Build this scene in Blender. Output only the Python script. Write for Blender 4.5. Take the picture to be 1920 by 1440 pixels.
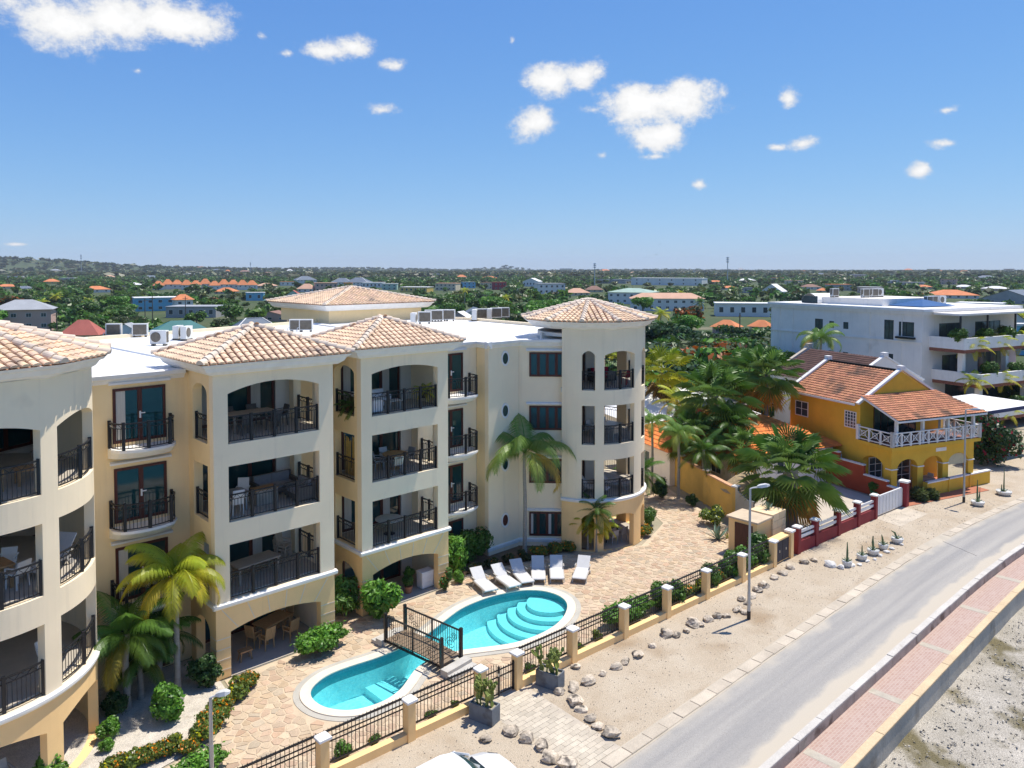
import bpy, math, random
import numpy as np
from mathutils import Vector, Matrix
from mathutils.geometry import tessellate_polygon
random.seed(7); RNG=np.random.default_rng(7)
R=math.radians
S=bpy.context.scene; COL=S.collection
for o in list(bpy.data.objects): bpy.data.objects.remove(o)

# ------------------------------------------------------------------ camera, sky, sun, exposure
# world axes: x runs along the street, y runs away from the sea, z up, metres
CAMH,FPX,HORZ,PITCH,TH=15.57,1420.,505.2,.0362,.8181
CYP=HORZ+FPX*math.tan(PITCH)
cam=bpy.data.cameras.new('camera'); camo=bpy.data.objects.new('camera',cam); COL.objects.link(camo)
cam.lens=36*FPX/1920; cam.sensor_width=36; cam.shift_y=(CYP-720)/1920; cam.clip_start=.5; cam.clip_end=30000
camo.location=(0,0,CAMH); camo.rotation_euler=(math.pi/2-PITCH,0,-(math.pi/2-TH)); S.camera=camo
S.render.resolution_x=1024; S.render.resolution_y=768
S.render.engine='CYCLES'
sT,cT=math.sin(TH),math.cos(TH)
def ray(x,y):
    a=(x-960)/FPX; b=-(y-CYP)/FPX
    Y=math.cos(PITCH)+b*math.sin(PITCH); z=-math.sin(PITCH)+b*math.cos(PITCH)
    return (a*sT+Y*cT, -a*cT+Y*sT, z)
def G(x,y,z=0.):
    "place seen at photo point x,y lying at height z"
    d=ray(x,y); t=(z-CAMH)/d[2]; return (d[0]*t,d[1]*t)
def at_depth(x,D):
    "ground place D metres ahead in the vertical plane of photo column x"
    a=(x-960)/FPX; return (D*(a*sT+cT), D*(-a*cT+sT))
def to_px(p):
    X=p[0]*sT-p[1]*cT; Y=p[0]*cT+p[1]*sT; dz=p[2]-CAMH
    fw=Y*math.cos(PITCH)-dz*math.sin(PITCH); up=Y*math.sin(PITCH)+dz*math.cos(PITCH)
    return 960+FPX*X/fw, CYP-FPX*up/fw, fw

SUN_EL=R(68); SUN_AZ=math.atan2(.985,-.16)      # azimuth clockwise from +y
sun=bpy.data.lights.new('sun','SUN'); suno=bpy.data.objects.new('sun',sun); COL.objects.link(suno)
sun.energy=2.4; sun.angle=R(.53); sun.color=(1.,.95,.86)
sd=Vector((math.sin(SUN_AZ)*math.cos(SUN_EL),math.cos(SUN_AZ)*math.cos(SUN_EL),math.sin(SUN_EL)))
suno.rotation_euler=sd.to_track_quat('Z','Y').to_euler(); suno.location=(30,0,60)
S.view_settings.view_transform='Standard'; S.view_settings.look='None'; S.view_settings.gamma=1
S.view_settings.use_curve_mapping=False
S.view_settings.exposure=1.2

W=bpy.data.worlds.new('World'); S.world=W; W.use_nodes=True
nt=W.node_tree; nt.nodes.clear()
def wn(t,**k):
    n=nt.nodes.new(t)
    for a,b in k.items(): setattr(n,a,b)
    return n
WL=nt.links.new
sky=wn('ShaderNodeTexSky',sky_type='NISHITA',sun_disc=False,sun_elevation=SUN_EL,sun_rotation=SUN_AZ,altitude=0,air_density=1.0,dust_density=0.,ozone_density=3.)
SKY_STRENGTH=.108
tc=wn('ShaderNodeTexCoord'); nrm=wn('ShaderNodeVectorMath',operation='NORMALIZE'); WL(tc.outputs['Generated'],nrm.inputs[0])
sep=wn('ShaderNodeSeparateXYZ'); WL(nrm.outputs[0],sep.inputs[0])
az=wn('ShaderNodeMath',operation='ARCTAN2'); WL(sep.outputs['X'],az.inputs[0]); WL(sep.outputs['Y'],az.inputs[1])
el=wn('ShaderNodeMath',operation='ARCSINE'); WL(sep.outputs['Z'],el.inputs[0])
ae=wn('ShaderNodeCombineXYZ'); WL(az.outputs[0],ae.inputs[0]); WL(el.outputs[0],ae.inputs[1])
# puffy clouds: (column, row, half width, half height, body)
CL=[(110,45,85,42,1.),(215,35,105,42,1.),(330,38,85,42,1.),(620,98,55,24,.85),(660,88,44,22,.9),(745,123,30,13,.62),(540,100,16,8,.5),
 (1035,152,46,26,1.),(1090,138,46,24,1.),(1001,234,43,27,1.),(1200,200,66,34,1.1),(1285,187,58,30,1.1),(1112,206,24,12,.6),(1236,256,46,25,1.),
 (1480,182,18,22,.62),(1505,270,25,13,.6),(1458,276,20,9,.5),(715,207,30,12,.55),(1130,292,14,9,.55),(1312,346,15,11,.5),(1728,318,17,14,.75),
 (1765,268,30,12,.55),(1778,206,22,8,.55),(960,75,9,14,.42),(490,68,16,10,.42),(1225,293,32,8,.42),(260,132,16,8,.4),(30,458,24,4,.5)]
acc=None
def cloud(a,e,w,h,s):
    global acc
    m=wn('ShaderNodeVectorMath',operation='MULTIPLY_ADD'); WL(ae.outputs[0],m.inputs[0])
    m.inputs[1].default_value=(1/w,1/h,0); m.inputs[2].default_value=(-a/w,-e/h,0)
    l=wn('ShaderNodeVectorMath',operation='LENGTH'); WL(m.outputs[0],l.inputs[0])
    k=wn('ShaderNodeMath',operation='MULTIPLY_ADD'); WL(l.outputs['Value'],k.inputs[0]); k.inputs[1].default_value=-.62; k.inputs[2].default_value=s-.16
    if acc is None: acc=k
    else:
        x=wn('ShaderNodeMath',operation='SMOOTH_MAX'); WL(acc.outputs[0],x.inputs[0]); WL(k.outputs[0],x.inputs[1]); x.inputs[2].default_value=.12; acc=x
for x,y,w,h,s in CL:
    d=Vector(ray(x,y)).normalized(); cosf=math.cos(math.atan((x-960)/FPX))
    k=1.1 if s>.8 else 1.55
    cloud(math.atan2(d.x,d.y),math.asin(d.z),w/FPX*cosf*k,h/FPX*cosf*k,s if s>.8 else s+.12)
for i in range(12):                              # the same scattered clouds go on round the rest of the sky
    a=R(-100+i*21+random.uniform(-8,8))
    if R(0)<a<R(88): continue
    cloud(a,R(random.uniform(8,26)),R(random.uniform(1.5,4)),R(random.uniform(1,1.8)),1.)
nz=wn('ShaderNodeTexNoise'); nz.inputs['Scale'].default_value=22; nz.inputs['Detail'].default_value=9; nz.inputs['Roughness'].default_value=.68
mp=wn('ShaderNodeMapping'); mp.inputs['Scale'].default_value=(1,1,1.35); WL(nrm.outputs[0],mp.inputs[0]); WL(mp.outputs[0],nz.inputs['Vector'])
nm=wn('ShaderNodeMath',operation='MULTIPLY_ADD'); WL(nz.outputs['Fac'],nm.inputs[0]); nm.inputs[1].default_value=1.55; nm.inputs[2].default_value=-.80
sm=wn('ShaderNodeMath',operation='ADD'); WL(acc.outputs[0],sm.inputs[0]); WL(nm.outputs[0],sm.inputs[1])
mr=wn('ShaderNodeMapRange',interpolation_type='SMOOTHERSTEP'); WL(sm.outputs[0],mr.inputs['Value']); mr.inputs['From Min'].default_value=.03; mr.inputs['From Max'].default_value=.58
cr=wn('ShaderNodeMapRange'); WL(sm.outputs[0],cr.inputs['Value']); cr.inputs['From Min'].default_value=.1; cr.inputs['From Max'].default_value=1.0; cr.inputs['To Min'].default_value=3.0; cr.inputs['To Max'].default_value=4.6
cc=wn('ShaderNodeCombineColor'); 
for i in range(3): WL(cr.outputs[0],cc.inputs[i])
mx=wn('ShaderNodeMix',data_type='RGBA'); WL(mr.outputs[0],mx.inputs['Factor']); WL(sky.outputs[0],mx.inputs['A']); WL(cc.outputs[0],mx.inputs['B'])
# clear tropical blue: the sky model's white horizon is compressed the way the photograph's is
tn=wn('ShaderNodeVectorMath',operation='MULTIPLY'); WL(sky.outputs[0],tn.inputs[0]); tn.inputs[1].default_value=(.345,.60,1.42)
kd=wn('ShaderNodeVectorMath',operation='MULTIPLY_ADD'); WL(tn.outputs[0],kd.inputs[0]); kd.inputs[1].default_value=(.15,.175,.185); kd.inputs[2].default_value=(1,1,1)
dv=wn('ShaderNodeVectorMath',operation='DIVIDE'); WL(tn.outputs[0],dv.inputs[0]); WL(kd.outputs[0],dv.inputs[1]); WL(dv.outputs[0],mx.inputs['A'])
bg=wn('ShaderNodeBackground'); bg.inputs['Strength'].default_value=SKY_STRENGTH; WL(mx.outputs['Result'],bg.inputs['Color'])
wo=wn('ShaderNodeOutputWorld'); WL(bg.outputs[0],wo.inputs['Surface'])

# ------------------------------------------------------------------ materials
MATS={}
def mat(name,col,rough=.75,var=.12,scale=1.2,bump=0.,bscale=25.,spec=.3,metal=0.,orand=0.,col2=None,stretch=None,attr=False,patch=None,trans=0.,fine=0.,streak=None):
    "principled surface; colour drifts with world-space noise, optional per-object shift, second colour patches and relief"
    if name in MATS: return MATS[name]
    m=bpy.data.materials.new(name); m.use_nodes=True; t=m.node_tree; N=t.nodes; L=t.links.new
    b=N['Principled BSDF']; b.inputs['Roughness'].default_value=rough; b.inputs['Specular IOR Level'].default_value=spec; b.inputs['Metallic'].default_value=metal
    geo=N.new('ShaderNodeNewGeometry'); vec=geo.outputs['Position']
    if stretch:
        mpn=N.new('ShaderNodeMapping'); mpn.inputs['Scale'].default_value=stretch; L(vec,mpn.inputs[0]); vec=mpn.outputs[0]
    n1=N.new('ShaderNodeTexNoise'); n1.inputs['Scale'].default_value=scale; n1.inputs['Detail'].default_value=6; n1.inputs['Roughness'].default_value=.6; L(vec,n1.inputs['Vector'])
    c=Vector(col[:3]); c2=Vector(col2[:3]) if col2 else c*(1-var)
    ca=c if col2 else c*(1+var)
    rp=N.new('ShaderNodeMapRange'); rp.inputs['From Min'].default_value=.32; rp.inputs['From Max'].default_value=.68; L(n1.outputs['Fac'],rp.inputs['Value'])
    mxn=N.new('ShaderNodeMix'); mxn.data_type='RGBA'; L(rp.outputs[0],mxn.inputs['Factor'])
    mxn.inputs['A'].default_value=(*ca,1); mxn.inputs['B'].default_value=(*c2,1); out=mxn.outputs['Result']
    if attr:
        at=N.new('ShaderNodeAttribute'); at.attribute_name='Col'
        q=N.new('ShaderNodeMix'); q.data_type='RGBA'; q.blend_type='MULTIPLY'; q.inputs['Factor'].default_value=1; L(out,q.inputs['A']); L(at.outputs['Color'],q.inputs['B']); out=q.outputs['Result']
    if patch:                                    # (colour, noise scale, threshold, softness)
        n3=N.new('ShaderNodeTexNoise'); n3.inputs['Scale'].default_value=patch[1]; n3.inputs['Detail'].default_value=5; L(geo.outputs['Position'],n3.inputs['Vector'])
        r3=N.new('ShaderNodeMapRange'); r3.inputs['From Min'].default_value=patch[2]; r3.inputs['From Max'].default_value=patch[2]+patch[3]; L(n3.outputs['Fac'],r3.inputs['Value'])
        q=N.new('ShaderNodeMix'); q.data_type='RGBA'; L(r3.outputs[0],q.inputs['Factor']); L(out,q.inputs['A']); q.inputs['B'].default_value=(*patch[0],1); out=q.outputs['Result']
    if streak:                                   # rain streaks and grime running down a wall
        ms_=N.new('ShaderNodeMapping'); ms_.inputs['Scale'].default_value=(2.6,2.6,.16); L(geo.outputs['Position'],ms_.inputs[0]); n6=N.new('ShaderNodeTexNoise'); n6.inputs['Scale'].default_value=1.; n6.inputs['Detail'].default_value=5; n6.inputs['Roughness'].default_value=.65; L(ms_.outputs[0],n6.inputs['Vector'])
        r6=N.new('ShaderNodeMapRange'); r6.inputs['From Min'].default_value=.55; r6.inputs['From Max'].default_value=.78; r6.inputs['To Max'].default_value=streak[1]*.5; L(n6.outputs['Fac'],r6.inputs['Value'])
        q=N.new('ShaderNodeMix'); q.data_type='RGBA'; L(r6.outputs[0],q.inputs['Factor']); L(out,q.inputs['A']); q.inputs['B'].default_value=(*streak[0],1); out=q.outputs['Result']
    if fine:
        n4=N.new('ShaderNodeTexNoise'); n4.inputs['Scale'].default_value=bscale*1.7; n4.inputs['Detail'].default_value=2; L(geo.outputs['Position'],n4.inputs['Vector'])
        r4=N.new('ShaderNodeMapRange'); r4.inputs['From Min'].default_value=.3; r4.inputs['From Max'].default_value=.7; r4.inputs['To Min'].default_value=1-fine; r4.inputs['To Max'].default_value=1+fine; L(n4.outputs['Fac'],r4.inputs['Value'])
        q=N.new('ShaderNodeVectorMath'); q.operation='SCALE'; L(out,q.inputs[0]); L(r4.outputs[0],q.inputs['Scale']); out=q.outputs[0]
    if orand:
        oi=N.new('ShaderNodeObjectInfo'); r5=N.new('ShaderNodeMapRange'); r5.inputs['To Min'].default_value=1-orand; r5.inputs['To Max'].default_value=1+orand; L(oi.outputs['Random'],r5.inputs['Value'])
        q=N.new('ShaderNodeVectorMath'); q.operation='SCALE'; L(out,q.inputs[0]); L(r5.outputs[0],q.inputs['Scale']); out=q.outputs[0]
    L(out,b.inputs['Base Color'])
    if bump:
        n2=N.new('ShaderNodeTexNoise'); n2.inputs['Scale'].default_value=bscale; n2.inputs['Detail'].default_value=4; L(geo.outputs['Position'],n2.inputs['Vector'])
        bp=N.new('ShaderNodeBump'); bp.inputs['Strength'].default_value=bump; bp.inputs['Distance'].default_value=.03; L(n2.outputs['Fac'],bp.inputs['Height']); L(bp.outputs[0],b.inputs['Normal'])
    if trans:
        tr=N.new('ShaderNodeBsdfTranslucent'); L(out,tr.inputs['Color']); ms=N.new('ShaderNodeMixShader'); ms.inputs[0].default_value=trans
        L(b.outputs[0],ms.inputs[1]); L(tr.outputs[0],ms.inputs[2]); L(ms.outputs[0],N['Material Output'].inputs['Surface'])
    MATS[name]=m; return m
cream=mat('cream_stucco',(.95,.79,.55),.85,.045,.5,.12,60,patch=((.82,.67,.47),.9,.66,.2),fine=.03,streak=((.50,.42,.32),.55))
white_trim=mat('white_trim',(.82,.80,.76),.7,.05,2.,.05,40,streak=((.52,.49,.44),.45))
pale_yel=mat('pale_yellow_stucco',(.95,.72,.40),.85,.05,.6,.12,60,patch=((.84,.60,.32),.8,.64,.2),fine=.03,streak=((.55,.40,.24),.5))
ochre=mat('ochre_stucco',(.94,.63,.29),.85,.06,.6,.12,60,patch=((.80,.50,.22),.8,.64,.2),fine=.03,streak=((.50,.34,.18),.5))
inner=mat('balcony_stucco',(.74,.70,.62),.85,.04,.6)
wood_dark=mat('mahogany',(.085,.026,.018),.45,.25,3.,stretch=(6,6,.6))
glass=mat('dark_glass',(.012,.05,.055),.04,.25,.7,spec=.7)
curtain=mat('curtain_cloth',(.55,.52,.46),.9,.1,4,stretch=(6,6,.3))
iron=mat('black_iron',(.014,.014,.017),.4,.2,3,spec=.45)
steel=mat('brushed_steel',(.62,.62,.62),.3,.05,3,metal=.9)
floor_tile=mat('balcony_floor',(.46,.41,.34),.6,.08,2.)
tile_m=mat('clay_tile',(.84,.62,.42),.85,.12,2.2,.25,18,orand=.16,col2=(.73,.52,.35),patch=((.36,.28,.22),1.1,.61,.12),fine=.12)
tile_j=mat('clay_tile_field',(.84,.62,.42),.85,.12,2.2,.25,18,col2=(.73,.52,.35),patch=((.36,.28,.22),1.1,.61,.12),fine=.12,attr=True)
ridge_m=mat('ridge_clay',(.70,.58,.46),.9,.15,2.,.3,14,orand=.1,patch=((.36,.30,.26),1.6,.6,.15))
pan_m=mat('clay_pan',(.50,.27,.16),.9,.15,2.)
roof_white=mat('roof_membrane',(.84,.83,.80),.75,.05,.4,.1,20,patch=((.56,.48,.36),.35,.62,.22),fine=.03)
mortar=mat('sand_mortar',(.58,.46,.32),.95,.10,1.5,.25,30,fine=.08)
stone_m=mat('flagstone',(1.,1.,1.),.85,.10,3.,.35,16,attr=True,fine=.08)

# ------------------------------------------------------------------ mesh helpers
def world(o):
    m=o.matrix_basis.copy()
    return world(o.parent)@m if o.parent else m
def tag(o,label=None,cat=None,group=None,kind=None):
    if label: o['label']=label
    if cat: o['category']=cat
    if group: o['group']=group
    if kind: o['kind']=kind
    return o
def mkobj(name,me,parent=None,local=False):
    o=bpy.data.objects.new(name,me); COL.objects.link(o)
    if parent is not None:
        o.parent=parent
        if not local: o.matrix_basis=world(parent).inverted()
    return o
def thing(name,label,cat,loc=(0,0,0),rz=0,group=None,scale=1):
    o=bpy.data.objects.new(name,None); COL.objects.link(o); o.empty_display_size=.3
    o.location=loc if len(loc)==3 else (*loc,0); o.rotation_euler=(0,0,rz)
    o.scale=(scale,)*3 if not hasattr(scale,'__len__') else scale
    return tag(o,label,cat,group)
def copy_tree(o,parent=None,loc=None,rz=None,label=None,group=None):
    c=o.copy(); COL.objects.link(c)
    if parent is not None: c.parent=parent
    if loc is not None: c.location=loc if len(loc)==3 else (*loc,0)
    if rz is not None: c.rotation_euler=(0,0,rz)
    tag(c,label,None,group)
    for ch in o.children: copy_tree(ch,c)
    return c
class MB:
    def __init__(s): s.v=[]; s.f=[]
    def add(s,vs,fs):
        b=len(s.v); s.v+=[tuple(p) for p in vs]; s.f+=[tuple(i+b for i in f) for f in fs]; return s
    def box(s,x0,x1,y0,y1,z0,z1):
        return s.add([(x,y,z) for z in (z0,z1) for x,y in ((x0,y0),(x1,y0),(x1,y1),(x0,y1))],[(3,2,1,0),(4,5,6,7),(0,1,5,4),(1,2,6,5),(2,3,7,6),(3,0,4,7)])
    def prism(s,poly,z0,z1):
        n=len(poly); s.add([(p[0],p[1],z0) for p in poly]+[(p[0],p[1],z1) for p in poly],[tuple(range(n-1,-1,-1)),tuple(range(n,2*n))]+[(i,(i+1)%n,n+(i+1)%n,n+i) for i in range(n)]); return s
    def bar(s,a,b,w,h=None,up=(0,0,1)):
        a=Vector(a); b=Vector(b); h=h or w; d=(b-a).normalized(); u=Vector(up)
        if abs(d.dot(u))>.98: u=Vector((1,0,0))
        r=d.cross(u).normalized()*w/2; q=r.cross(d).normalized()*h/2
        return s.add([p+k for p in (a,b) for k in (-r-q,r-q,r+q,-r+q)],[(0,1,2,3),(7,6,5,4),(0,4,5,1),(1,5,6,2),(2,6,7,3),(3,7,4,0)])
    def tube(s,pts,r,n=6,cap=True):
        pts=[Vector(p) for p in pts]; rr=r if hasattr(r,'__len__') else [r]*len(pts); vs=[]; fs=[]
        for i,p in enumerate(pts):
            d=(pts[min(i+1,len(pts)-1)]-pts[max(i-1,0)]).normalized(); u=Vector((0,0,1)) if abs(d.z)<.95 else Vector((1,0,0))
            a=d.cross(u).normalized(); b=a.cross(d)
            vs+=[p+(a*math.cos(t)+b*math.sin(t))*rr[i] for t in [2*math.pi*k/n for k in range(n)]]
        for i in range(len(pts)-1): fs+=[(i*n+k,i*n+(k+1)%n,(i+1)*n+(k+1)%n,(i+1)*n+k) for k in range(n)]
        if cap: fs+=[tuple(range(n)),tuple(range(len(vs)-1,len(vs)-n-1,-1))]
        return s.add(vs,fs)
    def lathe(s,prof,n=12,c=(0,0,0)):
        vs=[]; fs=[]
        for r,z in prof: vs+=[(c[0]+r*math.cos(2*math.pi*k/n),c[1]+r*math.sin(2*math.pi*k/n),c[2]+z) for k in range(n)]
        for i in range(len(prof)-1): fs+=[(i*n+k,i*n+(k+1)%n,(i+1)*n+(k+1)%n,(i+1)*n+k) for k in range(n)]
        fs+=[tuple(range(n-1,-1,-1)),tuple(range(len(vs)-n,len(vs)))]
        return s.add(vs,fs)
    def sheet(s,poly,z,holes=()):
        loops=[[Vector((p[0],p[1],0)) for p in poly]]+[[Vector((p[0],p[1],0)) for p in h] for h in holes]
        tri=tessellate_polygon(loops); flat=[p for l in loops for p in l]; fs=[]
        for t in tri:
            a,b,c=(flat[i] for i in t); fs.append(tuple(t) if (b-a).cross(c-a).z>0 else tuple(reversed(t)))
        return s.add([(p.x,p.y,z) for p in flat],fs)
    def xf(s,M):
        s.v=[tuple(M@Vector(p)) for p in s.v]; return s
    def mesh(s,name,m,smooth=False):
        me=bpy.data.meshes.new(name); me.from_pydata(s.v,[],s.f); me.materials.append(m)
        if smooth: me.shade_smooth()
        return me
    def build(s,name,m,parent=None,local=False,smooth=False,**k):
        return tag(mkobj(name,s.mesh(name,m,smooth),parent,local),**k)
def npmesh(name,V,F,m,col=None,smooth=False):
    V=np.asarray(V,dtype=np.float32); F=np.asarray(F,dtype=np.int32); me=bpy.data.meshes.new(name); k=F.shape[1]
    me.vertices.add(len(V)); me.vertices.foreach_set('co',V.ravel()); me.loops.add(F.size); me.loops.foreach_set('vertex_index',F.ravel())
    me.polygons.add(len(F)); me.polygons.foreach_set('loop_start',np.arange(0,F.size,k,dtype=np.int32)); me.polygons.foreach_set('loop_total',np.full(len(F),k,dtype=np.int32))
    me.update(calc_edges=True); me.materials.append(m)
    if col is not None:
        ca=me.color_attributes.new('Col','FLOAT_COLOR','POINT'); c=np.ones((len(V),4),dtype=np.float32); c[:,:3]=np.asarray(col).reshape(len(V),-1); ca.data.foreach_set('color',c.ravel())
    if smooth: me.shade_smooth()
    return me
def setcol(me,c):
    ca=me.color_attributes.new('Col','FLOAT_COLOR','POINT'); a=np.ones((len(me.vertices),4),dtype=np.float32); a[:,:3]=c; ca.data.foreach_set('color',a.ravel())
def structure(o): o['kind']='structure'; return o

# ------------------------------------------------------------------ ground, road, promenade
def roff(u):
    if u<38: return 0.
    if u<72: return -.0032*(u-38)**2
    return -.0032*34**2-.2176*(u-72)
gmat=mat('dry_soil',(.40,.34,.25),.95,.2,.25,.3,8,col2=(.30,.27,.18),fine=.12)
sandm=mat('coral_sand',(.50,.42,.315),.95,.12,.55,.5,22,col2=(.43,.345,.245),patch=((.34,.25,.16),.38,.55,.18),fine=.3)
# sheet to the horizon: hills far to the left, low rises on the skyline
HILLS=[((60,485),2300,36,260,330),((-120,455),2500,62,330,500),((330,494),2600,31,420,420),((700,499),4200,30,420,500),((940,500),4600,44,150,300),((560,498),3600,27,350,400),((1230,503),4200,22,500,400)]
HB=[(at_depth(p[0],D),h,w,d,at_depth(p[0],1)) for p,D,h,w,d in HILLS]
def terr(x,y):
    r=math.hypot(x,y); z=-.25-min(1,max(0,(r-60)/200))*1.2
    z+=5.5*max(0,min(1,(r-900)/2500))
    for (cx,cy),h,w,d,ax in HB:
        L=math.hypot(*ax); fx,fy=ax[0]/L,ax[1]/L; dx,dy=x-cx,y-cy; a=dx*fx+dy*fy; b=-dx*fy+dy*fx
        z+=(h-15)*math.exp(-(b/w)**2-(a/d)**2)
    return z
rad=[50,58,66,76,90,110,135,165,200,250,310,380,470,580,720,880,1080,1300,1600,1900,2200,2500,2800,3200,3600,4000,4400,4800,5200]
angs=[R(a) for a in np.arange(-38,138,1.5)]
V=[]; F=[]
for r in rad:
    for a in angs: x,y=r*math.sin(a),r*math.cos(a); V.append((x,y,terr(x,y)))
na=len(angs)
for i in range(len(rad)-1):
    for k in range(na-1): F.append((i*na+k,(i+1)*na+k,(i+1)*na+k+1,i*na+k+1))
landm=mat('scrub_land',(.045,.075,.022),.95,.3,.03,col2=(.085,.10,.04),fine=.3,patch=((.22,.19,.12),.012,.66,.06))
me=npmesh('terrain',V,F,landm,smooth=True)
structure(mkobj('terrain',me))
MB().sheet([(-30,9.45)]+[(u_,9.45+roff(u_)) for u_ in range(38,100,4)]+[(150,-10),(150,30),(110,60),(60,75),(-30,60)],-.02,[[(12.2,21.9),(27.2,21.9),(27.2,27.4),(12.2,27.4)]]).build('ground',gmat,kind='structure')
us=[-6+i*1.5 for i in range(70)]
def strip(name,v0,v1,z0,z1,m,uv=False,us=us):
    V=[];F=[]
    for u in us: V+=[(u,v0+roff(u),z0),(u,v1+roff(u),z1)]
    for i in range(len(us)-1): F.append((2*i,2*i+2,2*i+3,2*i+1))
    me=npmesh(name,V,F,m)
    if uv:
        l=me.uv_layers.new(name='UV'); s=0
        for p in me.polygons:
            for li in p.loop_indices:
                vi=me.loops[li].vertex_index; l.data[li].uv=(us[vi//2],(v1 if vi%2 else v0))
    return structure(mkobj(name,me))
strip('verge',15.1,20.6,.004,.004,sandm)
# asphalt with paler dust towards the edge on the sea side
am=bpy.data.materials.new('worn_asphalt'); am.use_nodes=True; t=am.node_tree; N=t.nodes; L=t.links.new; b=N['Principled BSDF']; b.inputs['Roughness'].default_value=.85
uvn=N.new('ShaderNodeUVMap'); geo=N.new('ShaderNodeNewGeometry'); sx=N.new('ShaderNodeSeparateXYZ'); L(uvn.outputs[0],sx.inputs[0])
n1=N.new('ShaderNodeTexNoise'); n1.inputs['Scale'].default_value=.55; n1.inputs['Detail'].default_value=6; L(geo.outputs[0],n1.inputs['Vector'])
n2=N.new('ShaderNodeTexNoise'); n2.inputs['Scale'].default_value=45; n2.inputs['Detail'].default_value=3; L(geo.outputs[0],n2.inputs['Vector'])
mpv=N.new('ShaderNodeMapping'); mpv.inputs['Scale'].default_value=(.06,1.6,1); L(uvn.outputs[0],mpv.inputs[0]); n3=N.new('ShaderNodeTexNoise'); n3.inputs['Scale'].default_value=1.; n3.inputs['Detail'].default_value=4; L(mpv.outputs[0],n3.inputs['Vector'])
cra=N.new('ShaderNodeValToRGB'); cra.color_ramp.elements[0].position=.35; cra.color_ramp.elements[0].color=(.29,.275,.255,1); cra.color_ramp.elements[1].position=.68; cra.color_ramp.elements[1].color=(.385,.357,.315,1); L(n3.outputs['Fac'],cra.inputs[0])
mg=N.new('ShaderNodeMapRange'); mg.inputs['From Min'].default_value=.3; mg.inputs['From Max'].default_value=.7; mg.inputs['To Min'].default_value=.8; mg.inputs['To Max'].default_value=1.2; L(n2.outputs['Fac'],mg.inputs[0])
sc=N.new('ShaderNodeVectorMath'); sc.operation='SCALE'; L(cra.outputs[0],sc.inputs[0]); L(mg.outputs[0],sc.inputs['Scale'])
ed=N.new('ShaderNodeMath'); ed.operation='MULTIPLY_ADD'; L(n1.outputs['Fac'],ed.inputs[0]); ed.inputs[1].default_value=.8; L(sx.outputs['Y'],ed.inputs[2])
er=N.new('ShaderNodeMapRange'); er.inputs['From Min'].default_value=12.62; er.inputs['From Max'].default_value=12.42; L(ed.outputs[0],er.inputs[0])
e2=N.new('ShaderNodeMath'); e2.operation='MULTIPLY_ADD'; L(n1.outputs['Fac'],e2.inputs[0]); e2.inputs[1].default_value=1.5; L(sx.outputs['Y'],e2.inputs[2])
er2=N.new('ShaderNodeMapRange'); er2.inputs['From Min'].default_value=15.05; er2.inputs['From Max'].default_value=15.5; er2.inputs['To Max'].default_value=.85; L(e2.outputs[0],er2.inputs[0])
emx=N.new('ShaderNodeMath'); emx.operation='MAXIMUM'; L(er.outputs[0],emx.inputs[0]); L(er2.outputs[0],emx.inputs[1])
mm=N.new('ShaderNodeMix'); mm.data_type='RGBA'; L(emx.outputs[0],mm.inputs['Factor']); L(sc.outputs[0],mm.inputs['A']); mm.inputs['B'].default_value=(.50,.44,.35,1); L(mm.outputs['Result'],b.inputs['Base Color'])
bp=N.new('ShaderNodeBump'); bp.inputs['Strength'].default_value=.25; bp.inputs['Distance'].default_value=.01; L(n2.outputs['Fac'],bp.inputs['Height']); L(bp.outputs[0],b.inputs['Normal'])
strip('road',11.1,15.1,.008,.008,am,True)
concrete=mat('pale_concrete',(.52,.445,.345),.9,.14,.9,.25,14,orand=.08,fine=.1)
kerb=structure(strip('kerb_bed',14.62,15.22,.012,.012,mat('kerb_bed',(.48,.42,.33),.95,.1,1.)))
def seg(name,u0,u1,v0,v1,z0,z1,m,parent,gap=.02,bev=.015):
    "block following the road's curve"
    a0,a1=roff(u0),roff(u1); mb=MB(); g=gap/2
    mb.prism([(u0+g,v0+a0),(u1-g,v0+a1),(u1-g,v1+a1),(u0+g,v1+a0)],z0,z1); mb.prism([(u0+g+bev,v0+a0+bev),(u1-g-bev,v0+a1+bev),(u1-g-bev,v1+a1-bev),(u0+g+bev,v1+a0-bev)],z1,z1+bev*.6)
    return mb.build(name,m,parent)
u=14.
while u<74:
    l=random.uniform(.85,1.15)
    if not (45.5<u<48.2): seg('kerb_stone',u,u+l,14.70+random.uniform(-.015,.015),15.15,0,.035+random.uniform(-.014,.010),concrete,kerb)
    u+=l
# promenade
pm=bpy.data.materials.new('pink_pavers'); pm.use_nodes=True; t=pm.node_tree; N=t.nodes; L=t.links.new; b=N['Principled BSDF']; b.inputs['Roughness'].default_value=.85
uvn=N.new('ShaderNodeUVMap'); geo=N.new('ShaderNodeNewGeometry'); br=N.new('ShaderNodeTexBrick'); L(uvn.outputs[0],br.inputs['Vector'])
br.inputs['Color1'].default_value=(.41,.265,.215,1); br.inputs['Color2'].default_value=(.46,.325,.27,1); br.inputs['Mortar'].default_value=(.50,.42,.34,1); br.inputs['Scale'].default_value=1.; br.inputs['Brick Width'].default_value=.2; br.inputs['Row Height'].default_value=.1; br.inputs['Mortar Size'].default_value=.008
n1=N.new('ShaderNodeTexNoise'); n1.inputs['Scale'].default_value=.8; n1.inputs['Detail'].default_value=5; L(geo.outputs[0],n1.inputs['Vector'])
sx=N.new('ShaderNodeSeparateXYZ'); L(uvn.outputs[0],sx.inputs[0])
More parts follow.
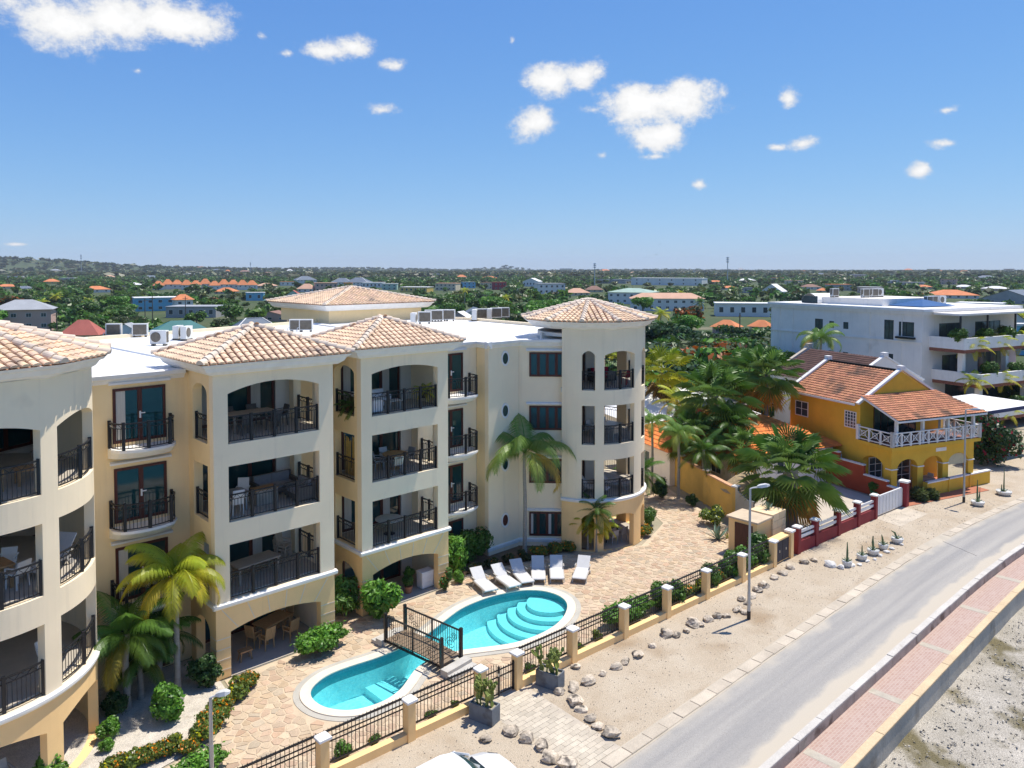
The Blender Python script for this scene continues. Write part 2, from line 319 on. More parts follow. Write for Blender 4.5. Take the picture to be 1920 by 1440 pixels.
e1=N.new('ShaderNodeMath'); e1.operation='MULTIPLY_ADD'; L(n1.outputs['Fac'],e1.inputs[0]); e1.inputs[1].default_value=.7; L(sx.outputs['Y'],e1.inputs[2])
r1=N.new('ShaderNodeMapRange'); r1.inputs['From Min'].default_value=10.25; r1.inputs['From Max'].default_value=9.85; r1.inputs['To Max'].default_value=.7; L(e1.outputs[0],r1.inputs[0])
mm=N.new('ShaderNodeMix'); mm.data_type='RGBA'; L(r1.outputs[0],mm.inputs['Factor']); L(br.outputs[0],mm.inputs['A']); mm.inputs['B'].default_value=(.50,.43,.34,1); L(mm.outputs['Result'],b.inputs['Base Color'])
prom=strip('promenade',9.4,11.15,.02,.02,pm,True)
bandm=mat('pale_paver_band',(.46,.41,.33),.9,.12,3.,.2,20,fine=.1)
for k in range(8):
    c=18.15+5.15*k; seg('paver_band',c-.19,c+.19,9.68,11.0,.0,.024,bandm,prom,0,.002)
w1m=mat('weathered_kerb_wall',(.50,.43,.35),.9,.2,1.3,.4,10,orand=.06,patch=((.22,.17,.13),1.4,.56,.12),fine=.1); w1t=mat('bleached_coping',(.56,.52,.46),.9,.1,1.2,.3,12,patch=((.46,.42,.37),2.,.6,.12),fine=.08)
rw=tag(thing('low_roadside_wall','low weathered stone wall with bleached top between road and pink promenade','wall',(20,11.15,0)))
u=12.
while u<74:
    l=random.uniform(1.5,2.6); jz=random.uniform(-.015,.015)
    p=seg('wall_block',u,u+l,11.05,11.23,0,.40+jz,w1m,rw,.03,.0); seg('coping_stone',u+.0,u+l,11.02,11.27,.40+jz,.46+jz,w1t,p,.02,.012); u+=l
sw=tag(thing('sea_wall','taller plastered sea wall with sandy yellow top at the beach edge','wall',(20,9.4,-1)))
w2m=mat('sea_wall_plaster',(.46,.42,.35),.9,.15,.8,.3,9,stretch=(1,1,.35),patch=((.26,.22,.17),.7,.58,.14),fine=.1); w2t=mat('sandy_coping',(.62,.47,.29),.9,.1,1.,.25,12,fine=.08)
u=12.2
while u<74:
    l=random.uniform(2.6,3.6); p=seg('wall_block',u,u+l,9.33,9.55,-1.6,.40,w2m,sw,.015,0); seg('coping_stone',u,u+l,9.30,9.58,.40,.46,w2t,p,.015,.015); u+=l
# beach with coral rubble and seaweed
bm=mat('coral_rubble',(.46,.415,.345),.95,.1,.6,.9,16,col2=(.33,.295,.235),patch=((.15,.125,.065),.42,.53,.09),fine=.4)
V=[];F=[];nu,nv=90,24
for i in range(nu):
    for k in range(nv):
        x=8+i*.8; q=k/(nv-1)*14; V.append((x,9.4+roff(x)-q,-.45-.07*q+.05*math.sin(x*1.7+q*2.1)*math.sin(q*1.3)+random.uniform(-.03,.03)))
for i in range(nu-1):
    for k in range(nv-1): F.append((i*nv+k,i*nv+k+1,(i+1)*nv+k+1,(i+1)*nv+k))
structure(mkobj('beach',npmesh('beach',V,F,bm,smooth=True)))
V=[];F=[];cc=[]
for i in range(7000):
    x=random.uniform(20,48); q=random.uniform(.1,9); y=9.3+roff(x)-q; s=random.uniform(.02,.07)*(1.8 if random.random()<.05 else 1); z=-.45-.07*q
    b0=len(V); P=[Vector((random.gauss(0,1),random.gauss(0,1),random.gauss(0,.6))).normalized()*s for _ in range(4)]
    V+=[(x+p.x,y+p.y,z+.02+p.z) for p in P]; F+=[(b0,b0+1,b0+2),(b0,b0+2,b0+3),(b0,b0+3,b0+1),(b0+1,b0+3,b0+2)]; g=random.uniform(.45,1.05); cc+=[(g*.6,g*.55,g*.47)]*4
me=npmesh('beach_pebbles',V,F,stone_m,cc); tag(mkobj('beach_pebbles',me),'loose grey coral pebbles scattered over the beach below the sea wall','pebbles',kind='stuff')
sea=mat('sea_water',(.02,.16,.2),.08,.2,.2,.4,1.5,spec=.5); MB().sheet([(-5000,-1.5),(-80,-1.5),(80,-1.5),(160,-22),(5000,-2200),(5000,-5000),(-5000,-5000)],-1.3).build('sea',sea,kind='structure')

# ------------------------------------------------------------------ pool
PO=[(17.59,25.45),(16.4,25.46),(15.3,25.62),(14.4,25.66),(13.71,25.43),(13.28,25.08),(13.07,24.57),(13.08,23.98),(13.26,23.5),(13.61,23.05),(14.1,22.77),(14.9,22.64),(15.71,22.82),(16.42,23.24),(17.09,23.66),(17.95,23.84),(19.1,23.62),(20.15,23.06),(21.3,22.5),(22.5,22.33),(23.55,22.42),(24.5,22.74),(25.3,23.25),(25.78,23.8),(25.98,24.5),(25.84,25.25),(25.5,25.72),(25.0,26.12),(24.0,26.48),(22.9,26.64),(21.6,26.56),(20.3,26.12),(18.9,25.62)]
def smooth_loop(P,k=4):
    out=[];n=len(P)
    for i in range(n):
        a,b,c,d=(Vector((*P[(i+j)%n],0)) for j in (-1,0,1,2))
        for q in range(k):
            t=q/k; out.append(.5*((2*b)+(c-a)*t+(2*a-5*b+4*c-d)*t*t+(3*b-a-3*c+d)*t**3))
    return [(p.x,p.y) for p in out]
PL=smooth_loop(PO)
PL=[((PL[i-1][0]+PL[i][0]*2+PL[(i+1)%len(PL)][0])/4,(PL[i-1][1]+PL[i][1]*2+PL[(i+1)%len(PL)][1])/4) for i in range(len(PL))]
area=sum(PL[i-1][0]*PL[i][1]-PL[i][0]*PL[i-1][1] for i in range(len(PL)))
if area<0: PL=PL[::-1]
def offset(P,d):
    out=[];n=len(P)
    for i in range(n):
        a=Vector(P[i-1]); c=Vector(P[(i+1)%n]); t=(c-a).normalized(); out.append((P[i][0]+t.y*d,P[i][1]-t.x*d))
    return out
def ring(P,d0,z0,d1,z1):
    A=offset(P,d0);B=offset(P,d1);n=len(P); return [(*p,z0) for p in A]+[(*p,z1) for p in B],[(i,n+i,n+(i+1)%n,(i+1)%n) for i in range(n)]
pool=thing('swimming_pool','turquoise swimming pool shaped like a figure eight with rounded steps','pool',(19,24.5,-1.3))
pc=mat('pool_mosaic_caustics',(.84,.95,.94),.6,.08,7.,.1,30,col2=(.50,.82,.85),fine=.2); pband=mat('pool_band_tiles',(.05,.30,.36),.4,.2,14.)  # basin mosaic grain, with sunlit caustic sparkle painted into its mottled colour
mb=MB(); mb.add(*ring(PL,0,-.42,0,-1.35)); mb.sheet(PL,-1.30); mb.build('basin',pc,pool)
MB().add(*ring(PL,0,.02,0,-.42)).build('waterline_tiles',pband,pool)
copm=mat('cream_coping',(.76,.66,.53),.85,.06,1.3,.15,20,patch=((.6,.52,.42),1.2,.62,.2),fine=.05)
mb=MB()
for a in ((-.03,.0,-.03,.045),(-.03,.045,.36,.05),(.36,.05,.37,.0)): mb.add(*ring(PL,*a))
mb.build('coping',copm,pool)
mb=MB()
for a in ((.37,.0,.38,.022),(.38,.022,.60,.022),(.60,.022,.61,-.01)): mb.add(*ring(PL,*a))
mb.build('gutter',mat('grey_gutter',(.47,.44,.38),.9,.1,1.5,.2,20,fine=.08),pool)
stepm=mat('pool_step_tiles',(.62,.84,.84),.6,.05,6.,fine=.08)
for i,r in enumerate((3.15,2.65,2.15,1.68,1.2)):
    c=(25.72,24.75); n=72; poly=[(c[0]+r*math.cos(2*math.pi*k/n),c[1]+r*.92*math.sin(2*math.pi*k/n)) for k in range(n)]
    MB().prism(poly,-1.33+i*.003,-1.1+.2*i).build('step',stepm,pool)
MB().box(15.9,17.2,23.0,26.,-1.32,-1.02).build('ledge',stepm,pool)
MB().lathe([(.13,0),(.13,.03),(.1,.06)],16,(21.2,26.62,-.62)).build('pool_light',white_trim,pool)
wm=bpy.data.materials.new('pool_water'); wm.use_nodes=True; t=wm.node_tree; N=t.nodes; L=t.links.new; N.remove(N['Principled BSDF'])
tr=N.new('ShaderNodeBsdfTransparent'); tr.inputs[0].default_value=(.46,.87,.91,1); gl=N.new('ShaderNodeBsdfGlossy'); gl.inputs['Roughness'].default_value=.03
fr=N.new('ShaderNodeFresnel'); fr.inputs['IOR'].default_value=1.33; ge=N.new('ShaderNodeNewGeometry'); nz=N.new('ShaderNodeTexNoise'); nz.inputs['Scale'].default_value=7; nz.inputs['Detail'].default_value=3; L(ge.outputs[0],nz.inputs['Vector'])
bp=N.new('ShaderNodeBump'); bp.inputs['Strength'].default_value=.6; bp.inputs['Distance'].default_value=.05; L(nz.outputs['Fac'],bp.inputs['Height']); L(bp.outputs[0],gl.inputs['Normal']); L(bp.outputs[0],fr.inputs['Normal'])
ms=N.new('ShaderNodeMixShader'); L(fr.outputs[0],ms.inputs[0]); L(tr.outputs[0],ms.inputs[1]); L(gl.outputs[0],ms.inputs[2]); L(ms.outputs[0],N['Material Output'].inputs[0])
MB().sheet(offset(PL,.002),-.13).build('water',wm,pool)

# ------------------------------------------------------------------ patio: mortar bed and flagstones
def inside(p,P):
    x,y=p; c=False; n=len(P); j=n-1
    for i in range(n):
        if (P[i][1]>y)!=(P[j][1]>y) and x<(P[j][0]-P[i][0])*(y-P[i][1])/(P[j][1]-P[i][1])+P[i][0]: c=not c
        j=i
    return c
PATIO=[(4,20.75),(36.5,19.6),(40.3,23.6),(43.5,29.5),(47,35.5),(44,36),(38.2,27.2),(36.6,26.6),(34.2,25.8),(31.8,27.2),(30.0,28.2),(27.6,28.6),(24.6,29.4),(23.1,29.2),(22.86,28.9),(17.9,28.9),(17.2,29.8),(16.2,29.8),(16.06,28.0),(11.3,28.0),(11.1,26.4),(9.5,24.6),(7.0,24.1),(4.2,23.4)]
P6=offset(PL,.605)
patio=MB().sheet(PATIO,.003,[P6]).build('patio',mortar,kind='structure')
PAL=[((.58,.41,.25),4),((.56,.37,.25),3),((.63,.48,.32),5),((.48,.39,.28),2),((.52,.31,.19),1.2),((.61,.45,.31),4)]
PAL=[(tuple(a*.62+b*.38 for a,b in zip(c_,(.57,.455,.33))),w_) for c_,w_ in PAL]; pw=[w for _,w in PAL]; g=.33; pts={}
for i in range(int(44/g)):
    for k in range(int(17/g)):
        pts[(i,k)]=(4+(i+.5)*g+random.uniform(-.15,.15),19.4+(k+.5)*g+random.uniform(-.15,.15))
def clip(poly,a,b):
    mx_,my_=(a[0]+b[0])/2,(a[1]+b[1])/2; nx,ny=b[0]-a[0],b[1]-a[1]; out=[]; n=len(poly)
    for i in range(n):
        p,q=poly[i],poly[(i+1)%n]; dp=(p[0]-mx_)*nx+(p[1]-my_)*ny; dq=(q[0]-mx_)*nx+(q[1]-my_)*ny
        if dp<=0: out.append(p)
        if dp*dq<0: t_=dp/(dp-dq); out.append((p[0]+(q[0]-p[0])*t_,p[1]+(q[1]-p[1])*t_))
    return out
PX=[p for p in PATIO]; stones=[]
for (i,k),p in pts.items():
    if not inside(p,PATIO) or inside(p,offset(PL,.7)): continue
    if not all(inside((p[0]+dx,p[1]+dy),PATIO) and not inside((p[0]+dx,p[1]+dy),P6) for dx,dy in ((.2,0),(-.2,0),(0,.2),(0,-.2))): continue
    poly=[(p[0]-.5,p[1]-.5),(p[0]+.5,p[1]-.5),(p[0]+.5,p[1]+.5),(p[0]-.5,p[1]+.5)]
    for di in (-2,-1,0,1,2):
        for dk in (-2,-1,0,1,2):
            if (di or dk) and (i+di,k+dk) in pts: poly=clip(poly,p,pts[(i+di,k+dk)])
    if len(poly)<3: continue
    gap=.022; q=[]
    for v in poly:
        d=math.hypot(v[0]-p[0],v[1]-p[1]); f=max(.3,(d-gap*1.5)/d); q.append((p[0]+(v[0]-p[0])*f,p[1]+(v[1]-p[1])*f))
    px=to_px((*p,0)); 
    stones.append((px[2] if -50<px[0]<1970 and px[1]<1460 else 1e3,q,p))
stones.sort(key=lambda s:s[0]); JV=[];JF=[];JC=[]
def jcol(i):
    c=random.choices([c for c,_ in PAL],pw)[0]; k=random.uniform(.78,1.03); return tuple(min(.9,x*k) for x in c)
for i,(d,q,p) in enumerate(stones):
    z=.018+random.uniform(-.004,.006); mb=MB(); n=len(q)
    qi=[(p[0]+(v[0]-p[0])*.94,p[1]+(v[1]-p[1])*.94) for v in q]
    vs=[(*v,.0) for v in q]+[(*v,z-.004) for v in q]+[(*v,z) for v in qi]
    fs=[(a,(a+1)%n,n+(a+1)%n,n+a) for a in range(n)]+[(n+a,n+(a+1)%n,2*n+(a+1)%n,2*n+a) for a in range(n)]+[tuple(range(2*n,3*n))]
    if i<300:
        mb.add(vs,fs); me=mb.mesh('flagstone',stone_m); setcol(me,jcol(i)); mkobj('flagstone',me,patio)
    else:
        b0=len(JV); JV+=vs; JF+=[tuple(x+b0 for x in f) for f in fs]; JC+=[jcol(i)]*len(vs)
me=bpy.data.meshes.new('flagstones'); me.from_pydata(JV,[],JF); me.materials.append(stone_m); setcol(me,np.array(JC,dtype=np.float32)); tag(mkobj('flagstones',me,patio),kind='stuff')
gravel=mat('garden_gravel',(.58,.52,.44),.95,.15,2.,.8,30,fine=.35,patch=((.36,.30,.22),1.2,.6,.2))
MB().sheet([(2,23.6),(7,24.2),(9.45,24.7),(11.0,26.5),(11.2,28.4),(11.0,30.5),(6.9,30.6),(2,30)],.006).build('gravel_bed',gravel,kind='structure')
MB().sheet([(22.95,29.4),(24.6,29.4),(27.6,28.6),(30.0,28.2),(31.6,27.4),(31.4,28.3),(29.1,30.6),(26.8,30.5),(26.8,31.4),(22.95,31.4)],.006).build('planting_bed',mat('bed_soil',(.19,.13,.08),.95,.2,3,.6,20,fine=.3),kind='structure')
MB().sheet([(11.2,20.75),(36.3,19.63),(36.4,20.5),(26,21.25),(19.2,21.35),(11.2,21.5)],.0045).build('planting_strip',mortar,kind='structure')
# paved way from the gate to the kerb
pth=MB().sheet([(17.35,20.0),(19.35,20.0),(19.1,15.2),(16.75,15.2)],.008).build('gate_path',mat('path_joint',(.50,.43,.34),.95,.1,3.),kind='structure')
pv=mat('path_paver',(.52,.45,.35),.9,.08,3.,.2,20,orand=.12,patch=((.62,.54,.42),.8,.5,.2),fine=.08)
pme=MB().box(-.195,.195,-.095,.095,0,.014).mesh('paver',pv)
for r in range(24):
    v=15.32+r*.2; a=(v-15.2)/4.8; l,rr=16.8+.6*a,19.1+.22*a; x=l+.2+(.2 if r%2 else 0)
    while x<rr-.15:
        o=mkobj('paver',pme,pth,True); o.location=(x,v,.008+random.uniform(-.003,.002)); x+=.4

# ------------------------------------------------------------------ apartment building
B=thing('apartment_building','four storey cream apartment building with clay tiled roofs and black balcony railings beside the pool','apartment building',(18,33,0))
def plane(o,d,n): return lambda s,dd,z:(o[0]+d[0]*s+n[0]*dd,o[1]+d[1]*s+n[1]*dd,z)
def cyl(c,r): return lambda s,dd,z:(c[0]+(r-dd)*math.sin(R(s)),c[1]-(r-dd)*math.cos(R(s)),z)
FR=lambda v:plane((0,v),(1,0),(0,1))           # wall facing the sea at depth v
SL=lambda u:plane((u,0),(0,1),(1,0))           # wall facing left at u
SR=lambda u:plane((u,0),(0,1),(-1,0))          # wall facing right at u
def wallmb(f,s0,s1,z0,z1,ops=(),t=.35,step=None,mb=None):
    mb=mb or MB(); S_=set([s0,s1])
    for a,b,_,_,rise in ops:
        S_|={a,b}
        if rise:
            for k in range(1,14): S_.add(a+(b-a)*(1-math.cos(math.pi*k/14))/2)
    if step:
        n=max(1,int(abs(s1-s0)/step)); S_|={s0+(s1-s0)*k/n for k in range(n+1)}
    S_=sorted(x for x in S_ if s0-1e-6<=x<=s1+1e-6); S_=[x for i,x in enumerate(S_) if i==0 or x-S_[i-1]>1e-4]
    def top(o,s):
        a,b,_,z,rise=o
        if not rise: return z
        q=abs((s-(a+b)/2)/((b-a)/2)); return z+rise*math.sqrt(max(0,1-min(1,q)**2)) if rise>(.3 if b-a<3 else 9) else z+rise*(1-min(1,q)**2)
    def quad(p): mb.add(p,[(0,1,2,3)])
    for x,y in zip(S_[:-1],S_[1:]):
        m_=(x+y)/2; oo=sorted([o for o in ops if o[0]<m_<o[1]],key=lambda o:o[2]); lo=[z0,z0]
        iv=[]
        for o in oo:
            if o[2]>min(lo)+1e-5: iv.append((lo[0],lo[1],o[2],o[2]))
            lo=[top(o,x),top(o,y)]
        if z1>max(lo)+1e-5: iv.append((lo[0],lo[1],z1,z1))
        for a0,a1,b0,b1 in iv:
            quad([f(x,0,a0),f(y,0,a1),f(y,0,b1),f(x,0,b0)]); quad([f(y,t,a1),f(x,t,a0),f(x,t,b0),f(y,t,b1)])
            quad([f(x,0,b0),f(y,0,b1),f(y,t,b1),f(x,t,b0)]); quad([f(x,t,a0),f(y,t,a1),f(y,0,a1),f(x,0,a0)])
    for o in ops:
        for s in (o[0],o[1]):
            if s0+1e-4<s<s1-1e-4 or True: quad([f(s,0,o[2]),f(s,t,o[2]),f(s,t,top(o,s)),f(s,0,top(o,s))])
    for s in (s0,s1): quad([f(s,0,z0),f(s,t,z0),f(s,t,z1),f(s,0,z1)])
    return mb
def wall(name,m,f,s0,s1,z0,z1,ops=(),t=.35,step=None,parent=B): return wallmb(f,s0,s1,z0,z1,ops,t,step).build(name,m,parent)
def sweep(f,ss,prof,mb=None):
    mb=mb or MB(); n=len(prof); vs=[f(s,d,z) for s in ss for d,z in prof]; fs=[(i*n+k,i*n+(k+1)%n,(i+1)*n+(k+1)%n,(i+1)*n+k) for i in range(len(ss)-1) for k in range(n)]
    fs+=[tuple(range(n)),tuple(range(len(vs)-1,len(vs)-n-1,-1))]; return mb.add(vs,fs)
CORN=[(.05,2.72),(-.06,2.74),(-.12,2.82),(-.12,2.90),(.0,2.94),(.05,2.94)]
FL=(0,3,6,9)
def rail(pts,z,parent=B,posts=None,h=1.0,name='railing'):
    "iron railing along a plan polyline: rails with a fretted band, posts, thin balusters"
    P=[Vector((*p,0)) for p in pts]; mb=MB(); lo=MB(); L_=[0]
    for a,b in zip(P[:-1],P[1:]): L_.append(L_[-1]+(b-a).length)
    tot=L_[-1]
    def pt(s):
        for i in range(len(P)-1):
            if s<=L_[i+1]+1e-6: q=(s-L_[i])/max(1e-6,L_[i+1]-L_[i]); return P[i].lerp(P[i+1],q)
        return P[-1]
    for a,b in zip(P[:-1],P[1:]):
        for zz,w,hh in ((h,.06,.045),(h-.17,.035,.025)): mb.bar((a.x,a.y,z+zz),(b.x,b.y,z+zz),w,hh)
        lo.bar((a.x,a.y,z+.07),(b.x,b.y,z+.07),.04,.03)
    n=max(2,int(tot/.16)); step=tot/n
    for i in range(n):                                    # fret between the two upper rails
        a,b=pt(i*step),pt((i+1)*step); zz=(h-.165,h-.01) if i%2 else (h-.01,h-.165)
        mb.bar((a.x,a.y,z+zz[0]),(b.x,b.y,z+zz[1]),.014)
    ro=mb.build(name,iron,parent); lo.build('bottom_rail',iron,ro)
    np_=posts or max(2,int(round(tot/1.05))+1)
    for i in range(np_):
        p=pt(tot*i/(np_-1)); MB().box(p.x-.05,p.x+.05,p.y-.05,p.y+.05,z,z+h+.06).build('post',iron,ro)
    mb=MB(); n=max(2,int(tot/.125))
    for i in range(1,n):
        p=pt(tot*i/n); mb.add([(p.x+a,p.y+b,zz) for zz in (z+.07,z+h-.17) for a,b in ((-.009,-.009),(.009,-.009),(.009,.009),(-.009,.009))],[(0,1,5,4),(1,2,6,5),(2,3,7,6),(3,0,4,7)])
    mb.build('balusters',iron,ro,kind='stuff'); return ro
def door(f,s0,s1,z0,z1,parent=B,leaves=2,curt=False,d=-.03,name='door',arch=False):
    "glazed wooden door or window on a wall map: frame bars, one pane a leaf, handle"
    mb=MB(); w=.10; n=leaves
    def fb(a,b,c,e,dd=d,th=.09):
        p=[f(s,q,z) for z in (c,e) for s,q in ((a,dd),(b,dd),(b,dd+th),(a,dd+th))]; mb.add(p,[(3,2,1,0),(4,5,6,7),(0,1,5,4),(1,2,6,5),(2,3,7,6),(3,0,4,7)])
    fb(s0,s1,z0,z0+.11); fb(s0,s1,z1-.1,z1)
    xs=[s0+(s1-s0)*i/n for i in range(n+1)]
    for i,x in enumerate(xs):
        a,b=(x,x+w) if i==0 else (x-w,x) if i==n else (x-w*.8,x+w*.8); fb(a,b,z0+.11,z1-.1,d+.004,.082)
    o=mb.build(name,wood_dark,parent)
    for i in range(n):
        a,b=xs[i]+w*.7,xs[i+1]-w*.7; q=d+.035
        MB().add([f(a,q,z0+.1),f(b,q,z0+.1),f(b,q,z1-.09),f(a,q,z1-.09)],[(0,1,2,3)]).build('pane',glass,o)
        if curt and i%2==0:
            c_=a+(b-a)*.45; MB().add([f(a,q-.006,z0+.12),f(c_,q-.006,z0+.12),f(c_,q-.006,z1-.1),f(a,q-.006,z1-.1)],[(0,1,2,3)]).build('curtain',curtain,o)
    if name=='door':
        x=xs[1] if n>1 else s0+.06; mb=MB()
        def hb(a,b,c,e):
            p=[f(s,q,z) for z in (c,e) for s,q in ((a,d-.03),(b,d-.03),(b,d),(a,d))]; mb.add(p,[(3,2,1,0),(4,5,6,7),(0,1,5,4),(1,2,6,5),(2,3,7,6),(3,0,4,7)])
        hb(x-.03,x+.03,z0+.88,z0+1.14); hb(x+.02,x+.18,z0+1.04,z0+1.08); mb.build('handle',white_trim,o)
    return o
def lintel(f,s0,s1,z,parent=B,d=.14): sweep(f,[s0,s1],[(0.01,z),(-d,z+.03),(-d,z+.10),(-.03,z+.15),(.01,z+.15)]).build('lintel',white_trim,parent)

# --- tiled roofs
def tilearc(L=.42,w=.25,h=.085,n=6):
    vs=[];fs=[]
    for j,(y,k,zl) in enumerate(((0,1.,.035),(L,.86,0.))):
        for i in range(n+1): a=math.pi*i/n; vs.append((-math.cos(a)*w/2*k,y,zl+math.sin(a)*h*k))
    for i in range(n): fs.append((i,i+1,n+2+i,n+1+i))
    fs.append(tuple(range(n,-1,-1))); return vs,fs
TV,TF=tilearc(); tme=bpy.data.meshes.new('tile'); tme.from_pydata(TV,[],TF); tme.materials.append(tile_m)
RV,RF=tilearc(.44,.30,.17,8); rme=bpy.data.meshes.new('ridge_tile'); rme.from_pydata(RV,[],RF); rme.materials.append(ridge_m)
TILES=[0]
def tile_face(A,Bq,P,roof,single,J):
    A,Bq,P=Vector(A),Vector(Bq),Vector(P); e=(Bq-A).normalized(); n=e.cross(P-A).normalized(); s=n.cross(e); Hs=(P-A).dot(s); xp=(P-A).dot(e); W_=(Bq-A).length
    M=Matrix((e,s,n)).transposed().to_4x4(); rows=int(Hs/.335)+1; nc=max(1,round(W_/.295)); st=W_/nc
    for r in range(rows):
        d=-.05+r*.335; m_=max(0,min(1,(d+.12)/Hs)); x0=xp*m_; x1=W_+(xp-W_)*m_
        for c in range(nc):
            x=(c+.5)*st
            if not (x0-.06<x<x1+.06): continue
            T=Matrix.Translation(A+e*(x+random.uniform(-.008,.008))+s*d+n*.02)@M
            if single and TILES[0]<300:
                o=mkobj('tile',tme,roof,True); o.matrix_basis=world(roof).inverted()@T; TILES[0]+=1
            else:
                b0=len(J[0]); J[0]+=[tuple(T@Vector(v)) for v in TV]; J[1]+=[tuple(i+b0 for i in f) for f in TF]; k=random.uniform(.84,1.14); J[2]+=[(k,k*random.uniform(.97,1.02),k*random.uniform(.94,1.03))]*len(TV)
def hip(a,b,roof):
    a,b=Vector(a),Vector(b); d=(b-a); L_=d.length; d.normalize(); n=max(1,int(L_/.36)); x=d.cross(Vector((0,0,1))).normalized(); zz=x.cross(d); M=Matrix((x,d,zz)).transposed().to_4x4()
    for i in range(n):
        o=mkobj('ridge_tile',rme,roof,True); o.matrix_basis=world(roof).inverted()@Matrix.Translation(a+d*(i*L_/n-.06)+zz*.03)@M
def hiproof(poly,ze,apex,single=(),drop=.42,soff=.5,over=None,fascia=True):
    "poly: eave corners counter-clockwise; apex point"
    n=len(poly); mb=MB(); mb.add([(*p,ze) for p in poly]+[apex],[(i,(i+1)%n,n) for i in range(n)]+[tuple(range(n-1,-1,-1))]); ro=mb.build('roof',pan_m,B); J=[[],[],[]]
    for i in range(n): tile_face((*poly[i],ze),(*poly[(i+1)%n],ze),apex,ro,i in single,J)
    if J[0]:
        me=bpy.data.meshes.new('tiles'); me.from_pydata(J[0],[],J[1]); me.materials.append(tile_j); setcol(me,np.array(J[2],dtype=np.float32)); tag(mkobj('tiles',me,ro),kind='stuff')
    for p in poly: hip((*p,ze),apex,ro)
    if fascia:
        c=Vector(apex).xy; k=lambda p,d:tuple((Vector(p)-c)*(1-d/(Vector(p)-c).length)+c)
        rings=[[(*k(p,.03),ze-.012) for p in poly],[(*k(p,.10),ze-.10) for p in poly],[(*k(p,.22),ze-.14) for p in poly],[(*k(p,.34),ze-.30) for p in poly],[(*k(p,.60),ze-.44) for p in poly],[(*k(p,1.0),ze-.45) for p in poly]]
        V=[p for r in rings for p in r]; F=[(j*n+i,(j+1)*n+i,(j+1)*n+(i+1)%n,j*n+(i+1)%n) for j in range(5) for i in range(n)]
        MB().add(V,F).build('fascia',white_trim,ro)
    return ro
def rect(a,b,c,d): return [(a,c),(b,c),(b,d),(a,d)]

# --- bay with arched balconies (front at v, between u0 and u1)
def bay(u0,u1,v,vb,ol,orr,side_l,side_r,apex_rise,gr,right_solid=False,single=()):
    f=FR(v); zt=11.66
    ops=[(ol,orr,2.95,5.10,0),(ol,orr,5.95,8.10,0),(ol,orr,8.95,10.87,apex_rise)]
    wall('wall',cream,f,u0,u1,2.78,zt,ops); wall('wall',ochre,f,u0,u1,0,2.78,[(ol,orr,0,1.75,gr)])
    a,b=side_l; so=[(a,b,2.95,5.10,0),(a,b,5.95,8.10,0),(a,b,8.95,10.84,.36)]
    wall('side_wall',pale_yel,SL(u0),v+.352,vb+.6,2.78,zt,so); wall('side_wall',ochre,SL(u0),v+.352,vb+.6,0,2.78,[(a,b,.0,1.6,.5)])
    a,b=side_r; so=[] if right_solid else [(a,b,2.95,5.10,0),(a,b,5.95,8.10,0),(a,b,8.95,10.84,.36)]
    if right_solid: so=[(a,b,2.95,5.1,0),(a,b,5.95,8.1,0)]
    wall('side_wall',cream,SR(u1),v+.352,vb+.6,0,zt,so)
    sweep(f,[u0-.10,u1+.10],CORN).build('cornice',white_trim,B); sweep(SL(u0),[v-.02,vb+.3],CORN).build('cornice',white_trim,B); sweep(SR(u1),[v-.02,vb+.3],CORN).build('cornice',white_trim,B)
    wall('back_wall',inner,FR(vb),u0+.352,u1-.352,0,zt,[(u0+.5,u1-1.0,z+.02,z+2.45,0) for z in FL],t=.25)
    for z in FL:
        door(FR(vb+.05),u0+.55,u1-1.05,z+.03,z+2.44,leaves=3,curt=(z in (9,3)))
        if z: MB().box(u0+.352,u1-.352,v+.352,vb-.002,z-.28,z-.03).build('slab',inner,B); MB().box(u0+.35,u1-.35,v+.35,vb-.003,z-.03,z).build('floor',floor_tile,B)
        else: MB().box(u0+.1,u1-.1,v+.0,vb-.003,-.1,.03).build('floor',floor_tile,B)
    MB().box(u0+.352,u1-.352,v+.352,vb+.25,11.3,11.5).build('ceiling',inner,B)
    for z in FL[1:]:
        rail([(ol+.02,v+.12),(orr-.02,v+.12)],z-.04,posts=5); rail([(u0+.12,side_l[0]+.02),(u0+.12,side_l[1]-.02)],z-.04,posts=2)
        if not (right_solid and z==9): rail([(u1-.12,side_r[0]+.02),(u1-.12,side_r[1]-.02)],z-.04,posts=3)
# ground storey joint lines: proud bands on the piers and voussoirs over the arch
def joints(u0,u1,v,ol,orr):
    jm=white_trim; mb=MB()
    for z in (.35,.75,1.15,1.55): 
        mb.box(u0-.006,ol+.002,v-.006,v+.02,z,z+.035); mb.box(orr-.002,u1+.006,v-.006,v+.02,z,z+.035); mb.box(u0-.006,u0+.02,v-.006,v+.5,z,z+.035)
    c=(ol+orr)/2; hw=(orr-ol)/2
    for k in (-.85,-.5,-.17,.17,.5,.85):
        x=c+k*hw; zb=1.78+.28*(1-k*k); a=R(90)-k*.75; mb.bar((x,v-.004,zb),(x+math.cos(a)*(2.7-zb)/math.sin(a),v-.004,2.7),.035,.02,up=(0,1,0))
    mb.build('joint_band',mat('joint_band',(.78,.66,.50),.85,.05,2.),B)
bay(11.04,16.06,28.09,31.3,11.6,15.41,(28.67,30.08),(29.2,30.9),.34,.27); joints(11.04,16.06,28.09,11.6,15.41)
bay(17.96,22.86,28.98,31.55,18.52,22.23,(29.55,31.3),(29.75,31.0),.25,.3,True); joints(17.96,22.86,28.98,18.52,22.23)
hiproof(rect(10.42,16.68,27.55,32.55),12.08,(13.55,30.05,13.2),single=(0,3))
hiproof(rect(17.34,23.46,28.44,33.44),12.08,(20.4,30.94,13.2),single=(0,))
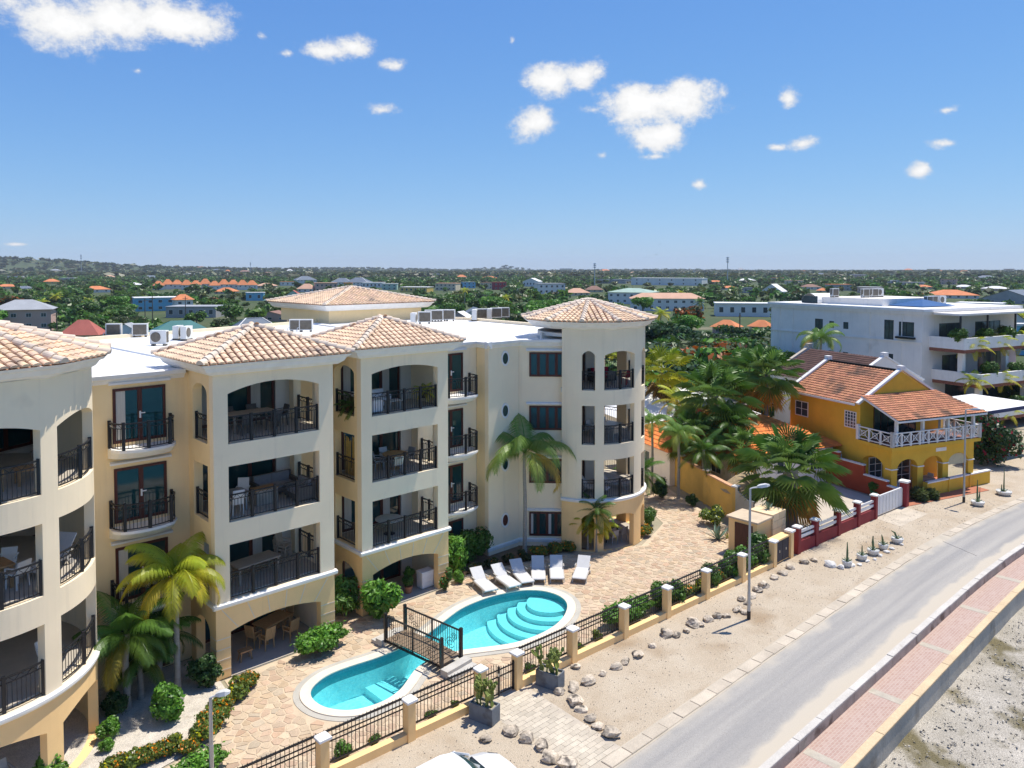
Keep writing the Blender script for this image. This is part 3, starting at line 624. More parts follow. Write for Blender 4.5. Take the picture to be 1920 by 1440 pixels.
# main block behind the bays
RECV=30.6
wall('wall',pale_yel,FR(RECV),6.3,11.2,0,11.5,[],t=.3)
wall('wall',pale_yel,FR(32.3),15.8,18.2,0,11.5,[],t=.3)
wall('wall',cream,FR(31.5),22.6,26.83,0,11.5,[],t=.3)
wall('wall',pale_yel,SL(26.835),30.79,31.49,0,11.5,[],t=.3)
ww=plane((29.07,30.6),(.6954,-.7186),(.7186,.6954))
wall('wall',cream,FR(30.5),26.83,29.07,0,11.5,[],t=.3); wall('wall',cream,ww,0,3.55,0,11.5,[],t=.3)
for z in (.59,3.59,6.59,9.59): 
    door(ww,.67,2.68,z,z+1.36,leaves=4,name='window',d=-.05,curt=z<1); lintel(ww,.5,2.86,z+1.42)
for z in (1.72,4.85,7.8,10.69):
    mb=MB(); n=24
    for rx,rz,d in ((.29,.42,-.05),):
        vs=[];
        for q in range(n): a=2*math.pi*q/n; vs+=[(28.03+.20*math.cos(a),30.5-.05,z+.31*math.sin(a)),(28.03+rx*math.cos(a),30.45,z+rz*math.sin(a)),(28.03+rx*math.cos(a),30.5,z+rz*math.sin(a)),(28.03+.20*math.cos(a),30.5,z+.31*math.sin(a))]
        mb.add(vs,[(4*q+k,4*((q+1)%n)+k,4*((q+1)%n)+(k+1)%4,4*q+(k+1)%4) for q in range(n) for k in range(3)])
    wo_=mb.build('oval_window',white_trim,B); MB().add([(28.03+.205*math.cos(2*math.pi*q/n),30.48,z+.315*math.sin(2*math.pi*q/n)) for q in range(n)],[tuple(range(n))]).build('pane',wood_dark if z<2 else glass,wo_)
sweep(ww,[-.2,3.3],[(.02,.22),(-.05,.24),(-.07,.40),(-.03,.46),(.02,.46)]).build('plinth_band',white_trim,B); sweep(FR(30.5),[26.75,29.1],[(.02,.22),(-.05,.24),(-.07,.40),(-.03,.46),(.02,.46)]).build('plinth_band',white_trim,B)
# parapet cornices and the white flat roof
PCO=[(.05,11.3),(-.03,11.32),(-.10,11.45),(-.22,11.52),(-.24,11.66),(.05,11.70)]
for f,a,b in ((FR(RECV),6.2,10.9),(FR(31.5),23.2,26.9),(FR(30.5),26.6,29.17),(ww,-.1,3.6)): sweep(f,[a,b],PCO).build('parapet_cornice',white_trim,B)
sweep(SL(26.83),[30.25,31.5],PCO).build('parapet_cornice',white_trim,B)
FLAT=[(1,30.75),(11,30.75),(11.2,30.0),(15.9,30.0),(18.1,30.0),(22.8,30.0),(23,31.6),(26.95,31.6),(26.95,30.65),(29.1,30.7),(31.5,28.3),(34,29),(37,31),(38,46),(34,53),(20,49),(8,46),(-2,42)]
MB().sheet(FLAT,11.6).build('flat_roof',roof_white,B)
mb=MB()
for a,b in zip(FLAT[12:],FLAT[13:]+FLAT[:1]): mb.bar((*a,5.85),(*b,5.85),.3,11.9)
mb.build('rear_wall',cream,B)
for a,b in (((12,32.7),(11.3,45)),((26,33),(27,50))): MB().bar((*a,11.63),(*b,11.63),.5,.10).build('roof_kerb',roof_white,B)
# recess doors with curved balconies
def curved_balcony(c,hw,v,z,dep,a0=-1.,a1=1.):
    "shallow bowed slab with a moulded edge and railing"
    q=[c+hw*(a0+(a1-a0)*i/12) for i in range(13)]; off=lambda x:dep*(.45+.55*math.sqrt(max(0,1-((x-c)/hw)**2)))
    mb=MB(); prof=[(0,z-.02),(0,z-.12),(.10,z-.2),(.34,z-.38),(.6,z-.40)]
    rings=[[(x,v-max(.02,off(x)-d),zz) for x in q] for d,zz in prof]; n=len(q); V=[p for r in rings for p in r]; F=[(j*n+i,j*n+i+1,(j+1)*n+i+1,(j+1)*n+i) for j in range(len(prof)-1) for i in range(n-1)]
    mb.add(V,F); mb.add([(x,v-off(x),z-.02) for x in q]+[(x,v,z-.02) for x in q],[(i,i+1,n+i+1,n+i) for i in range(n-1)])
    for i in (0,n-1): mb.add([rings[j][i] for j in range(5)]+[(q[i],v,z-.40),(q[i],v,z-.02)],[tuple(range(7))])
    mb.build('balcony',white_trim,B)
    P=[(q[0]+.06,v-.05)]+[(x+(.06 if i==0 else -.06 if i==n-1 else 0),v-off(x)+.08) for i,x in enumerate(q)]+[(q[-1]-.06,v-.05)]
    rail(P,z-.02,posts=5,h=.98)
for z in FL:
    f=FR(RECV)
    door(f,8.3,10.18,z+.06,z+2.12,curt=z in(9,3),d=-.05); lintel(f,8.15,10.35,z+2.25)
    f=FR(31.5); door(f,24.2,25.85,z+.06,z+2.1,curt=False,d=-.05); lintel(f,24.05,26.05,z+2.22)
    if z: curved_balcony(9.25,1.15,RECV,z-.05,1.05); curved_balcony(25.1,1.25,31.5,z-.05,1.25)
MB().tube([(7.35,30.45,.1),(7.35,30.45,11.3)],.05,8).build('drainpipe',white_trim,B)
# round towers
def tower(c,r,arcs,s0,s1,zt,ze,apexz,over,rails,nside=12,rot=0.):
    f=cyl(c,r); ops=[]; gops=[]
    for a,b,rise in arcs:
        ops+=[(a,b,2.95,5.10,0),(a,b,5.95,8.10,0),(a,b,8.95,10.86,rise)]; gops.append((a,b,0.02,1.8,min(.32,rise)))
    wall('wall',cream,f,s0,s1,2.78,zt,ops,t=.3,step=4); wall('wall',ochre,f,s0,s1,0,2.78,gops,t=.3,step=4)
    sweep(f,[s0+(s1-s0)*i/60 for i in range(61)],CORN).build('cornice',white_trim,B)
    n=48; disc=[(c[0]+(r-.302)*math.sin(2*math.pi*k/n),c[1]-(r-.302)*math.cos(2*math.pi*k/n)) for k in range(n)][::-1]
    for z in FL:
        if z: MB().prism(disc[::-1],z-.28,z-.03).build('slab',inner,B)
        MB().prism(disc[::-1],z-.028,z+.002).build('floor',floor_tile,B)
    MB().prism(disc[::-1],zt-.5,zt-.3).build('ceiling',inner,B)
    for a,b in rails:
        for z in FL[1:]: rail([f(a+(b-a)*i/10,.1,0)[:2] for i in range(11)],z-.04,posts=max(2,int((b-a)*R(1)*r/.95)+1))
    rr=r+over; poly=[(c[0]+rr*math.cos(2*math.pi*k/nside+rot),c[1]+rr*math.sin(2*math.pi*k/nside+rot)) for k in range(nside)]
    hiproof(poly,ze,(c[0],c[1],apexz))
    return f
C1=(3.25,28.95); f1=tower(C1,3.85,[(-24,26.5,.3),(35,72,.3)],-60,125,12.4,12.8,14.15,.62,[(-24,26.5),(35,72)])
for z in FL:        # set-back glazed wall inside the left tower
    pm_=plane((.2,29.4),(.87,.5),(-.5,.87)); wall('back_wall',inner,pm_,0,7.2,z,z+2.97,[(.3,6.9,z+.02,z+2.6,0)],t=.2); door(plane((.2,29.45),(.87,.5),(-.5,.87)),.35,6.85,z+.03,z+2.58,leaves=6,curt=z in (3,9))
C2=(33.7,29.4); f2=tower(C2,3.3,[(-55,-42.3,.26),(-33.5,2.6,.22),(17,32,.24),(46,80,.22),(95,125,.22)],-75,150,12.32,12.72,13.75,.62,[(-55,-42.3),(-33.5,2.6),(17,32),(46,80),(95,125)],rot=R(6))
for z in FL:
    pm_=plane((30.6,30.2),(.985,-.17),(.17,.985)); wall('back_wall',inner,pm_,0,4.1,z,z+2.97,[(.2,3.2,z+.02,z+2.4,0)],t=.2); door(plane((30.61,30.25),(.985,-.17),(.17,.985)),.25,3.15,z+.03,z+2.38,leaves=4,curt=z==6)
# raised stair block at the back
kc=G(617,607,11.6); k0=(kc[0],kc[1])
MB().box(k0[0],k0[0]+8.3,k0[1],k0[1]+7.6,11.55,12.7).build('stair_block',pale_yel,B)
hiproof(rect(k0[0]-.8,k0[0]+9.1,k0[1]-.8,k0[1]+8.4),12.98,(k0[0]+4.15,k0[1]+3.8,14.1))

# ------------------------------------------------------------------ perimeter fence with gate
FU=[8.25,11.19,14.3,17.27,19.01,21.91,24.99,27.88,30.82,33.84,36.75]
fv=lambda u:20.37-(u-11.19)*.0445
fence=thing('garden_fence','long garden fence of ochre posts and black pickets beside the sandy verge','fence',(20,20,0))
def post(u,v,parent,h=1.32,w=.30,m=ochre,cm=white_trim):
    p=MB().box(u-w/2,u+w/2,v-w/2,v+w/2,0,h).build('post',m,parent); q=w/2+.06; mb=MB(); mb.box(u-q,u+q,v-q,v+q,h,h+.07); mb.add([(u-q,v-q,h+.07),(u+q,v-q,h+.07),(u+q,v+q,h+.07),(u-q,v+q,h+.07),(u-w*.4,v-w*.4,h+.12),(u+w*.4,v-w*.4,h+.12),(u+w*.4,v+w*.4,h+.12),(u-w*.4,v+w*.4,h+.12)],[(0,1,5,4),(1,2,6,5),(2,3,7,6),(3,0,4,7),(4,5,6,7)]); mb.build('post_cap',cm,p); return p
pick=MB(); pick.box(-.009,.009,-.009,.009,0,1.02); pick.add([(-.014,-.014,1.02),(.014,-.014,1.02),(.014,.014,1.02),(-.014,.014,1.02),(0,0,1.10)],[(0,1,4),(1,2,4),(2,3,4),(3,0,4)]); pick=pick.mesh('picket',iron)
for i,u in enumerate(FU): post(u,fv(u),fence)
for a,b in zip(FU[:-1],FU[1:]):
    if a==17.27: continue
    va,vb=fv(a)+.17,fv(b)+.17
    MB().bar((a+.15,fv(a)+.02,.14),(b-.15,fv(b)+.02,.14),.24,.28).build('base_wall',ochre,fence)
    for z,w,h in ((.36,.05,.05),(1.02,.035,.03),(1.17,.035,.03),(1.38,.06,.05)): MB().bar((a,va,z),(b,vb,z),w,h).build('rail',iron,fence)
    n=int((b-a)/.135)
    for k in range(1,n):
        u=a+(b-a)*k/n; o=mkobj('picket',pick,fence,True); o.matrix_basis=world(fence).inverted()@Matrix.Translation((u,fv(u)+.17,.38))
gate=thing('garden_gate','black iron double gate between two ochre posts at the head of the paved path','gate',(18.14,20.1,0))
ga,gb=17.45,18.83
for z in (.12,.75,1.0): MB().bar((ga,fv(ga)+.02,z),(gb,fv(gb)+.02,z),.04,.035).build('rail',iron,gate)
for u in (ga,18.14,gb): MB().box(u-.035,u+.035,fv(u)-.02,fv(u)+.05,.06,1.12).build('stile',iron,gate)
for k in range(1,12):
    u=ga+(gb-ga)*k/12; o=mkobj('picket',pick,gate,True); o.matrix_basis=world(gate).inverted()@Matrix.Translation((u,fv(u)+.02,.12))@Matrix.Scale(.98+.1*math.sin(k*math.pi/6),4,(0,0,1))
MB().box(18.06,18.12,fv(18.1)-.05,fv(18.1)-.02,.8,.9).build('lock',steel,gate)
# ------------------------------------------------------------------ bridge
br_=thing('pool_footbridge','small plank footbridge with scrolled black iron railings crossing the narrow waist of the pool','bridge',(17.95,24.4,0))
plank=mat('bridge_plank',(.25,.18,.12),.7,.2,3.,stretch=(8,1,1))
pk=MB().box(-.55,.55,-.10,.10,0,.04).mesh('plank',plank)
ang=math.atan2(.40,3.27)
def bp_(a,b,z): return (17.92+a*math.cos(ang)*1-(-b)*math.sin(ang)*1, 24.42+b*math.cos(ang)-a*math.sin(ang)*-1, z) if False else (17.92+a+b*-.12, 24.42+b+a*.12, z)
for k in range(14):
    b=-1.5+k*.231; o=mkobj('plank',pk,br_,True); z=.30+.06*(1-(b/1.6)**2); o.matrix_basis=world(br_).inverted()@Matrix.Translation(bp_(0,b,z))@Matrix.Rotation(.12,4,'Z')
for sgn in (-1,1):
    x=sgn*.53; mb=MB()
    r_=mb.bar(bp_(x,-1.63,1.30),bp_(x,1.63,1.30),.06,.05).build('railing',iron,br_); MB().bar(bp_(x,-1.63,.24),bp_(x,1.63,.24),.09,.05).build('bottom_rail',iron,r_)
    for b in (-1.63,0,1.63): w=.055 if b else .03; p=bp_(x,b,0); MB().box(p[0]-w,p[0]+w,p[1]-w,p[1]+w,.2 if b else .27,1.42 if b else 1.3).build('post',iron,r_)
    for k in range(1,26):
        b=-1.63+k*3.26/26
        if abs(b)<.05: continue
        p=bp_(x,b,0); MB().box(p[0]-.008,p[0]+.008,p[1]-.008,p[1]+.008,.26,1.29).build('baluster',iron,r_)
    for sc,dr in ((-1.05,1),(1.05,-1)):
        for r0,dz in ((.26,.62),(.15,.95)):
            pts=[]
            for k in range(26):
                t_=k/25; a=t_*3.6*math.pi; r=r0*(1-.8*t_); pts.append(bp_(x,sc+dr*(r*math.cos(a)+(.62-dz)*.6),dz+r*math.sin(a)))
            MB().tube(pts,.012,4).build('scroll',iron,r_)
conc=mat('grey_step_concrete',(.50,.47,.42),.9,.12,2.,.3,18,fine=.08)
for b,s_ in ((1.95,1),(-1.95,-1)):
    for k in range(2): 
        p=bp_(0,b+s_*.28*(k-.2),0); mb=MB().box(-.68,.68,-.19,.19,0,.26-.13*k); mb.xf(Matrix.Translation((p[0],p[1],.02))@Matrix.Rotation(.12,4,'Z')); mb.build('step',conc,br_)
# ------------------------------------------------------------------ sun loungers
lm=mat('white_sling',(.60,.59,.58),.8,.04,5.); lf=mat('lounger_frame',(.48,.45,.41),.5,.05,3.)
def lounger(loc,rz,label,group,raised=.62,z=0):
    t=thing('sun_lounger',label,'sun lounger',(*loc,z),rz,group); mb=MB(); W_=.64
    # local: foot end at -y
    prof=[(-1.0,.30),(-.93,.335),(.22,.335),(.30,.345),(.30+.72*math.cos(raised),.345+.72*math.sin(raised))]
    th=.045; pr=prof+[(y+ (th*.6 if i==4 else 0),z_-th) for i,(y,z_) in reversed(list(enumerate(prof)))]
    n=len(pr); mb.add([(x,y,z_) for x in (-W_/2,W_/2) for y,z_ in pr],[tuple(range(n-1,-1,-1)),tuple(range(n,2*n))]+[(i,(i+1)%n,n+(i+1)%n,n+i) for i in range(n)]); mb.build('sling',lm,t,True)
    for x in (-W_/2-.02,W_/2+.02): 
        mb=MB(); mb.bar((x,-1.0,.28),(x,.42,.28),.045,.075); mb.build('side_rail',lf,t,True)
        for y,dy in ((-.72,-.14),(.26,.16)):
            mb=MB(); mb.bar((x,y,.26),(x,y+dy,0),.05,.06,up=(0,1,0)); mb.build('leg',lf,t,True)
    for x in (-W_/2-.05,W_/2+.05): MB().bar((x,.12,.47),(x,.52,.45),.05,.035).build('armrest',lf,t,True); 
    MB().bar((-.3,.56,.32),(-.3,.40,.27),.03).build('prop',lf,t,True); MB().lathe([(.09,-.02),(.09,.02)],12).xf(Matrix.Translation((W_/2+.05,.42,.09))@Matrix.Rotation(math.pi/2,4,'Y')).build('wheel',lf,t,True)
    return t
lx=[((-1.,35.6),(-1.85,37.3)),((.15,36.05),(-.85,37.75)),((.78,36.5),(.12,38.4)),((1.32,36.85),(1.33,38.85)),((2.24,36.85),(2.29,39.0)),((3.29,36.85),(3.8,38.95))]
for i,(f_,h_) in enumerate(lx):
    X=(f_[0]+h_[0])/2; Y=(f_[1]+h_[1])/2; dx,dy=h_[0]-f_[0],h_[1]-f_[1]; L_=math.hypot(dx,dy); p=(X*sT+Y*cT,-X*cT+Y*sT); d=(dx*sT+dy*cT,-dx*cT+dy*sT)
    rz=math.atan2(-d[0],d[1])
    lounger(p,rz,'white sun lounger in the row between the pool and the flowering hedge','poolside sun loungers')
# ------------------------------------------------------------------ street lamps
lampm=mat('galvanised_steel',(.45,.47,.49),.45,.06,2.,metal=.6); lamph=mat('lamp_head_grey',(.60,.60,.58),.5,.04,2.)
def street_lamp(loc,h,label,dirv,arm=1.,headl=.55):
    t=thing('street_lamp',label,'street lamp',loc); d=Vector((*dirv,0)).normalized()
    MB().lathe([(.075,.35),(.07,1.2),(.062,1.22),(.05,h-.1)],10).build('pole',lampm,t,True); MB().lathe([(.085,-.05),(.085,.36),(.078,.38)],10).build('base_sleeve',iron,t,True)
    a=Vector((0,0,h-.1)); MB().tube([a-Vector((0,0,.1)),a+Vector((0,0,.02)),a+d*.12+Vector((0,0,.06)),a+d*arm*.5+Vector((0,0,.10))],.035,8).build('arm',lamph,t,True)
    mb=MB(); mb.add([(x,y,z) for y,w,z0,z1 in ((0,.06,-.02,.05),(.12,.12,-.03,.09),(headl*.7,.13,-.02,.10),(headl,.06,0,.05)) for x,z in ((-w,z0),(w,z0),(w*.7,z1),(-w*.7,z1))],[(0,1,2,3),(15,14,13,12)]+[(4*j+k,4*j+(k+1)%4,4*j+4+(k+1)%4,4*j+4+k) for j in range(3) for k in range(4)])
    rz=math.atan2(-d.x,d.y); mb.xf(Matrix.Translation(a+d*arm*.32+Vector((0,0,.09)))@Matrix.Rotation(rz,4,'Z')@Matrix.Rotation(.12,4,'X')); mb.build('lamp_head',lamph,t,True); return t
street_lamp((30.39,17.02,0),5.95,'grey street lamp with dark base sleeve on the sandy verge beside the row of rocks',(.75,-.66))
street_lamp((*G(1807,942),0),6.3,'tall street lamp in front of the yellow house by the street',(0,-1),1.0)
street_lamp((*G(397,1470),0),2.75,'shorter garden lamp rising from the clipped bush inside the fence',(.8,-.6),.5,.42)
# ------------------------------------------------------------------ rocks on the verge
rockm=mat('coral_rock',(.55,.46,.35),.95,.25,3.,.9,9,orand=.25,patch=((.13,.11,.09),3.2,.52,.12),fine=.2)
def rockmesh(seed):
    r=random.Random(seed); n,m=8,5; vs=[(0,0,-.3)]; 
    for j in range(1,m):
        for k in range(n): a=2*math.pi*(k+.3*(j%2))/n; p=math.pi*j/m; q=r.uniform(.68,1.2); vs.append((math.sin(p)*math.cos(a)*q,math.sin(p)*math.sin(a)*q,-math.cos(p)*.72*r.uniform(.8,1.2)))
    vs.append((r.uniform(-.2,.2),r.uniform(-.2,.2),.72)); fs=[(0,1+(k+1)%n,1+k) for k in range(n)]
    for j in range(m-2): fs+=[(1+j*n+k,1+j*n+(k+1)%n,1+(j+1)*n+(k+1)%n,1+(j+1)*n+k) for k in range(n)]
    l=len(vs)-1; fs+=[(l-n+k,l-n+(k+1)%n,l) for k in range(n)]
    me=bpy.data.meshes.new('rock'); me.from_pydata(vs,[],fs); me.materials.append(rockm); return me
RK=[rockmesh(i) for i in range(7)]
def rock(loc,s,label,group,m=None,name='rock'):
    o=mkobj(name,random.choice(RK)); o.location=(loc[0],loc[1],s*.28); o.scale=(s*random.uniform(.8,1.25),s*random.uniform(.75,1.05),s*random.uniform(.65,.95)); o.rotation_euler=(random.uniform(-.3,.3),random.uniform(-.3,.3),random.uniform(0,6.28)); tag(o,label,'rock',group)
    if m: o.material_slots[0].link='OBJECT'; o.material_slots[0].material=m
for x,y,s in ((1048,1300,.23),(1078,1318,.34),(1090,1333,.22),(1108,1350,.27),(1122,1365,.24),(1146,1378,.36)): rock(G(x,y),s,'pitted coral rock in the short row along the paved gate path','rocks lining the gate path')
for x,y,s in ((1075,1292,.26),(1103,1280,.28),(1130,1266,.19),(1156,1253,.24),(1172,1243,.22),(1080,1252,.2),(1195,1229,.26),(1223,1213,.2),(1250,1192,.33),(1268,1193,.24),(1287,1184,.2),(1300,1172,.36),(1312,1172,.22),(1328,1164,.26),(1345,1158,.25),(1362,1157,.22),(1382,1146,.24),(1395,1150,.2),(1390,1125,.26),(1402,1133,.2),(1410,1120,.24),(1420,1108,.25),(1432,1100,.3),(1451,1085,.24),(1467,1077,.24),(1482,1066,.25),(1508,1056,.26),(1526,1052,.2)): rock(G(x,y),s,*(('pitted coral rock of the verge row close to the right planter','verge rocks by the planter') if x<1180 else ('pitted coral rock in the verge row below the fence hedge','verge rocks below the hedge') if x<1320 else ('pitted coral rock in the cluster around the street lamp base','verge rocks at the lamp') if x<1415 else ('pitted coral rock in the verge row before the meter cabinet','verge rocks by the cabinet')))
for x,y,s in ((912,1388,.25),(958,1375,.3),(988,1388,.29),(1017,1401,.27),(1032,1425,.28),(1064,1440,.4)): rock(G(x,y),s,'pitted coral rock beside the parked white car','rocks by the car')
pale=mat('bleached_rock',(.70,.67,.62),.9,.12,4.,.5,12,orand=.12)
for x,y,s in ((1558,1062,.3),(1577,1066,.24),(1598,1062,.18),(1612,1060,.15),(1626,1053,.15),(1650,1043,.15),(1662,1036,.15),(1672,1030,.14),(1690,1022,.15),(1640,1050,.13)): rock(G(x,y),s,'small bleached stone edging the row of cactus pots','bleached edging stones',pale)
V=[];F=[];cc=[]                              # loose coral chips on the verge
for i in range(5000):
    x=random.uniform(12,58); y=random.uniform(15.3,20.2)+roff(x); s=random.uniform(.012,.035)
    if x>38: s*=1.3
    b0=len(V); P=[Vector((random.gauss(0,1),random.gauss(0,1),random.gauss(0,.7))).normalized()*s for _ in range(4)]; V+=[(x+p.x,y+p.y,.012+p.z) for p in P]; F+=[(b0,b0+1,b0+2),(b0,b0+2,b0+3),(b0,b0+3,b0+1),(b0+1,b0+3,b0+2)]; g_=random.uniform(.35,1); cc+=[(g_*.68,g_*.62,g_*.52)]*4
tag(mkobj('coral_chips',npmesh('coral_chips',V,F,stone_m,cc)),'loose coral chips strewn over the sandy verge','gravel',kind='stuff')
# ------------------------------------------------------------------ air conditioners on the flat roof
acm=mat('ac_casing',(.74,.73,.69),.6,.05,2.); acd=mat('ac_grille',(.16,.14,.11),.6,.2,5.)
acp=thing('air_conditioner','boxy cream air conditioner standing on the white flat roof','air conditioner',(0,0,0))
MB().box(-.42,.42,-.16,.16,.10,.80).build('casing',acm,acp,True); MB().lathe([(.26,0),(.26,.02),(.22,.035),(.05,.03)],18).xf(Matrix.Translation((-.12,-.16,.46))@Matrix.Rotation(math.pi/2,4,'X')).build('fan_grille',acd,acp,True)
for x in (-.3,.3): MB().box(x-.04,x+.04,-.2,.2,0,.10).build('foot',acd,acp,True)
mb=MB()
for k in range(5): mb.box(.421,.43,-.13,.13,.2+k*.11,.27+k*.11)
for k in range(3): MB().box(.420,.432,-.12+k*.09,-.05+k*.09,.18,.74).build('side_louvre',acd,acp,True)
MB().box(-.36,.36,.160,.168,.16,.74).build('coil',acd,acp,True)
MB().tube([(.40,.1,.3),(.52,.12,.25),(.56,.15,.05)],.025,6).build('pipe',acm,acp,True)
ACS=[(214,632,2.6),(263,632,2.7),(299,648,-.75),(334,637,.9),(350,638,.8),(556,622,2.4),(574,622,2.5),(776,610,.8),(796,607,2.6),(808,603,2.6),(819,603,2.6),(830,602,2.6),(842,602,2.4),(890,602,.8),(902,600,2.6),(918,600,.8),(930,598,2.5),(944,597,2.6)]
for i,(x,y,rz) in enumerate(ACS):
    p=G(x,y,11.6); lab=('boxy cream air conditioner near the left round tower on the white roof','air conditioners behind the left tower') if i<5 else ('boxy cream air conditioner in front of the raised stair block on the roof','air conditioners by the stair block') if i<7 else ('boxy cream air conditioner in the cluster in the middle of the flat roof','air conditioners in the roof cluster')
    if i==0: a=acp; a.location=(*p,11.6); a.rotation_euler=(0,0,rz); a['label'],a['group']=lab
    else: a=copy_tree(acp,None,(*p,11.6),rz,*lab)
    s_=1.0 if i<7 else 1.12; a.scale=(s_,)*3
# ------------------------------------------------------------------ furniture
def chair(loc,rz,m,label,group=None,h=.85,name='chair'):
    t=thing(name,label,'chair',loc,rz,group); MB().box(-.22,.22,-.22,.22,.42,.47).build('seat',m,t,True)
    mb=MB(); mb.add([(x,y,z) for y,z in ((.19,.47),(.24,.47),(.33,h),(.28,h)) for x in (-.22,.22)],[(0,1,3,2),(2,3,5,4),(4,5,7,6),(6,7,1,0),(0,2,4,6),(1,7,5,3)]); mb.build('backrest',m,t,True)
    for x in (-.19,.19):
        for y in (-.19,.19): MB().bar((x,y,.43),(x*1.1,y*1.12,0),.035).build('leg',m,t,True)
    for x in (-.25,.25): MB().bar((x,-.18,.64),(x,.26,.66),.04,.03).build('armrest',m,t,True); MB().bar((x,-.17,.44),(x,-.17,.64),.03).build('arm_support',m,t,True)
    return t
def table(loc,rz,w,d,m,label,group=None,h=.74,round_=False,name='table'):
    t=thing(name,label,'table',loc,rz,group)
    if round_: MB().lathe([(w/2-.02,h-.05),(w/2,h-.03),(w/2,h-.01),(w/2-.02,h)],28).build('tabletop',m,t,True); MB().lathe([(.28,0),(.26,.03),(.06,.08),(.05,h-.06),(.2,h-.05)],12).build('pedestal',iron if name=='stone_table' else m,t,True)
    else:
        MB().box(-w/2,w/2,-d/2,d/2,h-.05,h).build('tabletop',m,t,True)
        for x in (-1,1):
            for y in (-1,1): MB().box(x*(w/2-.09)-.04,x*(w/2-.09)+.04,y*(d/2-.09)-.04,y*(d/2-.09)+.04,0,h-.05).build('leg',m,t,True)
    return t
def sofa(loc,rz,w,m,label,frame=None,name='sofa'):
    t=thing(name,label,'sofa',loc,rz); f_=frame or m; MB().box(-w/2,w/2,-.4,.4,.08,.30).build('base',f_,t,True); MB().box(-w/2,w/2,.28,.42,.30,.80).build('backrest',f_,t,True)
    for s_ in (-1,1): MB().box(s_*w/2-(.0 if s_<0 else .14),s_*w/2+(.14 if s_<0 else 0),-.4,.277,.302,.60).build('armrest',f_,t,True)
    n=max(1,int(w/.7))
    for k in range(n):
        a=-w/2+.15+(w-.3)*k/n; b=a+(w-.3)/n-.02; MB().box(a,b,-.38,.27,.302,.44).build('seat_cushion',m,t,True); MB().box(a,b,.15,.278,.44,.82).build('back_cushion',m,t,True)
    return t
teak=mat('teak',(.42,.24,.11),.6,.15,4.,stretch=(1,8,1)); wicker=mat('grey_wicker',(.12,.11,.10),.8,.2,20.,.4,60); grey_fab=mat('grey_fabric',(.30,.29,.29),.9,.06,8.); dark_fab=mat('dark_fabric',(.05,.055,.06),.9,.1,8.)
white_p=mat('white_paint',(.78,.77,.74),.5,.04,3.); old_wood=mat('weathered_wood',(.40,.34,.27),.8,.15,3.,stretch=(1,9,1)); red_fab=mat('red_fabric',(.42,.02,.05),.9,.1,6.); stone_t=mat('stone_top',(.50,.47,.41),.7,.1,5.); alu=mat('aluminium_grey',(.42,.43,.44),.4,.05,3,metal=.5); white_fab=mat('white_cushion',(.76,.75,.73),.9,.04,6.); oak=mat('oak_wood',(.50,.31,.14),.6,.15,4.,stretch=(8,1,1))
# second bay from the left tower, top to bottom
table((13.3,29.9,9),.0,1.9,1.0,old_wood,'dark rectangular dining table on top balcony of the bay beside the tall garden palm')
for i,(x,y,rz) in enumerate(((12.7,29.1,math.pi),(13.9,29.1,math.pi),(12.8,30.7,0),(13.8,30.7,0),(14.6,29.9,-1.57))): chair((x,y,9),rz,wicker,'grey wicker armchair around the dark table on a top floor balcony','wicker armchairs on the top balcony')
table((12.35,29.4,6),0,.9,.8,alu,'small grey table with white chairs on a second floor balcony')
for x,y,rz in ((12.2,28.8,3.0),(12.9,29.9,-.6)): chair((x,y,6),rz,white_p,'white slatted chair at the small grey balcony table','white balcony chairs',1.0)
t=thing('wooden_chest','plain wooden chest between balcony table and grey sofa','chest',(13.6,29.35,6)); MB().box(-.45,.45,-.25,.25,.02,.62).build('body',old_wood,t,True); MB().box(-.48,.48,-.28,.28,.62,.66).build('lid',teak,t,True)
sofa((14.5,30.4,6),0,1.9,grey_fab,'grey wicker sofa against the back wall of a second floor balcony',wicker); sofa((15.0,29.0,6),math.pi/2-3.14,1.2,grey_fab,'short grey wicker sofa at the corner of a second floor balcony',wicker)
t=table((13.2,29.5,3),.12,1.9,.9,old_wood,'long weathered table with pale top on a first floor balcony')
for k in range(3): chair((14.75,30.2-.1*k,3+.17*k),.5,old_wood,'weathered wooden chair in the stack beside the long pale table','stacked wooden balcony chairs',1.0)
table((14.2,30.0,.03),.3,1.5,.85,oak,'honey coloured wooden dining table on the ground floor terrace')
for x,y,rz in ((13.55,29.2,3.3),(13.25,29.75,2.0),(14.6,29.2,3.4),(14.9,30.3,-1.3)): chair((x,y,.03),rz,oak,'honey coloured wooden chair at the ground floor terrace table','oak terrace chairs',.95)
t=thing('wooden_stool','low dark wooden stool at the terrace opening','stool',(12.5,28.9,.03)); MB().box(-.25,.25,-.16,.16,.36,.42).build('seat',teak,t,True); [MB().bar((x,y,.37),(x*1.25,y*1.25,0),.04).build('leg',teak,t,True) for x in(-.18,.18) for y in (-.1,.1)]
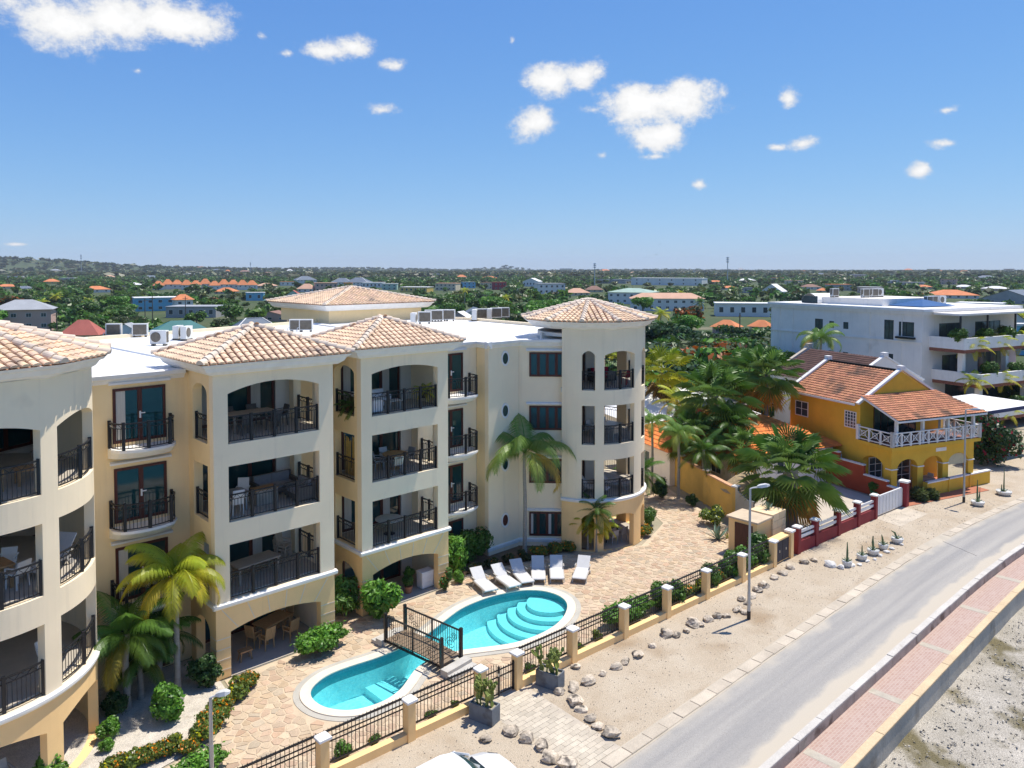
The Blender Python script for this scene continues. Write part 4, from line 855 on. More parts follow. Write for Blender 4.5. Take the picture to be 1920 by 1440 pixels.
# third bay
sofa((19.6,30.7,9),0,1.7,white_fab,'white sofa with cushions on the top balcony with potted plants'); sofa((18.9,29.8,9),-math.pi/2+math.pi,1.1,white_fab,'short white sofa beside the planter screen on the top balcony')
table((20.2,29.8,9),0,.8,.5,stone_t,'low pale coffee table before the white sofa',h=.42)
table((20.6,30.2,6),0,1.25,1.25,oak,'round wooden table on a second floor balcony with bamboo screen',round_=True)
for x,y,rz in ((19.9,30.5,1.),(20.6,31.0,0),(21.4,30.3,-1.4),(20.2,29.45,2.8)): chair((x,y,6),rz,alu,'light metal chair around the round wooden balcony table','metal balcony chairs')
table((20.1,30.0,3),0,1.35,1.35,stone_t,'round stone table on scrolled iron base on a first floor balcony',round_=True,name='stone_table')
chair((18.7,30.3,3),1.8,wicker,'low dark wicker chair near the round stone table')
bam=mat('bamboo',(.56,.38,.11),.6,.2,6.); t=thing('bamboo_screen','upright yellow bamboo cane screen behind a side railing of the second floor','screen',(18.45,30.4,6))
for k in range(26): y=-.8+k*.064; MB().tube([(random.uniform(-.03,.03),y,0),(random.uniform(-.06,.06),y+random.uniform(-.05,.05),random.uniform(1.5,1.85))],.022,5).build('cane',bam,t,True)
t=thing('white_cabinet','small white cabinet with black side on the ground terrace among potted plants','cabinet',(21.9,29.6,.03)); MB().box(-.35,.35,-.22,.22,.05,.8).build('body',white_p,t,True); MB().box(-.38,.38,-.25,.25,.8,.84).build('top',white_p,t,True); [MB().box(-.33,.33,-.235,-.221,.12+k*.23,.32+k*.23).build('drawer',white_p,t,True) for k in range(3)]
# left tower
table((3.6,26.9,6),.2,1.6,.9,teak,'orange brown wooden table on a second floor tower balcony')
for x,y,rz in ((3.0,26.2,2.9),(4.5,26.6,-2.6),(4.4,27.7,-.5)): chair((x,y,6),rz,alu if x<4 else white_p,'pale framed chair at the orange brown tower table','chairs at the tower table')
lounger((5.6,27.6),-.9,'reclined charcoal padded lounger on a second floor tower balcony',None,.9,6).children[0].data.materials[0]=lm
chair((3.9,26.6,9),.4,oak,'wooden chair with slim legs on the top floor of the left tower'); table((4.9,27.0,9),0,.7,.7,teak,'small square side table on the top floor of the left tower',h=.5)
chair((5.5,27.6,9),.9,wicker,'dark wicker chair in the right opening of the left tower top floor'); chair((5.4,27.2,3),.7,white_fab,'white cushioned chair on the first floor of the left tower'); chair((4.0,26.4,.03),.3,alu,'folding metal chair on the ground floor of the left tower'); 
# right tower
sofa((34.0,28.6,9),-.2,1.5,red_fab,'red cushioned sofa on the top floor of the right tower',dark_fab); chair((33.0,27.2,9),2.6,wicker,'dark wicker chair by the railing of the right tower top floor'); chair((34.3,27.0,9),2.9,red_fab,'red armchair on the top floor of the right tower')
table((33.6,27.7,6),.1,1.4,.9,alu,'glass grey table on the second floor of the right tower')
for x,y,rz in ((33.0,26.9,3.),(34.2,26.9,3.1),(33.0,28.5,.1),(34.3,28.5,0)): chair((x,y,6),rz,alu,'metal framed chair at the glass grey tower table','chairs at the right tower table')
lounger((33.9,27.7),.5,'white lounger behind the first floor railing of the right tower',None,.8,3); lounger((32.3,27.9),.4,'white lounger seen through the narrow first floor tower opening',None,.9,3)
table((33.6,27.8,0.01),.1,1.3,.8,dark_fab,'dark dining table on the ground floor terrace of the right tower')
for x,y,rz in ((33.2,27.1,3.),(34.0,27.1,3.1),(33.3,28.5,.1),(34.2,28.5,0)): chair((x,y,.01),rz,grey_fab,'grey chair at the ground floor terrace table of the right tower','chairs at the ground tower table')
# ------------------------------------------------------------------ parked car on the verge (its nose points along the street)
carp=mat('white_car_paint',(.82,.82,.82),.18,.01,1.,spec=.6); tyre=mat('tyre_rubber',(.02,.02,.02),.8,.1,5.)
car=thing('parked_car','white car parked on the sandy verge beside the rocks','car',(*G(880,1452,.9),0),R(-4)); car.location.x-=.55; car.location.y+=.0
def loft(secs):
    mb=MB(); n=len(secs[0]); vs=[p for s_ in secs for p in s_]; fs=[(j*n+k,j*n+k+1,(j+1)*n+k+1,(j+1)*n+k) for j in range(len(secs)-1) for k in range(n-1)]+[tuple(range(n-1,-1,-1)),tuple(range(len(vs)-n,len(vs)))]; return mb.add(vs,fs)
def csec(x,w,z0,zs,zt): return [(x,-w*.96,z0),(x,-w,z0+.15),(x,-w,zs-.08),(x,-w*.95,zs),(x,-w*.55,zt),(x,0,zt+.02),(x,w*.55,zt),(x,w*.95,zs),(x,w,zs-.08),(x,w,z0+.15),(x,w*.96,z0)]
body=[csec(-2.08,.70,.3,.72,.78),csec(-1.98,.80,.22,.84,.90),csec(-1.5,.86,.2,.90,.96),csec(-.6,.87,.2,.90,.95),csec(.55,.87,.2,.89,.95),csec(1.1,.86,.2,.84,.93),csec(1.6,.83,.22,.76,.86),csec(1.95,.74,.26,.64,.74),csec(2.08,.60,.3,.54,.6)]
loft(body).build('body',carp,car,True,True)
cab=[(-1.85,.66,.92,.96),(-1.35,.70,.92,1.36),(-.9,.66,.92,1.45),(-.1,.66,.92,1.47),(.35,.64,.92,1.40),(1.02,.70,.90,.95)]
loft([[(x,-w-.1,z0),(x,-w*(.86 if zt>1.1 else 1),zt-.05),(x,-w*.55,zt),(x,0,zt+.02),(x,w*.55,zt),(x,w*(.86 if zt>1.1 else 1),zt-.05),(x,w+.1,z0)] for x,w,z0,zt in cab]).build('windows',glass,car,True,True)
loft([[(x,-w,zt-.03),(x,-w*.5,zt+.012),(x,0,zt+.034),(x,w*.5,zt+.012),(x,w,zt-.03)] for x,w,zt in ((-1.32,.58,1.375),(-.9,.60,1.462),(-.1,.60,1.482),(.34,.56,1.41))]).build('roof_panel',carp,car,True,True)
for s_ in (-1,1):
    MB().bar((.34,s_*.57,1.37),(1.05,s_*.76,.92),.06,.05).build('pillar',carp,car,True); MB().box(.55,.72,s_*.95-.09,s_*.95+.09,.90,1.03).build('mirror',carp,car,True)
    MB().add([(1.75,s_*.74,.62),(2.0,s_*.62,.56),(2.02,s_*.58,.66),(1.72,s_*.70,.76)],[(0,1,2,3)]).build('headlight',glass,car,True)
    for x in (-1.3,1.32):
        w_=MB().lathe([(.2,-.1),(.31,-.1),(.32,0),(.31,.1),(.2,.1)],20).xf(Matrix.Translation((x,s_*.80,.31))@Matrix.Rotation(math.pi/2,4,'X')).build('wheel',tyre,car,True); MB().lathe([(.19,-.105),(.19,.105)],14).xf(Matrix.Translation((x,s_*.80,.31))@Matrix.Rotation(math.pi/2,4,'X')).build('rim',steel,w_,True)
MB().bar((.98,-.55,.975),(.98,.55,.975),.06,.02).build('wiper_cowl',iron,car,True)

# ------------------------------------------------------------------ vegetation
def leafmat(n,c,c2,tr=.3): return mat(n,c,.42,.2,.8,col2=c2,attr=True,trans=tr,spec=.35)
LG=leafmat('leaf_green',(.105,.215,.035),(.06,.14,.025)); LB=leafmat('leaf_bright',(.15,.33,.04),(.09,.23,.03)); LD=leafmat('leaf_dark',(.05,.11,.03),(.03,.07,.02)); LY=leafmat('leaf_yellowing',(.50,.52,.05),(.28,.40,.035),.45)
LF=leafmat('leaf_flowering',(.17,.22,.04),(.10,.17,.03)); LO=leafmat('leaf_olive',(.095,.125,.04),(.06,.09,.028)); LP=leafmat('palm_green',(.22,.36,.085),(.13,.25,.055),.45); LS=leafmat('leaf_scrub',(.11,.15,.045),(.07,.11,.03))
bark=mat('bark',(.20,.16,.12),.95,.25,4.,.6,12); palmbark=mat('palm_trunk',(.33,.30,.26),.9,.15,3.,.5,16,stretch=(1,1,5)); oldfrond=leafmat('dry_frond',(.30,.22,.11),(.20,.14,.07),.2)
def leaves(n,rad,seed,size,lump=7,lr=.45,flat=0.,elong=1.6,up=.25,shell=.55,squash_low=True):
    "leaf quads gathered in lumps that fill an ellipsoid: uneven outline, gaps, light and dark clumps"
    r=np.random.default_rng(seed); c=r.normal(size=(lump,3)); c/=np.linalg.norm(c,axis=1)[:,None]; c*=(r.uniform(.15,1,(lump,1))**.5)*(1-lr*.75); c[:,2]=c[:,2]*.8
    k=r.integers(0,lump,n); d=r.normal(size=(n,3)); d/=np.linalg.norm(d,axis=1)[:,None]; lrr=lr*r.uniform(.7,1.25,lump); p=c[k]+d*(lrr[k]*(shell+(1-shell)*r.uniform(0,1,n)**.5))[:,None]
    out=r.uniform(size=n)<.10; p[out]*=1+r.uniform(.04,.22,(int(out.sum()),1)); p=p*np.array(rad); nrm=d+r.normal(size=(n,3))*.55+np.array([0,0,up]); nrm/=np.linalg.norm(nrm,axis=1)[:,None]
    a=np.cross(nrm,r.normal(size=(n,3))); a/=np.linalg.norm(a,axis=1)[:,None]; b=np.cross(nrm,a); s=size*r.uniform(.6,1.35,n)[:,None]
    a*=s*elong*.5; b*=s*.5; V=np.stack([p-a,p+b*.9-a*.1,p+a,p-b*.9-a*.1],1).reshape(-1,3); F=np.arange(4*n).reshape(n,4)
    sh=(r.uniform(.7,1.25,lump)[k]*r.uniform(.75,1.25,n)); C=np.repeat(np.stack([sh*r.uniform(.9,1.15,n),sh,sh*r.uniform(.8,1.1,n)],1),4,axis=0); return V,F,C
def flowers(V,C,frac,col,seed):
    r=np.random.default_rng(seed); n=len(V)//4; m=r.uniform(size=n)<frac; C=C.reshape(n,4,3).copy(); C[m]=np.array(col); return C.reshape(-1,3)
BUSH={}
def bushmesh(kind,seed,m,n,rad,size,fl=None,**k):
    key=(kind,seed)
    if key not in BUSH:
        V,F,C=leaves(n,rad,seed,size,**k); V[:,2]=np.maximum(V[:,2]+rad[2]*.92,.02)
        if fl: C=flowers(V,C,fl[0],fl[1],seed)
        BUSH[key]=npmesh('foliage',V,F,m,C)
    return BUSH[key]
stem_me=MB()
for k in range(5): a=k*1.3; stem_me.tube([(0,0,-.02),(.06*math.cos(a),.06*math.sin(a),.2),(.22*math.cos(a),.22*math.sin(a),.62)],[.03,.022,.01],5)
stem_me=stem_me.mesh('stems',bark)
def bush(loc,me,label,cat='bush',group=None,s=1.,rz=None,name='bush',hs=1.):
    t=thing(name,label,cat,loc,random.uniform(0,6.28) if rz is None else rz,group); o=mkobj('foliage',me,t,True); o.scale=(s,s,s*hs) if not hasattr(s,'__len__') else s
    q=mkobj('stems',stem_me,t,True); q.scale=o.scale; return t
OR=(9.,1.9,.3); RD=(7.,.35,.35); YL=(3.8,2.6,.3); PK=(6.,1.2,2.5)
hedge1=bushmesh('hedge',1,LB,4200,(1.15,.62,.62),.085,lump=22,lr=.34); B1=bushmesh('b',2,LG,3000,(.8,.8,.8),.10,lump=12,lr=.42); B2=bushmesh('b',3,LB,2600,(.7,.7,.75),.10,lump=11,lr=.42); B3=bushmesh('b',4,LD,2600,(.8,.8,.9),.11,lump=10,lr=.42)
F1=bushmesh('f',5,LF,2000,(.62,.55,.42),.085,(.10,OR),lump=9,lr=.45); F2=bushmesh('f',6,LF,1700,(.55,.5,.38),.085,(.09,YL),lump=8,lr=.45); OL=bushmesh('o',7,LB,4200,(1.,.85,1.15),.12,(.012,PK),lump=16,lr=.38,elong=2.6); OL2=bushmesh('o',8,LG,3600,(.95,.8,1.1),.12,(.02,RD),lump=14,lr=.38,elong=2.4); GC=bushmesh('g',9,LG,1500,(.7,.35,.22),.08,(.06,OR),lump=9,lr=.4)
def at(x,y,z=0): return (*G(x,y,z),.0)
bush((15.05,27.35,0),hedge1,'dense clipped bright green hedge bush at the right foot of an ochre terrace arch',s=(1.15,1.0,1.05),rz=.15)
bush((18.55,28.25,0),OL,'tall leafy oleander bush hiding the corner pier of the ground floor terrace',rz=.3,s=1.05); bush((17.35,29.6,0),OL2,'dark leafy oleander in the gap between two balcony bays',s=1.0)
bush((22.4,28.6,0),bushmesh('rose',10,LG,1100,(.5,.4,.75),.08,(.05,RD),lump=7,lr=.4),'thin rose bush with red blooms at the terrace pier',s=.95); bush((23.4,28.9,0),B2,'small yellow green shrub beside the terrace pier and the loungers',s=.5)
bush((24.0,30.1,0),OL,'tall bright green shrub under the curved balconies beside the loungers',s=(1.,.9,1.05)); bush((25.7,30.5,0),B1,'rounded darker shrub with small pink flowers under the oval window wall',s=1.25)
for i,(x,y) in enumerate(((24.9,29.35),(25.9,29.1),(26.9,28.95),(27.9,28.85),(28.9,28.65),(29.8,28.4),(30.6,28.0))): bush((x,y,0),F1 if i>3 else bushmesh('low',11,LO,1300,(.62,.4,.38),.08,(.03,OR),lump=9,lr=.4),'low flowering hedge plant in the row behind the sun loungers',group='low hedge behind the loungers',s=(1.05,.8,.85))
# garden by the left tower
bush((*G(312,1350),0),B2,'round bright green bush in a gravel circle under the garden palm',s=1.0); bush((*G(385,1290),0),B3,'dark bush with orange specks at the foot of the bay pier',s=.8)
for x,y,s_,m in ((440,1300,1.0,F2),(460,1278,.9,F1),(415,1322,.95,F1),(398,1350,.95,F1),(382,1372,.9,F1),(362,1385,.8,F2)): bush(at(x,y+12),m,'flowering bush with orange blooms edging the flagstone terrace','flower bush','orange flower border',s=s_)
for x,y,s_,m in ((330,1395,.8,F2),(300,1405,.8,F1),(272,1415,.8,F1),(246,1425,.75,F2),(220,1428,.7,F1),(196,1436,.7,F2),(352,1398,.7,F1)): bush(at(x,y+14),m,'small orange flowered bush in the border of the gravel garden','flower bush','orange gravel border',s=s_)
bush(at(372,1462),hedge1,'clipped light green bush around the garden lamp inside the fence',s=(.95,.9,.75),rz=.3); bush(at(205,1385),B2,'small leafy bush in the shade beside the left tower',s=.55); bush(at(215,1345),B3,'dark shaded shrub beside the left tower wall',s=.6); bush(at(200,1410),B2,'bright low plant at the left tower foot',s=.35)
bush(at(95,1475),B2,'yellow green bush top rising below the left tower arch',s=.8)
# strip inside the street fence
for i,(u,m,s_) in enumerate(((9.6,F2,.5),(12.2,B2,.42),(13.4,GC,.55),(15.6,GC,.5),(16.6,F2,.35),(20.2,GC,.7),(21.4,GC,.6),(22.8,GC,.75),(24.1,F2,.6),(29.4,B2,.8),(30.2,F1,.95),(31.2,F2,1.1),(32.0,B1,.8),(32.8,F1,1.0),(33.5,B2,.8),(34.3,B1,.95),(35.0,B2,1.0),(35.7,F1,.9),(36.3,B1,.8))): bush((u,fv(u)+.62,0),m,*(('low plant inside the picket fence beside the flagstones and pool','plant','fence plants by the pool') if u<27 else ('leafy shrub in the dense row inside the far picket fence','plant','fence shrubs of the dense row')),s=s_)
bush((26.3,fv(26.3)+.85,0),hedge1,'dense green hedge just inside the picket fence',s=(1.55,.95,.95),rz=-.05); bush((28.6,fv(28.6)+.85,0),B1,'rounded hedge end bush inside the picket fence',s=(1.1,.7,.8))
# far side of the terrace
bush(at(1240,935),B3,'dark glossy bush at the foot of the yellow boundary wall',s=.95); bush(at(1338,985),bushmesh('fl2',12,LF,2600,(.95,.8,.75),.10,(.10,YL),lump=11,lr=.42),'yellow flowering shrub against the yellow boundary wall',s=1.0); bush(at(1206,1005),F1,'orange and red flowering bush beside the right tower terrace',s=1.05); bush(at(1215,985),B1,'green shrub behind the orange flowers by the right tower',s=.75)
bush(at(1298,950),B3,'small dark shrub along the boundary wall path',s=.55); bush(at(1420,1050),OL2,'green shrub spilling over the fence beside the small ochre gatehouse',s=.8); 
bush((35.2,20.6,0),bushmesh('yv',13,LY,900,(.5,.4,.8),.1,lump=8,lr=.4,elong=3.5),'yellow hanging vine against the ochre gatehouse post',s=.55)
# agaves
def agave(loc,n,L_,label,m,name='agave'):
    t=thing(name,label,'agave',loc); 
    for k in range(n):
        a=k*2.4+random.uniform(-.2,.2); e=R(35+50*(k/n))+random.uniform(-.1,.1); pts=[]
        d=Vector((math.cos(a)*math.cos(e),math.sin(a)*math.cos(e),math.sin(e))); s_=Vector((-math.sin(a),math.cos(a),0)); vs=[];q=L_*random.uniform(.8,1.1)
        for tt,w in ((0,.05),(.35,.075),(.7,.05),(1,.004)): c=d*q*tt-Vector((0,0,.12*tt*tt*q)); vs+=[tuple(c-s_*w*L_),tuple(c+Vector((0,0,-.02))),tuple(c+s_*w*L_)]
        MB().add(vs,[(3*j+i,3*j+i+1,3*j+4+i,3*j+3+i) for j in range(3) for i in range(2)]).build('leaf',m,t,True)
    return t
agm=mat('agave_blue',(.16,.24,.17),.6,.15,3.); agg=mat('agave_green',(.12,.17,.07),.6,.2,3.)
agave(at(1346,1012),16,1.1,'blue grey agave rosette near the yellow flowering shrub',agm); agave(at(1363,1010),9,.5,'small yellowish agave beside the blue grey one',mat('agave_yellow',(.35,.33,.08),.6,.2,3.))
# planters with prickly pear at the gate
slate=mat('slate_planter',(.16,.18,.20),.7,.15,3.,.2,12,patch=((.10,.10,.10),2.,.55,.15))
pear=mat('prickly_pear',(.20,.24,.055),.6,.2,3.,orand=.3)
def planter(u,v,label,plabel,rz,hh=1.0):
    t=thing('planter',label,'planter',(u,v,0),rz); o=.48
    for x0,x1,y0,y1 in ((-o,o,-.25,-.21),(-o,o,.21,.25),(-o,-o+.04,-.21,.21),(o-.04,o,-.21,.21)): MB().box(x0,x1,y0,y1,.0,.60).build('side',slate,t,True)
    MB().box(-o+.04,o-.04,-.21,.21,.02,.52).build('soil',gmat,t,True)
    c=thing('prickly_pear_cactus',plabel,'cactus',(u,v,.52),rz); rr=random.Random(u)
    def pad(p,d,s,lv):
        p=Vector(p); d=Vector(d).normalized(); side=d.cross(Vector((rr.uniform(-1,1),rr.uniform(-1,1),.2))).normalized(); nn=d.cross(side); n=10; vs=[]
        for zz in (-.018,.018): vs+=[tuple(p+d*s*(.5+.5*math.cos(a))+side*s*.34*math.sin(a)+nn*zz) for a in [2*math.pi*k/n for k in range(n)]]
        MB().add(vs,[tuple(range(n-1,-1,-1)),tuple(range(n,2*n))]+[(k,(k+1)%n,n+(k+1)%n,n+k) for k in range(n)]).build('pad',pear,c,True)
        if lv<4:
            for k in range(2 if lv<2 else rr.choice((1,1,2))): pad(p+d*s*.93+side*rr.uniform(-.08,.08)*s,d+Vector((rr.uniform(-.75,.75),rr.uniform(-.75,.75),rr.uniform(0,.55))),s*rr.uniform(.8,.98),lv+1)
    for k in range(4): pad((-.3+.2*k,rr.uniform(-.08,.08),-.04),(rr.uniform(-.5,.5),rr.uniform(-.5,.5),1),.26*hh,0)
    return t
planter(16.85,19.38,'slate grey concrete planter left of the gate nearest the white car','prickly pear cactus in the planter left of the gate',R(-75),1.0); planter(20.05,19.32,'slate grey concrete planter right of the gate beside the rocks','prickly pear cactus in the planter right of the gate',R(-75),1.05)
# cactus pots on the far verge
cacm=mat('cactus_green',(.10,.15,.07),.7,.2,4.); potm=mat('white_stone_pot',(.66,.65,.61),.8,.1,4.,.3,20)
def cactuspot(loc,arms,label,plab,r=.26):
    t=thing('cactus_pot',label,'plant pot',loc); MB().lathe([(r*.6,0),(r*.9,.12),(r,.28),(r*.9,.32),(r*.8,.26)],12).build('bowl',potm,t,True); MB().lathe([(.02,.2),(r*.82,.24),(.02,.27)],10).build('soil',gmat,t,True)
    c=thing('potted_cactus',plab,'cactus',(loc[0],loc[1],.24))
    for pts in arms: MB().tube(pts,[.055]*(len(pts)-1)+[.02],7).build('stem',cacm,c,True)
    for k in range(7): a=k*.9; MB().bar((0,0,0),(.25*math.cos(a),.25*math.sin(a),.16),.035,.02).build('leaf',agg,c,True)
cactuspot(at(1588,1062),[[(0,0,0),(.02,0,.5),(.0,0,1.05)]],'round white pot with a tall single cactus at the verge edge','tall single stemmed cactus in the round white pot'); cactuspot(at(1616,1050),[[(0,0,0),(0,0,.55)]],'white bowl with a reddish short cactus','short reddish cactus in a white bowl',.28)
cactuspot(at(1637,1040),[[(0,0,0),(.1,.05,.4),(.05,.05,.75)],[(.05,0,0),(-.1,0,.45),(-.02,0,.8)]],'wide white bowl with twisted twin cacti','twisted twin cacti in the wide white bowl',.32); cactuspot(at(1656,1030),[[(0,0,0),(-.12,0,.35),(-.25,0,.65)]],'white pot with one cactus leaning left','single leaning cactus in a white pot',.27); cactuspot(at(1682,1018),[[(0,0,0),(-.1,.1,.35),(-.35,.2,.5)]],'low white bowl with a sprawling cactus at the end of the pots','sprawling cactus in the low white bowl',.34)
cactuspot(at(1833,948),[[(-.1,0,0),(-.12,0,.7),(-.12,0,1.5)],[(.1,0,0),(.35,.0,.25),(.45,0,.9)]],'large rectangular white pot with two armed cactus by the tall lamp','two armed column cactus by the tall street lamp',.42); cactuspot(at(1882,928),[[(0,0,0),(0,0,1.6)],[(.2,.05,0),(.2,.05,1.4)],[(-.15,.1,0),(-.15,.1,.5)]],'large white bowl with twin column cacti at the street curve','twin column cacti at the street curve',.5)
# ------------------------------------------------------------------ palms
def frondV(L_,az_,e0,droop,nl,ll,w,seed,side_drop=.35):
    r=random.Random(seed); V=[];F=[];p=Vector((0,0,0)); rad_=Vector((math.cos(az_),math.sin(az_),0)); sd_=Vector((-math.sin(az_),math.cos(az_),0)); n=14; path=[]
    for i in range(n+1):
        t_=i/n; e=e0-droop*t_**1.25; d=rad_*math.cos(e)+Vector((0,0,math.sin(e))); path.append((p.copy(),d)); p=p+d*L_/n
    for i in range(n):
        a,b=path[i][0],path[i+1][0]; w0=.028*(1-i/n)+.006; b0=len(V); V+=[a-sd_*w0,a+sd_*w0,b+sd_*w0*.9,b-sd_*w0*.9]; F.append((b0,b0+1,b0+2,b0+3))
    for k in range(nl):
        t_=.12+.88*k/nl; i=min(n-1,int(t_*n)); q=t_*n-i; c=path[i][0].lerp(path[i+1][0],q); d=path[i][1]; up=sd_.cross(d)*-1
        l=ll*(math.sin(math.pi*(.18+.78*t_))**.7)*r.uniform(.85,1.1)
        for s_ in (-1,1):
            dd=(d*.55+sd_*s_*.85+Vector((0,0,-side_drop-.25*t_))+up*.1).normalized(); m_=c+dd*l*.5; tip=c+dd*l*.98+Vector((0,0,-.18*l)); wv=d*w*.5; b0=len(V); V+=[c-wv*.5,c+wv*.5,m_+wv,m_-wv,tip]; F+=[(b0,b0+1,b0+2,b0+3),(b0+3,b0+2,b0+4,b0+4)]
    return V,F
def tri_fix(F): return [f if f[2]!=f[3] else f for f in F]
def palmcrown(nf,L_,ll,w,seed,m,e=(1.2,-.2),droop=(1.3,1.9),nl=34,dry=0,sd=.35,tint=(1,1,1),fan=False):
    r=random.Random(seed); V=[];F=[];C=[]
    for k in range(nf):
        q=k/(nf-1); e0=e[0]+(e[1]-e[0])*q+r.uniform(-.12,.12); v,f=frondV(L_*r.uniform(.85,1.1),k*2.4+r.uniform(-.25,.25),e0,r.uniform(*droop),nl,ll,w,r.random(),sd); b0=len(V); V+=v; F+=[tuple(i+b0 for i in x) for x in f]; g_=r.uniform(.75,1.25)
        col=(g_*tint[0]*(1+.5*q*q),g_*tint[1],g_*tint[2]*.9)
        if k>=nf-dry: col=(3.2,1.25,.9)
        C+=[col]*len(v)
    F4=[f[:4] for f in F]; V=[tuple(x) for x in V]
    me=bpy.data.meshes.new('crown'); me.from_pydata(V,[],[f if len(set(f))==4 else f[:3] for f in F4]); me.materials.append(m); setcol(me,np.array(C,dtype=np.float32)); return me
def fancrown(nf,pet,Rf,seed,m,dry=6,nseg=18):
    r=random.Random(seed); V=[];F=[];C=[]
    for k in range(nf):
        q=k/(nf-1); az_=k*2.4+r.uniform(-.3,.3); e0=1.3-2.15*q**.9+r.uniform(-.15,.15); isdry=k>=nf-dry
        if isdry: e0=r.uniform(-1.35,-.95)
        rad_=Vector((math.cos(az_),math.sin(az_),0)); sd_=Vector((-math.sin(az_),math.cos(az_),0)); d=rad_*math.cos(e0)+Vector((0,0,math.sin(e0))); L_=pet*r.uniform(.8,1.15)*(.75 if isdry else 1); c=d*L_+Vector((0,0,-.12*L_)); b0=len(V); w=.03
        V+=[-sd_*w,sd_*w,c+sd_*w*.7,c-sd_*w*.7]; F.append((b0,b0+1,b0+2,b0+3)); g_=r.uniform(.75,1.3); nb=4
        dn=(d+Vector((0,0,-.25))).normalized(); up=sd_.cross(dn)*-1
        for s_ in range(nseg):
            a=R(-118+236*(s_+.5)/nseg); dd=(dn*math.cos(a)+sd_*math.sin(a)+up*.12).normalized(); R_=Rf*(.78+.22*math.cos(a))*r.uniform(.9,1.08); a2=R(236/nseg/2)*.62; s1=(dn*math.cos(a-a2)+sd_*math.sin(a-a2)).normalized(); s2=(dn*math.cos(a+a2)+sd_*math.sin(a+a2)).normalized()
            b0=len(V); V+=[c,c+s1*R_*.50+up*.0,c+dd*R_*.55+up*.05,c+s2*R_*.50,c+dd*R_+Vector((0,0,-.25*R_))]; F+=[(b0,b0+1,b0+2),(b0,b0+2,b0+3),(b0+1,b0+4,b0+2),(b0+2,b0+4,b0+3)]; nb+=5
        col=((4.2,1.55,1.6) if m is not LY else (.9,.5,1.6)) if isdry else (g_*(1+.4*q),g_,g_*.9); C+=[col]*nb
    me=bpy.data.meshes.new('crown'); me.from_pydata([tuple(x) for x in V],[],F); me.materials.append(m); setcol(me,np.array(C,dtype=np.float32)); return me
def trunkmesh(r0,r1,seed=0,n=9): 
    r=random.Random(seed); return MB().tube([(math.sin(i*.9+seed)*.03*i/n,math.cos(i*.7+seed)*.03*i/n,i/n) for i in range(n+1)],[r0*1.35 if i==0 else r0+(r1-r0)*i/n+(.008 if i%2 else 0) for i in range(n+1)],9).mesh('trunk',palmbark,True)
TK=[trunkmesh(.11,.08,i) for i in range(3)]; TKT=trunkmesh(.42,.34,4)
def palm(loc,h,me,label,group=None,s=1.,tk=None,tw=1.,lean=(0,0),rz=None,name='palm_tree'):
    t=thing(name,label,'palm tree',loc,random.uniform(0,6.28) if rz is None else rz,group); o=mkobj('trunk',tk or random.choice(TK),t,True); o.scale=(tw,tw,h); o.rotation_euler=(lean[0],lean[1],0); c=mkobj('crown',me,t,True); c.location=Vector((0,0,h*.985)) if lean==(0,0) else (Matrix.Rotation(lean[1],4,'Y')@Matrix.Rotation(lean[0],4,'X')@Vector((0,0,h*.985))); c.scale=(s,)*3; return t
YP=palmcrown(19,2.35,.62,.05,1,LY,e=(1.45,.15),droop=(1.9,2.6),nl=44,sd=.5); GP=palmcrown(13,2.9,.72,.055,2,LP,e=(1.45,.3),droop=(2.2,3.1),nl=46,sd=.55,dry=1); DP=palmcrown(17,2.2,.6,.055,3,LG,e=(1.4,-.3),droop=(1.2,2.0),nl=36,sd=.4,dry=2); CP=palmcrown(18,2.6,.65,.06,4,LG,e=(1.3,-.5),droop=(.9,1.7),nl=34,sd=.3,dry=1); CP2=palmcrown(16,2.3,.6,.07,5,LY,e=(1.3,-.3),droop=(.9,1.6),nl=26,sd=.3)
FP=fancrown(46,1.35,1.2,1,LP,dry=8,nseg=22); FP2=fancrown(42,1.2,1.05,2,LP,dry=9,nseg=20); FP3=fancrown(30,1.1,1.0,3,LY,dry=9)
palm((*G(333,1295),0),4.35,YP,'tall garden palm with drooping yellow green fronds in front of the balcony bay',tw=1.05,rz=.4)
palm((*G(238,1330),0),2.7,DP,'dense dark green palm in the shade between tower and balcony bay',tw=1.2); palm((*G(300,1280),0),2.0,DP,'low dark palm under the balconies behind the garden palm',s=.8); palm((8.6,28.9,0),1.5,DP,'short bushy palm at the recess wall behind the garden palm',s=.75)
palm((*G(984,1040),0),5.6,GP,'slender palm with curling long fronds in front of the oval windows',s=1.2,tw=1.0,rz=1.3)
for x,y,h,s_ in ((1102,1030,1.6,.5),(1118,1035,2.4,.55),(1130,1030,1.3,.5),(1112,1025,1.1,.45)): palm(at(x,y),h,CP if h>2 else CP2,'thin stemmed areca palm in the clump before the right tower','areca clump by the right tower',s=s_,tw=.55)
palm((*G(1480,990),0),3.5,FP,'large fan palm with thick shaggy trunk behind the maroon fence',s=1.38,tk=TKT,tw=1.25)
palm((*at_depth(1345,56.),0),6.2,FP,'tall fan palm in front of the white roof with skirt of dry fronds','',s=1.35,tw=1.6); palm((*at_depth(1440,59.),0),7.4,FP2,'tallest fan palm left of the yellow house',s=1.4,tw=1.6); palm((*at_depth(1405,63),0),6.9,FP2,'fan palm between the two tall fan palms',s=1.4,tw=1.6); palm((*at_depth(1243,66),0),6.6,FP3,'yellowing fan palm beside the right tower',s=1.6,tw=1.6)
